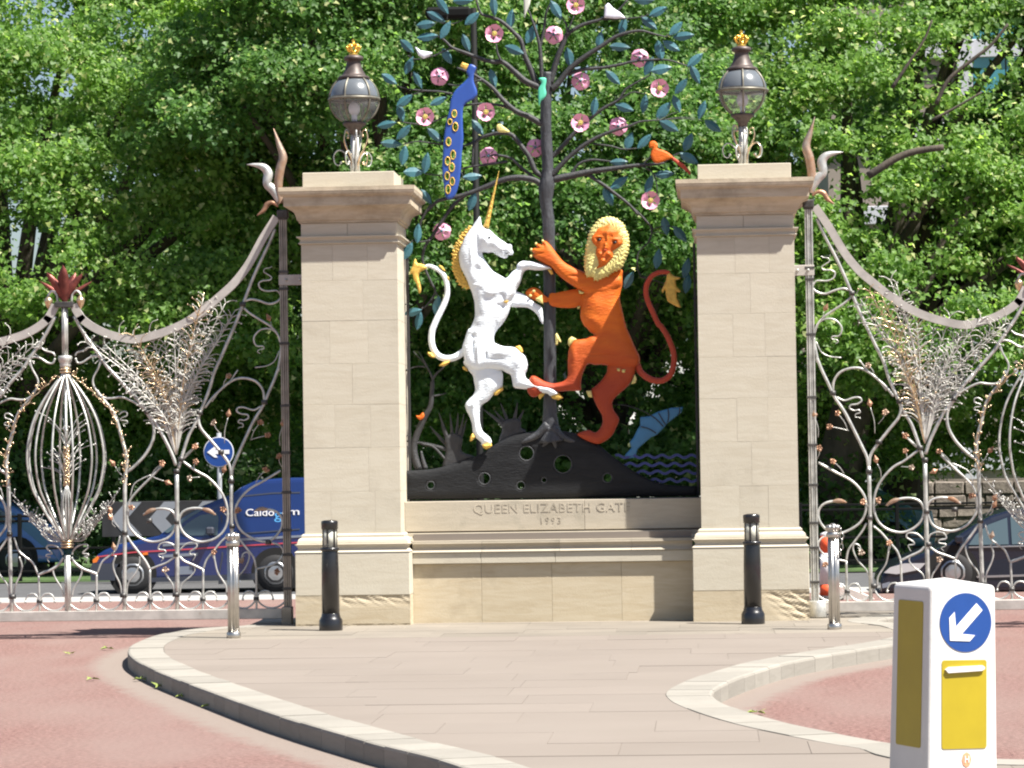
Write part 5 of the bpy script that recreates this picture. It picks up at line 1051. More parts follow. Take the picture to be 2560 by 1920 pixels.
    mast = MB()
    for k in range(4):
        dx, dy = ((-.018, 0), (.018, 0), (0, -.018), (0, .018))[k]
        mast.tube([W(ax + dx, st_(ZA, [(770, 1150)])[0][1], dy), W(ax + dx, st_(ZA, [(770, 560)])[0][1], dy)], .016, 8)
    obj('mast', mast, 'steel', t)
    mast = MB(); z0 = st_(ZF, [(770, 870)])[0][1]
    for k in range(4):
        dx, dy = ((-.018, 0), (.018, 0), (0, -.018), (0, .018))[k]; mast.tube([W(ax + dx, .29, dy), W(ax + dx, z0, dy)], .017, 8)
    obj('mast', mast, 'steel', t)
    zA, zB = st_(ZA, [(770, 1290)])[0][1], st_(ZA, [(770, 1150)])[0][1]
    obj('mast_cap', MB().lathe([(.05, zA), (.062, zA + .03), (.055, zA + .05), (.066, zA + .065), (.074, zA + .09), (.078, zB - .02), (.07, zB), (.03, zB + .005)], W(ax, 0), 20, flute=.12, nf=10), 'steel', t)
    zt1, zt0 = st_(ZD, [(560, 150)])[0][1], st_(ZD, [(570, 1570)])[0][1]
    pr = [(580, 150), (600, 200), (640, 245), (720, 350), (800, 480), (850, 600), (885, 750), (895, 870), (885, 980), (850, 1130), (790, 1250), (700, 1400), (625, 1520), (595, 1570)]
    kk = (33.3 + GY) / 8000 / 3.3175
    cage = [((x - 565) * kk, st_(ZD, [(x, y)])[0][1]) for x, y in pr]
    for k in range(12):
        a = k * math.pi / 6 + .16; c = cr(cage, 5)
        obj('cage_bar', MB().tube([W(ax + q[0] * math.cos(a), q[1], q[0] * math.sin(a)) for q in c], .011, 8), 'steel', t)
    for k in range(12):
        a = k * math.pi / 6; zc1 = st_(ZD, [(560, 1110)])[0][1]
        obj('inner_wire', MB().tube(cr([W(ax + .012 * math.cos(a), zc1, .012 * math.sin(a)), W(ax + .06 * math.cos(a), (zc1 + zt0) / 2 + .1, .06 * math.sin(a)), W(ax + .035 * math.cos(a), zt0, .035 * math.sin(a))], 5), .006, 6), 'steel', t)
    obj('inner_rod', MB().tube([W(ax, zt0), W(ax, zt1)], .016, 8), 'steel', t)
    mb = MB(); zi0, zi1 = st_(ZD, [(560, 1100)])[0][1], st_(ZD, [(560, 780)])[0][1]
    for k in range(70):
        q = k / 70; a = k * 2.4; mb.ball(W(ax + .025 * math.cos(a), zi0 + (zi1 - zi0) * q, .025 * math.sin(a)), .012, 6, 4, (1, 1, 1.8))
    obj('seed_head', mb, 'bud_gold', t)
    mb = MB()
    for k in range(34):
        a = rr.uniform(0, 6.28); z1 = zi0 + rr.uniform(.02, .5); rad = rr.uniform(.14, .32); up = rr.uniform(.10, .35)
        c = cr([W(ax, z1), W(ax + rad * .5 * math.cos(a), z1 + up * .7, rad * .5 * math.sin(a)), W(ax + rad * math.cos(a), z1 + up, rad * math.sin(a))], 4)
        mb.tube(c, [.006, .003], 5); mb.ball(c[-1], rr.uniform(.009, .014), 6, 4)
    o = obj('wheat_spray', mb, 'steel', t); o['kind'] = 'stuff'
    for (z, r_) in ((zt0, .058), (zt0 - .03, .062), (zt0 - .06, .058), (zt1 - .02, .05), (zt1 + .01, .052)):
        obj('wire_binding', MB().tube([W(ax + r_ * math.cos(a), z, r_ * math.sin(a)) for a in np.linspace(0, 6.2832, 21)], .012, 6, cap=False), 'bud_gold', t)
    # axis finial: clip, red petals, hanging acorns
    zc_ = st_(ZA, [(770, 560)])[0][1]
    obj('finial_clip', MB().box((hx + sg * ax - .10, GY - .05, zc_ - .03), (hx + sg * ax + .10, GY + .05, zc_ + .03), .006), 'iron_band', t)
    for k, (lean, ln, wd, dy) in enumerate(((-.60, .34, .058, -.02), (-.02, .44, .066, -.05), (.52, .36, .06, -.03), (.85, .27, .045, .03), (-.85, .25, .045, .03), (.22, .36, .055, .05), (-.3, .36, .055, .05))):
        mb = MB(); v = []; n = 8
        for i in range(n):
            q = i / (n - 1); s_ = lean * (q ** 1.4) * .34 + (.0); z = zc_ + .03 + .88 * ln * q; w_ = .9 * wd * (math.sin(math.pi * min(1, q * .8 + .12)) ** .8) * (1 if q < .99 else .03)
            for e in (-1, 0, 1): v.append(W(ax + s_ + e * w_, z, dy * q * 2 - (.018 if e == 0 else 0)))
        for i in range(n): 
            for e in range(3): x_, y_, z_ = v[3 * i + e]; v.append((x_, y_ + .006, z_))
        N = 3 * n; f = []
        for i in range(n - 1):
            for e in (0, 1): a = 3 * i + e; f += [(a, a + 1, a + 4, a + 3), (N + a, N + a + 3, N + a + 4, N + a + 1)]
            f += [(3 * i, 3 * i + 3, N + 3 * i + 3, N + 3 * i), (3 * i + 2, N + 3 * i + 2, N + 3 * i + 5, 3 * i + 5)]
        obj('finial_petal', mb.add(v, f, True), 'copper_red', t)
    for e in (-1, 1):
        h = cr([W(ax + e * .075, zc_ + .03), W(ax + e * .085, zc_ + .11), W(ax + e * .13, zc_ + .145), W(ax + e * .17, zc_ + .11), W(ax + e * .172, zc_ + .05)], 5)
        obj('acorn_hook', MB().tube(h, .013, 8), 'steel', t); c = h[-1]
        obj('acorn', MB().lathe([(.004, -.10), (.012, -.085), (.03, -.06), (.046, -.02), (.048, .005), (.035, .02), (.02, .035), (.01, .05)], tuple(c), 14), 'bud_gold', t)
    # flame leaves at the top of the hinge post
    def ribbon(name, pts, ws, mt, ncurl=.03):
        c = cr(pts, 6); m_ = len(c); wq = np.interp(np.linspace(0, 1, m_), np.linspace(0, 1, len(ws)), ws); v = []
        for i in range(m_):
            a = np.array(c[max(0, i - 1)]); b = np.array(c[min(m_ - 1, i + 1)]); d_ = b - a; nn = np.array([-d_[1], d_[0]]); nn = nn / (np.linalg.norm(nn) + 1e-9)
            for e in (-1, 0, 1): p = c[i] + nn * wq[i] * e; v.append(W(p[0], p[1], -.03 - (ncurl if e == 0 else 0)))
        for i in range(3 * m_): v.append((v[i][0], v[i][1] + .008, v[i][2]))
        N = 3 * m_; f = []
        for i in range(m_ - 1):
            for e in (0, 1): a = 3 * i + e; f += [(a, a + 1, a + 4, a + 3), (N + a, N + a + 3, N + a + 4, N + a + 1)]
            f += [(3 * i, 3 * i + 3, N + 3 * i + 3, N + 3 * i), (3 * i + 2, N + 3 * i + 2, N + 3 * i + 5, 3 * i + 5)]
        obj(name, MB().add(v, f, True), mt, t)
    u_ = lambda pts: st_(ZU, pts)
    ribbon('flame_leaf', u_([(606, 440), (602, 400), (606, 365), (612, 340), (603, 312), (592, 278)]), [.035, .045, .048, .044, .028, .003], 'bronze_flame')
    ribbon('curled_leaf', u_([(606, 440), (592, 412), (578, 398), (580, 375), (570, 362), (552, 357), (534, 356)]), [.03, .05, .045, .05, .04, .02, .003], 'steel', .02)
    ribbon('curled_leaf', u_([(602, 446), (590, 438), (578, 442), (570, 455), (556, 466)]), [.012, .02, .028, .024, .004], 'copper', .012)
    obj('post_cap', MB().box((hx - .06, GY - .05, 4.43), (hx + .06, GY + .05, 4.52), .012), 'iron_band', t)
    # bouquet of budded twigs rising from the fork
    base = st_(ZC, [(1205, 1480)])[0]
    tips = [(ZC, 330, 300), (ZC, 470, 330), (ZC, 610, 230), (ZC, 770, 250), (ZC, 915, 190), (ZC, 1080, 330), (ZC, 1250, 230), (ZC, 1340, 180), (ZC, 1470, 60), (ZB, 560, 870), (ZB, 640, 1000), (ZB, 740, 960), (ZB, 820, 1020), (ZC, 640, 640), (ZC, 830, 420), (ZC, 1500, 500), (ZC, 1420, 700), (ZC, 960, 620), (ZC, 780, 800), (ZB, 700, 1250)]
    tips = tips + [(wn, x + rr.uniform(-60, 60), y + rr.uniform(-40, 70)) for wn, x, y in tips[::3]]
    for side in (0, 1):
        for (wn, x, y) in tips:
            e_ = st_(wn, [(x, y)])[0]; mb = MB(); dyv = rr.uniform(-.06, .06)
            mid = (base[0] + (e_[0] - base[0]) * .32 + rr.uniform(-.02, .02), base[1] + (e_[1] - base[1]) * .55)
            c = cr([base, mid, e_], 9); fl = (lambda s: 2 * HALF - s) if side else (lambda s: s)
            P = [W(fl(q[0]), q[1], dyv * i / len(c)) for i, q in enumerate(c)]; mb.tube(P, [.010, .007, .004], 6)
            for i in range(4, len(P)):
                d_ = Vector(P[i]) - Vector(P[i - 1]); d_.normalize(); nn = Vector((-d_.z, 0, d_.x))
                for e in (-1, 1):
                    if rr.random() < .30: continue
                    ln = rr.uniform(.07, .19) * (1.15 - .5 * i / len(P)); b0 = Vector(P[i])
                    b1 = b0 + d_ * ln * .55 + nn * e * ln * .45 + Vector((0, rr.uniform(-.03, .03), 0)); b2 = b0 + d_ * ln * rr.uniform(.5, .9) + nn * e * ln * 1.0 + Vector((0, rr.uniform(-.05, .02), 0))
                    mb.tube(cr([b0, b1, b2], 3), [.0055, .003], 5); mb.ball(tuple(b2), rr.uniform(.006, .0115), 5, 3)
            o = obj('budded_twig', mb, 'steel_pale' if rr.random() < .88 else 'bud_gold', t)
    # vine with buds along the stem bar, and twigs low on the cage
    for side in (0, 1):
        fl = (lambda s: 2 * HALF - s) if side else (lambda s: s); mb = MB()
        c = cr(st_(ZD, [(1040, 1100), (1040, 980), (1060, 880), (1030, 780), (990, 640), (930, 500), (860, 420), (760, 320), (660, 240), (620, 190)]), 8)
        for i, q in enumerate(c):
            if rr.random() < .75:
                b0 = Vector(W(fl(q[0]), q[1])); b1 = b0 + Vector((rr.uniform(-.06, .06), rr.uniform(-.06, .02), rr.uniform(-.02, .07))); mb.tube([b0, b1], [.005, .003], 5); mb.ball(tuple(b1), rr.uniform(.008, .014), 6, 4)
        mb.tube([W(fl(q[0]) + .01 * math.sin(i), q[1], -.02 + .012 * math.cos(i)) for i, q in enumerate(c)], .006, 6); obj('budded_vine', mb, 'bud_gold', t)
        for k, (bx_, by_, ex_, ey_) in enumerate(((600, 1560, 720, 1420), (600, 1560, 800, 1340), (600, 1560, 900, 1290), (600, 1560, 960, 1240), (610, 1570, 760, 1500), (610, 1570, 850, 1380), (600, 1560, 1000, 1150))):
            mb = MB(); c = cr(st_(ZD, [(bx_, by_), ((bx_ + ex_) / 2 + 10, (by_ + ey_) / 2 + 26), (ex_, ey_)]), 7); P = [W(fl(q[0]), q[1], -.10 * i / len(c)) for i, q in enumerate(c)]; mb.tube(P, [.008, .004], 6)
            for i in range(4, len(P)):
                b0 = Vector(P[i]); b1 = b0 + Vector((rr.uniform(-.05, .05), rr.uniform(-.04, .02), rr.uniform(.02, .08))); mb.tube([b0, b1], [.004, .0025], 5); mb.ball(tuple(b1), .009, 6, 4)
            obj('budded_twig', mb, 'steel', t)
    # copper leaves and little flowers on thin stalks
    fl0 = None; lf0 = None
    spots = [(ZE, 640, 545, 700, 640), (ZE, 762, 500, 730, 720), (ZE, 1040, 540, 960, 680), (ZE, 1110, 650, 950, 690), (ZE, 1230, 580, 1210, 740), (ZE, 1090, 950, 1000, 1060), (ZE, 195, 890, 100, 990), (ZE, 210, 1045, 100, 1000), (ZE, 430, 1020, 520, 1010), (ZE, 480, 880, 480, 960), (ZE, 720, 980, 690, 1100), (ZE, 1205, 830, 1230, 930), (ZE, 770, 135, 720, 230), (ZB, 1130, 1120, 1180, 1220), (ZE, 850, 1300, 800, 1360), (ZE, 720, 1290, 760, 1350), (ZI, 320, 840, 330, 900), (ZI, 1235, 850, 1240, 920), (ZI, 480, 440, 450, 520), (ZH, 620, 960, 660, 1040), (ZI, 790, 1010, 820, 1080), (ZI, 1815, 1030, 1870, 960), (ZH, 640, 700, 690, 760), (ZH, 1080, 590, 1010, 660), (ZI, 1490, 930, 1520, 880), (ZI, 300, 560, 330, 620)]
    for k, (wn, x, y, bx_, by_) in enumerate(spots):
        a = st_(wn, [(x, y)])[0]; b = st_(wn, [(bx_, by_)])[0]; c = Vector(W(a[0], a[1], -.02))
        stalk = MB().tube(cr([W(b[0], b[1]), W((a[0] + b[0]) / 2 + .015, (a[1] + b[1]) / 2, -.015), tuple(c)], 4), .0042, 5); so_ = obj('stalk', stalk, 'steel', t)
        mb = MB()
        if k % 3 != 1:
            for p in range(5):
                an = p * 1.2566 + rr.uniform(-.2, .2); e1 = Vector((math.cos(an), rr.uniform(-.5, .1), math.sin(an))); e2 = Vector((-math.sin(an), 0, math.cos(an))); l_ = rr.uniform(.03, .045)
                mb.add([c, c + e1 * l_ * .6 + e2 * l_ * .45, c + e1 * l_, c + e1 * l_ * .6 - e2 * l_ * .45, c + e1 * l_ * .55 + Vector((0, -.01, 0))], [(0, 1, 4), (1, 2, 4), (2, 3, 4), (3, 0, 4)])
            mb.ball(tuple(c + Vector((0, -.006, 0))), .009, 6, 4)
        else:
            d_ = Vector(W(a[0], a[1])) - Vector(W(b[0], b[1])); d_.normalize(); nn = Vector((-d_.z, 0, d_.x)); l_ = .10
            mb.add([c, c + d_ * l_ * .4 + nn * .03, c + d_ * l_, c + d_ * l_ * .4 - nn * .03, c + d_ * l_ * .45 + Vector((0, -.015, 0))], [(0, 1, 4), (1, 2, 4), (2, 3, 4), (3, 0, 4)])
        obj('copper_flower' if k % 3 != 1 else 'copper_leaf', mb, 'copper' if k % 4 else 'bronze_flame', t, fix=False)
    for wn, p0, p1 in ((ZH, (862, 935), (792, 970)), (ZH, (1120, 934), (1195, 968)), (ZH, (1480, 936), (1405, 945))):
        a, b = st_(wn, [p0, p1]); mb = MB(); c = cr([a, ((a[0] + b[0]) / 2, (a[1] + b[1]) / 2 + .012), b], 5)
        mb.tube([W(q[0], q[1], -.01) for q in c], [.012, .024, .02, .004], 8, prof=[(.6 * math.cos(x), math.sin(x)) for x in np.linspace(0, 6.2832, 9)[:-1]]); obj('scroll_leaf', mb, 'bronze_flame', t)
    return t
gate(HX, -1, 'silvery wrought gate with red petal finial in front of the blue van', 31, False)
gate(U(1760 * K22, 1250 * K22, GY)[0], 1, 'silvery wrought gate in front of the dark car, behind the keep left bollard', 32, True)
# ------------------------------------------------------------------ bollards and posts on the pavement
def black_bollard(x, y, label):
    t = thing('black_bollard', label, 'bollard', (x, y, PZ - .004), 'black reflector bollards'); c = (x, y, PZ - .004)
    obj('base', MB().lathe([(.118, 0), (.120, .01), (.120, .10), (.108, .125), (.098, .14), (.092, .17), (.09, .175)], c, 28), 'black_iron', t)
    obj('shaft', MB().lathe([(.091, .17), (.088, .6), (.083, .80), (.082, .805)], c, 28), 'black_iron', t)
    obj('collar', MB().lathe([(.082, .80), (.096, .81), (.1, .822), (.096, .836), (.078, .842), (.07, .844)], c, 28), 'black_iron', t)
    obj('reflector', MB().lathe([(.068, .842), (.068, 1.025)], c, 24), 'reflector', t)
    for k in range(6):
        a = k * math.pi / 3 + .3; mb = MB(); mb.box((.060, -.010, .84), (.076, .010, 1.03), .002); mb.v = [(x + p * math.cos(a) - q * math.sin(a), y + p * math.sin(a) + q * math.cos(a), PZ + r_) for p, q, r_ in mb.v]; obj('mullion', mb, 'black_iron', t)
    obj('cap', MB().lathe([(.078, 1.022), (.085, 1.026), (.086, 1.09), (.084, 1.105), (.06, 1.115), (.01, 1.12)], c, 28), 'black_iron', t)
    return t
g1 = G(715 * K22, 1361 * K22, PZ); g2_ = G(1627 * K22, 1347 * K22, PZ)
black_bollard(g1[0], g1[1], 'black reflector bollard in front of the flaked pier plinth')
black_bollard(g2_[0], g2_[1], 'black reflector bollard in front of the pier nearest the keep left bollard')
def steel_post(x, y, label, chain):
    t = thing('steel_post', label, 'post', (x, y, PZ - .004), 'fluted steel posts'); c = (x, y, PZ - .004)
    obj('foot_ring', MB().lathe([(.066, 0), (.07, .008), (.07, .05), (.062, .058), (.055, .06)], c, 24), 'steel_bright', t)
    obj('shaft', MB().lathe([(.058, .05), (.058, .90)], c, 64, flute=.16, nf=8), 'steel_bright', t)
    obj('neck_ring', MB().lathe([(.058, .895), (.067, .90), (.067, .94), (.06, .945), (.05, .947)], c, 24), 'steel_bright', t)
    mb = MB()
    for k in range(8): a = k * math.pi / 4; mb.ball((x + .048 * math.cos(a), y + .048 * math.sin(a), PZ + .985), .026, 10, 6, (1, 1, 1.15))
    mb.ball((x, y, PZ + .985), .045, 12, 6); mb.lathe([(.05, .935), (.056, .96), (.05, .985)], c, 20); obj('lobed_head', mb, 'steel_bright', t)
    if chain:
        for k in range(5):
            cz = PZ + .955 - k * .052; cx = x + .075 + .010 * math.sin(k); mb = MB()
            ring = [(.017 * math.cos(a), .03 * math.sin(a)) for a in np.linspace(0, 6.2832, 15)]
            mb.tube([(cx + p, y - .03, cz + q) if k % 2 else (cx, y - .03 + p, cz + q) for p, q in ring], .0052, 6, cap=False); obj('chain_link', mb, 'steel_bright', t)
    return t
g1 = G(505 * K22, 1377 * K22, PZ); steel_post(g1[0], g1[1], 'fluted steel post with lobed head in front of the blue van', False)
g1 = G(1803 * K22, 1359 * K22, PZ); steel_post(g1[0], g1[1], 'fluted steel post with a hanging chain beside the orange cone', True)

# ------------------------------------------------------------------ white keep-left bollard in the foreground
KY = -18.6; c0 = U(2325, 1464, KY); al = R(25.5); e1 = Vector((math.cos(al), math.sin(al), 0)); e2 = Vector((-math.sin(al), math.cos(al), 0)); ez = Vector((0, 0, 1))
sd = 0.348; zt = c0[2]; o0 = Vector((c0[0], KY, 0)) + e1 * sd / 2 + e2 * sd / 2
kb = thing('keep_left_bollard', 'white plastic traffic bollard with blue arrow disc and yellow panels', 'traffic bollard', (o0.x, o0.y, PZ))
kb.rotation_euler = (0, R(1.5), 0); kb.location.x -= .028
def kbp(u, v, z): return tuple(o0 + e1 * u + e2 * v + ez * z)
def taper(z): return 1 + .05 * (zt - z)
bm = bmesh.new(); zs = [PZ, PZ + .05, PZ + .052, zt]; rings = []
for z, w_ in ((PZ, .225), (PZ + .035, .225), (PZ + .10, .186), (zt - .004, .174)): rings.append([bm.verts.new(kbp(u * w_, v * w_, z)) for u, v in ((-1, -1), (1, -1), (1, 1), (-1, 1))])
apex = bm.verts.new(kbp(0, 0, zt + .028))
for a, b in zip(rings[:-1], rings[1:]):
    for k in range(4): bm.faces.new((a[k], a[(k + 1) % 4], b[(k + 1) % 4], b[k]))
for k in range(4): bm.faces.new((rings[-1][k], rings[-1][(k + 1) % 4], apex))
bm.faces.new(rings[0][::-1]); bmesh.ops.recalc_face_normals(bm, faces=bm.faces)
bmesh.ops.bevel(bm, geom=[e for e in bm.edges if e.calc_face_angle(0) > .3], offset=.02, segments=4, affect='EDGES', profile=.5)
me = bpy.data.meshes.new('shell'); bm.to_mesh(me); bm.free()
for v in me.vertices: v.co -= Vector((o0.x, o0.y, PZ))
for p in me.polygons: p.use_smooth = False
obj('shell', me, 'plastic_white', kb)
def onface(face, s, z, d):                          # s along the face, d proud of it
    w_ = .186 + (.174 - .186) * (z - PZ - .10) / (zt - PZ - .104)
    if face == 'f': return kbp(s, -w_ - d, z)
    return kbp(-w_ - d, -s, z)
def panel(face, s0, s1, z0, z1, mt, name, d=.003, poly=None):
    pts = poly or [(s0, z0), (s1, z0), (s1, z1), (s0, z1)]; n = len(pts); mb = MB()
    mb.add([onface(face, s, z, d) for s, z in pts] + [onface(face, s, z, -.004) for s, z in pts], [tuple(range(n))] + [(i, (i + 1) % n, (i + 1) % n + n, i + n) for i in range(n)]); return obj(name, mb, mt, kb)
def rounded(s0, s1, z0, z1, r_=.012):
    out = []
    for cx_, cz_, a0 in ((s1 - r_, z1 - r_, 0), (s0 + r_, z1 - r_, 90), (s0 + r_, z0 + r_, 180), (s1 - r_, z0 + r_, 270)): out += [(cx_ + r_ * math.cos(R(a0 + q)), cz_ + r_ * math.sin(R(a0 + q))) for q in (0, 30, 60, 90)]
    return out
zz = lambda y: zt - (y - 205) / 3.19 / 540.0        # zoom row -> height on the face
panel('f', 0, 0, 0, 0, 'sign_blue', 'arrow_disc', poly=circ(.012, zz(500), .135, 48))
a_c, a_s = math.cos(R(45)), math.sin(R(45))
arw = [(-.128, 0), (-.052, .082), (-.010, .082), (-.058, .024), (.108, .024), (.108, -.024), (-.058, -.024), (-.010, -.082), (-.052, -.082)]
panel('f', 0, 0, 0, 0, 'sign_white', 'arrow', d=.006, poly=[(.012 + (x * a_c - y * a_s) * .92, zz(497) + (x * a_s + y * a_c) * .92) for x, y in arw])
panel('f', 0, 0, 0, 0, 'plastic_yellow', 'yellow_panel', poly=rounded(-.112, .122, zz(1492), zz(795)))
panel('f', 0, 0, 0, 0, 'plastic_white', 'moulded_slot', d=.016, poly=[(-.098, zz(868)), (-.08, zz(848)), (.095, zz(838)), (.106, zz(850)), (.106, zz(866)), (.09, zz(880)), (-.085, zz(894))])
panel('l', 0, 0, 0, 0, 'plastic_yellow', 'yellow_panel', poly=rounded(-.112, .118, zz(1490), zz(338)))
mk = circ(.018, zz(1578), .024, 8, .034)
panel('f', 0, 0, 0, 0, 'mark_orange', 'maker_mark', poly=mk)
tm = text_mb('H', .046, .0015, width=.022); fx = Vector(onface('f', 1, zz(1578), 0)) - Vector(onface('f', 0, zz(1578), 0)); fn = Vector(onface('f', 0, zz(1578), 1)) - Vector(onface('f', 0, zz(1578), 0))
place_text(tm, onface('f', .018, zz(1578), .0045), fx, (0, 0, 1), fn); obj('maker_letter', tm, 'sign_white', kb)

# ------------------------------------------------------------------ vehicles beyond the gates
def vehicle(name, label, cat, xf, Y, prof, wheels, wr, width, paint, belt, roofin=.13):
    L_ = max(p[0] for p in prof); t = thing(name, label, cat, (xf + L_ / 2, Y + width / 2, 0))
    bm = bmesh.new(); a = [bm.verts.new((xf + l, Y, z)) for l, z in prof]; b = [bm.verts.new((xf + l, Y + width, z)) for l, z in prof]; n = len(prof)
    bm.faces.new(a); bm.faces.new(b[::-1])
    for i in range(n): bm.faces.new((a[i], b[i], b[(i + 1) % n], a[(i + 1) % n]))
    bmesh.ops.recalc_face_normals(bm, faces=bm.faces)
    ed = [e for e in bm.edges if abs(e.verts[0].co.y - e.verts[1].co.y) < .001]
    bmesh.ops.bevel(bm, geom=ed, offset=.07, segments=3, affect='EDGES', profile=.55)
    zm = max(p[1] for p in prof)
    for v in bm.verts:
        if v.co.z > belt: s = (v.co.z - belt) / (zm - belt) * roofin; v.co.y += s if v.co.y < Y + width / 2 else -s
    me = bpy.data.meshes.new('body'); bm.to_mesh(me); bm.free()
    for v in me.vertices: v.co -= WL[t.name]
    for p in me.polygons: p.use_smooth = False
    obj('body', me, paint, t)
    for l in wheels:
        x = xf + l
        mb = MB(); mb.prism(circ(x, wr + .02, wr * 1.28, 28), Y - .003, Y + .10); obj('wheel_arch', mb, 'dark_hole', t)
        mb = MB(); mb.lathe([(wr * .62, -.10), (wr * .97, -.10), (wr, -.07), (wr, .06), (wr * .95, .09), (wr * .62, .09)], (0, 0, 0), 28); mb.v = [(x + p, Y + .08 - r_, wr + q) for p, q, r_ in mb.v]; wo = obj('wheel', mb, 'tyre', t)
        mb = MB(); mb.lathe([(.02, .10), (wr * .25, .105), (wr * .45, .085), (wr * .62, .095), (wr * .64, .06), (.02, .05)], (0, 0, 0), 24, flute=.05, nf=8); mb.v = [(x + p, Y + .08 - r_, wr + q) for p, q, r_ in mb.v]; obj('rim', mb, 'rim', wo)
    def decal(nm, pts, mt, d=.006, k=None):
        mb = MB(); f_ = lambda l, z: Y - d + (max(0, (z - belt) / (zm - belt) * roofin) if z > belt else 0)
        n_ = len(pts); mb.add([(xf + l, f_(l, z), z) for l, z in pts] + [(xf + l, f_(l, z) + .02, z) for l, z in pts], [tuple(range(n_))] + [(i, (i + 1) % n_, (i + 1) % n_ + n_, i + n_) for i in range(n_)]); return obj(nm, mb, mt, t)
    return t, decal
VY = 12.9; VS = (33.3 + VY) / 8000 / 3.6867
vx0 = U(200 + 100 / 3.6867, 1480, VY)[0]
def vz(y): return max(0.0, U(300, 1150 + y / 3.6867, VY)[2])
V = lambda pts: [((x - 100) * VS, vz(y)) for x, y in pts]
vp = V([(110, 1110), (100, 1000), (118, 920), (160, 870), (230, 825), (370, 775), (560, 735), (740, 700), (860, 610), (1000, 510), (1150, 430), (1300, 372), (1420, 330), (1500, 268), (1640, 205), (1900, 185), (2300, 185), (2520, 190), (2600, 260), (2640, 700), (2640, 1000), (2630, 1130)])
van, vd = vehicle('van', 'dark blue small panel van with white lettering behind the gate', 'van', vx0, VY, vp, [(495 - 100) * VS, (1830 - 100) * VS], .275, 1.62, 'van_paint', vz(700), .16)
vd('side_window', V([(925, 668), (1010, 590), (1130, 520), (1280, 500), (1300, 540), (1295, 705), (1000, 705)]), 'auto_glass')
vd('windscreen_edge', V([(790, 665), (900, 590), (1030, 505), (1160, 440), (1180, 455), (1040, 535), (930, 615), (830, 680)]), 'auto_glass', .004)
vd('roof_groove', V([(1500, 345), (1800, 320), (2060, 318), (2060, 330), (1800, 332), (1500, 357)]), 'van_trim'); vd('panel_groove', V([(1500, 690), (2060, 655), (2060, 665), (1500, 700)]), 'van_trim'); vd('door_gap', V([(1322, 520), (1332, 520), (1345, 900), (1300, 1110), (1290, 1110), (1330, 900)]), 'van_trim'); vd('door_gap', V([(905, 720), (915, 720), (900, 1090), (890, 1090)]), 'van_trim')
vd('red_stripe', V([(180, 882), (500, 846), (900, 830), (1500, 800), (2640, 750), (2640, 762), (1500, 812), (900, 842), (500, 858), (180, 894)]), 'stripe_red', .008)
vd('white_stripe', V([(1480, 740), (2640, 690), (2640, 712), (1480, 760)]), 'plate_white', .007)
vd('rub_strip', V([(330, 960), (380, 955), (380, 985), (330, 990)]), 'van_trim', .01); vd('front_bumper', V([(104, 1110), (98, 1000), (120, 950), (330, 950), (340, 985), (330, 1110)]), 'van_trim', .03); vd('sill', V([(640, 1090), (1640, 1060), (1640, 1120), (640, 1130)]), 'van_trim', .012)
vd('indicator', V([(122, 918), (170, 880), (182, 905), (160, 940), (125, 945)]), 'light_amber', .02); vd('side_repeater', V([(590, 858), (640, 852), (640, 876), (590, 880)]), 'light_amber', .014)
vd('badge_panel', V([(925, 990), (1055, 985), (1055, 1060), (925, 1065)]), 'plate_white', .007); vd('door_lettering', V([(780, 780), (1130, 762), (1130, 782), (780, 802)]), 'plate_white', .009); vd('lower_lettering', V([(770, 880), (1110, 862), (1110, 890), (770, 905)]), 'plate_white', .009)
mb = MB(); a_ = V([(1230, 660), (1260, 690)]); mb.box((vx0 + a_[0][0] - .05, VY - .16, a_[0][1] - .06), (vx0 + a_[0][0] + .06, VY + .02, a_[0][1] + .05), .02); obj('door_mirror', mb, 'van_trim', van)
def side_text(body, x0, x1, y, size, mt):
    xa = vx0 + (x0 - 100) * VS; xb = vx0 + (x1 - 100) * VS; z = vz(y); yy = VY - .012 + max(0, (z - vz(700)) / (vz(185) - vz(700)) * .16)
    tm = text_mb(body, size, .006, 1.0, width=xb - xa); place_text(tm, ((xa + xb) / 2, yy, z), (1, 0, 0), (0, 0, 1), (0, -1, 0)); obj('lettering', tm, mt, van)
side_text('Caldo', 1555, 1820, 505, .15, 'sign_white'); side_text('g', 1822, 1890, 525, .20, 'text_blue'); side_text('e', 1895, 1945, 505, .15, 'sign_white'); side_text('m', 1955, 2055, 500, .15, 'sign_white')

CYD = 9.6
cx0 = U(1970 + 865 / 3.749, 1480, CYD)[0]; CS = (33.3 + CYD) / 8000 / 3.749
def cz(y): return max(.0, U(2400, 1100 + y / 3.749, CYD)[2])
Vc = lambda pts: [((x - 865) * CS, cz(y)) for x, y in pts]
cp = Vc([(875, 1440), (865, 1330), (880, 1260), (930, 1205), (1060, 1130), (1260, 1050), (1480, 985), (1600, 890), (1740, 800), (1900, 715), (2100, 655), (2400, 640), (2700, 670), (2900, 760), (3080, 930), (3150, 1000), (3180, 1200), (3170, 1400), (3120, 1450)])
car, cdec = vehicle('dark_car', 'dark navy car seen through the gate above the keep left bollard', 'car', cx0, CYD, cp, [(1540 - 865) * CS, (2800 - 865) * CS], .27, 1.7, 'car_navy', cz(990), .22)
cdec('side_window', Vc([(1690, 985), (1760, 890), (1880, 800), (2060, 735), (2060, 985)]), 'auto_glass', .004); cdec('side_window', Vc([(2090, 985), (2090, 730), (2400, 710), (2640, 740), (2640, 975)]), 'auto_glass', .004)
cdec('waist_trim', Vc([(1690, 1000), (2900, 985), (2900, 998), (1690, 1014)]), 'rim', .01); cdec('rub_strip', Vc([(1760, 1275), (2600, 1260), (2600, 1278), (1760, 1295)]), 'rim', .012)
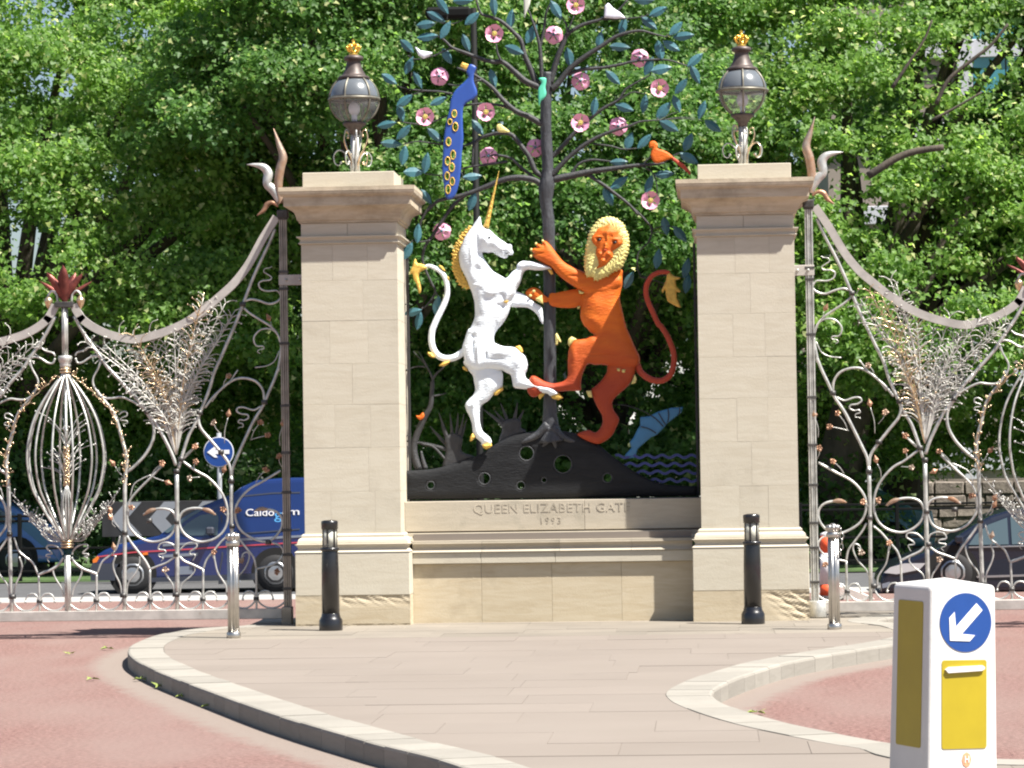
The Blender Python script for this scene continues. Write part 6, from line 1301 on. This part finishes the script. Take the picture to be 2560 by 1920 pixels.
cdec('headlamp', Vc([(900, 1235), (960, 1185), (1090, 1150), (1290, 1150), (1230, 1210), (1020, 1250)]), 'light_clear', .012); cdec('number_plate', Vc([(880, 1340), (955, 1320), (955, 1365), (885, 1380)]), 'plate_white', .02)
mb = MB(); a_ = Vc([(1600, 930)])[0]; mb.box((cx0 + a_[0] - .06, CYD - .17, a_[1] - .05), (cx0 + a_[0] + .05, CYD + .03, a_[1] + .05), .02); obj('door_mirror', mb, 'car_navy', car)
def small_car(name, label, x, Y, paint, s=1.0):
    prof = [(.02, .25), (0, .5), (.08, .68), (.7, .82), (1.05, .9), (1.5, 1.28), (1.9, 1.40), (2.7, 1.40), (3.2, 1.2), (3.6, .95), (3.95, .88), (4.02, .5), (3.98, .25)]
    t, d = vehicle(name, label, 'car', x, Y, [(l * s, z * s) for l, z in prof], [.75, 3.2], .3, 1.65, paint, .9, .2)
    d('side_window', [(1.2, .93), (1.55, 1.24), (2.1, 1.33), (2.1, .93)], 'auto_glass', .004); d('side_window', [(2.16, .93), (2.16, 1.33), (2.7, 1.32), (3.25, .95)], 'auto_glass', .004); d('headlamp', [(.04, .6), (.1, .68), (.4, .74), (.3, .62)], 'light_clear', .01); d('door_gap', [(2.12, .3), (2.135, .3), (2.135, .92), (2.12, .92)], 'van_trim', .004)
    return t
p_ = U(10, 1330, 21.0); small_car('blue_car', 'mid blue car beyond the railings at the left edge', p_[0] - 3.0, 21.0, 'car_blue')
p_ = U(2000, 1330, 24.0); small_car('teal_car', 'pale teal car just visible between the pier and the gate post', p_[0] - 1.6, 24.0, 'car_teal')

# ------------------------------------------------------------------ signs, railings, cone
HYB = 17.2
cb = thing('chevron_board', 'black and white chevron board behind the blue van', 'road sign', (-6.6, HYB, 0))
xa = U(255, 1300, HYB)[0]; xb = U(640, 1300, HYB)[0]; za = U(300, 1342, HYB)[2]; zb_ = U(300, 1254, HYB)[2]
obj('board', MB().box((xa, HYB, za), (xb, HYB + .03, zb_), .004), 'black_matt', cb)
for k in range(4):
    x = xa + .12 + k * .62; h = zb_ - za; zm_ = (za + zb_) / 2; pts = [(x + .02, zm_), (x + .26, zb_ - .012), (x + .52, zb_ - .012), (x + .28, zm_), (x + .52, za + .012), (x + .26, za + .012)]
    if x + .52 < xb: obj('chevron', MB().prism(pts, HYB - .006, HYB + .002), 'sign_grey', cb)
for x in (xa + .3, xb - .3): obj('leg', MB().box((x - .03, HYB + .03, 0), (x + .03, HYB + .09, za + .1)), 'sign_grey', cb)
ksn = thing('arrow_sign', 'round blue sign with white left arrow on a pole behind the gate', 'road sign', (U(547, 1130, 16.5)[0], 16.5, 0))
c = U(547, 1130, 16.5); obj('disc', MB().prism(circ(c[0], c[2], .238, 36), 16.48, 16.50), 'sign_white', ksn); obj('disc_face', MB().prism(circ(c[0], c[2], .226, 36), 16.474, 16.482), 'sign_blue', ksn)
obj('arrow', MB().prism([(c[0] + x * .9, c[2] + z * .9) for x, z in ((-.20, 0), (-.07, .095), (-.015, .095), (-.06, .035), (.19, .035), (.19, -.035), (-.06, -.035), (-.015, -.095), (-.07, -.095))], 16.466, 16.476), 'sign_white', ksn)
obj('pole', MB().tube([(c[0], 16.54, 0), (c[0], 16.54, c[2] + .3)], .038, 10), 'sign_grey', ksn)
nes = thing('no_entry_sign', 'red no entry sign half hidden by the pier edge', 'road sign', (U(1990, 1229, 26)[0], 26, 0)); c = U(1990, 1229, 26)
obj('disc', MB().prism(circ(c[0], c[2], .125, 28), 25.98, 26.0), 'sign_red', nes); obj('bar', MB().prism([(c[0] - .09, c[2] - .025), (c[0] + .09, c[2] - .025), (c[0] + .09, c[2] + .025), (c[0] - .09, c[2] + .025)], 25.97, 25.985), 'sign_white', nes)
obj('pole', MB().tube([(c[0], 26.04, 0), (c[0], 26.04, c[2] + .35)], .035, 8), 'sign_grey', nes); obj('box', MB().box((c[0] - .09, 25.95, c[2] + .19), (c[0] + .1, 26.02, c[2] + .26), .008), 'sign_white', nes)
# railing beyond the carriageway
for (x0, x1, nm) in ((-16, -5.2, 'black park railing on the far side of the road behind the blue van'), (-.2, 10, 'black park railing behind the dark car on the far side of the road')):
    t = thing('park_railing', nm, 'railing', ((x0 + x1) / 2, 18.4, 0), 'park railings')
    for z in (1.08, 1.0, .55, .18): obj('rail', MB().box((x0, 18.38, z - .018), (x1, 18.42, z + .018), .004), 'railing_paint', t)
    src = None; k = 0
    while x0 + .1 + k * 1.55 < x1:
        x = x0 + .1 + k * 1.55; obj('post', MB().box((x - .03, 18.36, 0), (x + .03, 18.44, 1.12), .006), 'railing_paint', t); k += 1
p_ = G(1970 + 375 / 3.749, 1100 + 1500 / 3.749, 0.0)
t = thing('traffic_cylinder', 'orange and white traffic cylinder behind the gate post with the drum shoe', 'traffic cone', (p_[0], p_[1], 0)); c = (p_[0], p_[1], 0)
obj('base', MB().lathe([(.2, 0), (.2, .04), (.11, .06)], c, 20), 'black_matt', t)
for (z0, z1, m_) in ((.05, .20, 'cone_orange'), (.20, .60, 'cone_white'), (.60, .82, 'cone_orange')): obj('sleeve', MB().lathe([(.105 - .02 * z0, z0), (.105 - .02 * z1, z1)], c, 20), m_, t)
obj('top', MB().lathe([(.088, .82), (.085, .85), (.03, .87), (.02, .87)], c, 20), 'cone_white', t)
p0 = G(1970 + 480 / 3.749, 1100 + 1500 / 3.749, 0); t = thing('island_ramp', 'pale sloping concrete island end beside the orange traffic cylinder', 'kerb', (p0[0], p0[1], 0))
obj('ramp', MB().prism([(p0[0] - .05, 0), (p0[0] + .46, 0), (p0[0] + .24, .10), (p0[0] + .08, .16), (p0[0] - .05, .17)], p0[1] + .1, p0[1] + .9), 'concrete_pale', t)
# street lamp half hidden in the leaves behind the metal tree
lp = U(1192, 600, 11.0); t = thing('street_lamp', 'slim black street lamp post behind the peacock', 'street lamp', (lp[0], 11.0, 0)); ztp = U(1192, 20, 11.0)[2]
obj('post', MB().lathe([(.09, 0), (.085, 1.0), (.05, 1.1), (.042, ztp)], (lp[0], 11.0, 0), 14), 'railing_paint', t)
hd = U(1140, 30, 11.0); obj('arm', MB().tube([(lp[0], 11, ztp - .1), (lp[0] - .25, 11, hd[2] - .02), (hd[0] - .35, 11, hd[2])], .03, 8), 'railing_paint', t)
obj('lamp_head', MB().box((hd[0] - .42, 10.85, hd[2] - .10), (hd[0] + .22, 11.15, hd[2] + .06), .04), 'railing_paint', t)
# pale rubble wall beyond the dark car
t = thing('rubble_wall', 'pale rough stone garden wall in leaf shade beyond the dark car', 'wall', (6.2, 27, 0)); rr = random.Random(12)
obj('core', MB().box((3.6, 27.03, 0), (11, 27.5, 1.42)), 'mortar', t)
z = 0.02
for r_ in range(6):
    x = 3.6; hh = rr.uniform(.19, .26)
    while x < 10.7:
        w_ = rr.uniform(.24, .62); mb = MB(); mb.box((x + .008, 26.98 + rr.uniform(0, .03), z + .008), (x + w_ - .008, 27.2, z + hh - .008), .022)
        mb.v = [(a + rr.uniform(-.008, .008), b + rr.uniform(-.008, .008), c + rr.uniform(-.008, .008)) for a, b, c in mb.v]
        obj('wall_stone', mb, 'rubble', t); x += w_
    z += hh
# ------------------------------------------------------------------ buildings far behind
def office(xa, xb, Y, ztop):
    t = thing('office_block', 'grey office block with teal glass bands seen through the leaves at the right', 'building', ((xa + xb) / 2, Y + 6, 0))
    obj('core', MB().box((xa, Y + .4, 0), (xb, Y + 14, ztop)), 'facade_brown', t)
    c = U(2413, 200, Y); colx = c[0]; zsp = U(2413, 120, Y)[2]; fh = 3.3; n0 = int(zsp // fh)
    z = zsp - n0 * fh
    while z < ztop:
        obj('spandrel', MB().box((xa, Y + .1, z - .36), (xb, Y + .5, z + .36), .02), 'facade_grey', t); z += fh
    x = colx - 6.0 * int((colx - xa) // 6.0)
    while x < xb: obj('column', MB().box((x - .3, Y - .05, 0), (x + .3, Y + .5, ztop)), 'facade_grey', t); x += 6.0
    z = zsp - n0 * fh + 2 * fh; src = None
    while z < ztop - fh:
        x = colx - 6.0 * int((colx - xa) // 6.0)
        while x + .3 < xb - 1:
            for k in range(4):
                a = x + .34 + k * 1.33
                if src is None: src = obj('window_pane', MB().box((a, Y + .25, z + .36), (a + 1.27, Y + .3, z + fh - .36)), 'glass_teal', t); a0, z0 = a, z
                else: o = bpy.data.objects.new('window_pane', src.data); _link(o); o.parent = t; o.location = (a - a0, 0, z - z0)
            x += 6.0
        z += fh
pa = U(2200, 600, 95)[0]; office(pa - 2, pa + 22, 95, 26)
def terrace(xa, xb, Y, ztop, label, wall, sp, sz):
    t = thing('town_house', label, 'building', ((xa + xb) / 2, Y + 5, 0), 'pale buildings across the park')
    obj('wall', MB().box((xa, Y, 0), (xb, Y + 10, ztop)), wall, t)
    for z in np.arange(3.4, ztop, 3.4): obj('string_course', MB().box((xa - .1, Y - .18, z - .15), (xb + .1, Y + .02, z + .1), .02), 'facade_white', t)
    obj('roof', MB().box((xa - .2, Y - .3, ztop), (xb + .2, Y + 10.2, ztop + .5), .05), 'facade_brown', t)
    for z in np.arange(1.0, ztop - 2, 3.4):
        x = xa + .8
        while x + sz < xb:
            wn_ = obj('window', MB().box((x, Y - .06, z), (x + sz, Y + .05, z + 1.7), .01), 'facade_white', t)
            obj('pane', MB().box((x + .1, Y - .075, z + .1), (x + sz - .1, Y - .04, z + 1.6)), 'glass_dark', wn_); x += sp
pb = U(1300, 900, 82)[0]; pc = U(1720, 900, 82)[0]
terrace(pb, pc + 1, 82, 7.0, 'pale sunlit building glimpsed through leaves behind the lion', 'facade_white', 2.6, 1.2)
pf = U(1985, 900, 70)[0]
terrace(pf - .6, pf + 4.0, 70, 5.0, 'grey blue building glimpsed low between pier and gate post', 'facade_grey', 2.2, 1.0)

# ------------------------------------------------------------------ plane trees
def leaf_cloud(centres, radii, counts, size, seed, gaps=(), flat=.85, spread=1.0):
    rg = np.random.default_rng(seed); P = []; Nn = []; T = []
    for c, r_, n in zip(centres, radii, counts):
        g_ = rg.normal(size=(n, 3)) * np.array([1.0, .8, .62]); ln = np.linalg.norm(g_, axis=1)[:, None] + 1e-6; d_ = g_ / ln
        th = rg.uniform(-.6, .6); g_ = g_ * np.array([rg.uniform(.9, 1.5), 1, 1]); g_[:, 2] += g_[:, 0] * math.tan(th) * .6
        q = np.clip(ln[:, 0] / 2, 0, 1); p = np.array(c) + g_ * r_ * .62
        tc = rg.normal(0, .10)
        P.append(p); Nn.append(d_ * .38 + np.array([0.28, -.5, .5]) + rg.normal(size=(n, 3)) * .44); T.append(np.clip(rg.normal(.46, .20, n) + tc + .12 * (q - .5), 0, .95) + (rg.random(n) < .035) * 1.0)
    P = np.concatenate(P); Nn = np.concatenate(Nn); T = np.clip(np.concatenate(T), 0, 1)
    if len(gaps):
        v = P - CAM; k = F / (v @ _f); px = CX + k * (v @ _r); py = CY - k * (v @ _u); keep = np.ones(len(P), bool)
        for (x, y, rx, ry, pr) in gaps: keep &= ~((((px - x) / rx) ** 2 + ((py - y) / ry) ** 2 < 1) & (rg.random(len(P)) < pr))
        P, Nn, T = P[keep], Nn[keep], T[keep]
    ok = P[:, 2] > .15; P, Nn, T = P[ok], Nn[ok], T[ok]
    n = len(P); Nn /= np.linalg.norm(Nn, axis=1)[:, None]
    a = rg.normal(size=(n, 3)); a[:, 2] -= .5; a -= Nn * np.sum(a * Nn, 1)[:, None]; a /= np.linalg.norm(a, axis=1)[:, None]; b = np.cross(Nn, a)
    s = size * rg.uniform(.5, 1.4, n)
    shp = [(0, 0, 0), (.20, .52, .09), (.50, .24, .03), (1.0, 0.0, -.08), (.50, -.24, .03), (.20, -.52, .09)]
    V = np.stack([P + a * (s * (x - .4))[:, None] + b * (s * y)[:, None] + Nn * (s * z)[:, None] for x, y, z in shp], 1).reshape(-1, 3)
    me = bpy.data.meshes.new('crown'); base = np.arange(n) * 6
    q = np.concatenate([np.stack([base, base + 1, base + 2, base + 3], 1), np.stack([base, base + 3, base + 4, base + 5], 1)])
    me.vertices.add(len(V)); me.vertices.foreach_set('co', V.astype(np.float32).ravel()); me.loops.add(q.size); me.loops.foreach_set('vertex_index', q.astype(np.int32).ravel())
    me.polygons.add(len(q)); me.polygons.foreach_set('loop_start', (np.arange(len(q)) * 4).astype(np.int32)); me.update(calc_edges=True)
    at = me.attributes.new('tint', 'FLOAT', 'POINT'); at.data.foreach_set('value', np.repeat(T, 6).astype(np.float32)); return me
TOT = [0]
def tree(label, base, rt, hfork, clusters, leaf, nleaf, mt, seed, gaps=(), extra=(), name='plane_tree', group='plane trees beyond the road', limbs=22):
    rr = random.Random(seed); t = thing(name, label, 'tree', base, group); B = Vector(base)
    fork = B + Vector((rr.uniform(-.3, .3), 0, hfork))
    mb = MB(); mb.tube(cr([B + Vector((0, 0, -.2)), B + Vector((.02, 0, .35)), B + Vector((rr.uniform(-.1, .1), 0, hfork * .5)), fork], 6), [rt * 1.9, rt * 1.25, rt * 1.02, rt, rt * .95, rt * .85], 14); obj('trunk', mb, 'tree_bark', t)
    cs = sorted(clusters, key=lambda c: rr.random())
    for (c, r_) in cs[:limbs]:
        c = Vector(c); m_ = fork.lerp(c, .5) + Vector((rr.uniform(-.3, .3), rr.uniform(-.3, .3), rr.uniform(.2, .8)))
        obj('limb', MB().tube(cr([fork - Vector((0, 0, .2)), m_, c], 6), [rt * .5, rt * .26, .03], 8), 'tree_bark', t)
    for pts, r0, r1 in extra: obj('limb', MB().tube(cr(pts, 6), [r0, r1], 9), 'tree_bark', t)
    w_ = np.array([r_ ** 2 for _, r_ in clusters]); cnt = np.maximum(40, (nleaf * w_ / w_.sum()).astype(int))
    me = leaf_cloud([c for c, _ in clusters], [r_ for _, r_ in clusters], cnt, leaf, seed, gaps); TOT[0] += len(me.polygons)
    o = bpy.data.objects.new('crown', me); _link(o); o.parent = t; me.transform(Matrix.Translation(-B)); me.materials.append(M[mt]); o['kind'] = 'stuff'; return t
def crown(cx, cy, cz, rx, ry, rz, n, seed, rmin=.6, rmax=1.1, front=.7, zmin=1.7, shape=None):
    rg = np.random.default_rng(seed); out = []
    while len(out) < n:
        d_ = rg.normal(size=3); d_ /= np.linalg.norm(d_)
        if d_[1] > 0 and rg.random() < front: d_[1] *= -1
        q = rg.uniform(.70, 1.03); p = np.array([cx, cy, cz]) + d_ * q * np.array([rx, ry, rz])
        if shape is not None: p[1] += shape(p[0], p[2])
        if p[2] < zmin: continue
        out.append((tuple(p), rg.uniform(rmin, rmax)))
    return out
GAPS = [(80, 640, 90, 60, .62), (170, 690, 80, 50, .6), (40, 20, 150, 60, .8), (330, 60, 60, 40, .45), (130, 200, 60, 50, .4), (2110, 440, 75, 60, .88), (2165, 530, 70, 45, .8), (2400, 170, 120, 75, .85), (2480, 130, 90, 60, .75), (2330, 320, 60, 60, .7), (2250, 600, 50, 40, .5), (40, 880, 60, 50, .4), (1450, 1000, 60, 90, .7), (1520, 1050, 70, 60, .6), (1640, 930, 70, 70, .6), (1340, 870, 60, 50, .6), (1690, 760, 60, 40, .5), (1250, 330, 30, 30, .5), (230, 990, 60, 40, .3), (2110, 620, 60, 40, .4), (700, 730, 20, 20, .5)]
# overhanging upper crown, recessed lower crown: the lower middle lies in its own shade
slope = lambda x, z: -(9.5 - z) * .42 if z > 4.6 - .25 * (x + 11) else 1.0
slopr = lambda x, z: -(9.5 - z) * .42 if z > 2.9 else .3
ovh = lambda x, z: (1.8 if z < 7.4 and not (x > -5.6 and z > 4.8) else -1.2)
ovc = lambda x, z: (1.6 if z < 5.2 or x < -3.3 else -(9.5 - z) * .3)
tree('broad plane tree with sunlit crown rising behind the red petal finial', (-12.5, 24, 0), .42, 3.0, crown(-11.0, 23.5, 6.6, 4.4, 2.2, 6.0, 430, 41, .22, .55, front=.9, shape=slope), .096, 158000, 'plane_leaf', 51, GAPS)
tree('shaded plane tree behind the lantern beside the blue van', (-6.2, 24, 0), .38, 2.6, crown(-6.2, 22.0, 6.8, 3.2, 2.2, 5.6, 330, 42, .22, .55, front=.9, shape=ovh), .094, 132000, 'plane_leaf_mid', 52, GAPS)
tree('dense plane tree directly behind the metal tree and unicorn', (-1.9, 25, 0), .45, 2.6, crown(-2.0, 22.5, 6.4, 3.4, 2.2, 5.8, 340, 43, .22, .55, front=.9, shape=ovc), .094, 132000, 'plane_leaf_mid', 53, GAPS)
eb = [U(*p, 16.2) for p in ((2170, 440), (2240, 396), (2290, 378), (2359, 368))]; ec = [U(*p, 16.8) for p in ((2340, 260), (2372, 199), (2430, 150), (2478, 112), (2520, 60))]; ed_ = [U(*p, 17) for p in ((2230, 220), (2270, 160), (2310, 100), (2330, 50))]; ee = [U(*p, 16.6) for p in ((2330, 300), (2390, 268), (2455, 230))]
p_ = U(2110, 1300, 22)
tree('tall plane tree with a bare stub limb behind the right gate', (p_[0], 22, 0), .40, 3.0, crown(4.2, 23.0, 6.6, 4.8, 2.0, 6.2, 470, 44, .2, .5, front=.9, shape=slopr), .096, 158000, 'plane_leaf', 54, GAPS, extra=[(eb, .06, .05), (ec, .035, .022), (ed_, .03, .015), (ee, .025, .015)])
p_ = U(2185, 1300, 24)
tree('thick trunked plane tree standing before the rubble wall', (p_[0] + .5, 24.5, 0), .42, 3.4, crown(6.6, 24, 8.0, 3.6, 2.4, 4.0, 50, 45, .6, 1.0, zmin=3.4), .16, 20000, 'plane_leaf_dark', 55, GAPS)
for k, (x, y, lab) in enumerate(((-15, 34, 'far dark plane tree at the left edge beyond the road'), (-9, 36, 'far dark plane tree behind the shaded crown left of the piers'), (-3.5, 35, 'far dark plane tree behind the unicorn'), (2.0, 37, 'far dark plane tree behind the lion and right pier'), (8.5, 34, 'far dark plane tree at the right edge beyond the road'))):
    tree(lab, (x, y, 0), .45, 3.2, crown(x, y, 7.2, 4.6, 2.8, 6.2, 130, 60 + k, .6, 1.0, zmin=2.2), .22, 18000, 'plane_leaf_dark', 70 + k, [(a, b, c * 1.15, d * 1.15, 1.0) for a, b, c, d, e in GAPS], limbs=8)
# shrubs under the trees
rr = random.Random(77)
ORD = ['first', 'second', 'third', 'fourth', 'fifth', 'sixth', 'seventh', 'eighth', 'ninth', 'tenth', 'eleventh']
for k in range(11):
    x = -14 + k * 2.2 + rr.uniform(-.4, .4)
    if 2.5 < x < 7.6: continue
    y = 21.5 + rr.uniform(-.5, 1.2); t = thing('shrub', ORD[k] + ' dark shrub from the left beyond the park railing', 'shrub', (x, y, 0), 'shrubs beyond the railing')
    cl = [((x + rr.uniform(-1, 1), y + rr.uniform(-.4, .4), rr.uniform(.35, 2.0)), rr.uniform(.45, .7)) for _ in range(12)]
    me = leaf_cloud([c for c, _ in cl], [r_ for _, r_ in cl], [330] * 12, .12, 90 + k); o = bpy.data.objects.new('foliage', me); _link(o); o.parent = t; me.transform(Matrix.Translation((-x, -y, 0))); me.materials.append(M['plane_leaf_dark'])
    obj('stem', MB().tube([(x, y, 0), (x + .05, y, .8)], [.06, .03], 7), 'tree_bark', t)
print('leaf quads', TOT[0], 'slabs', NS)
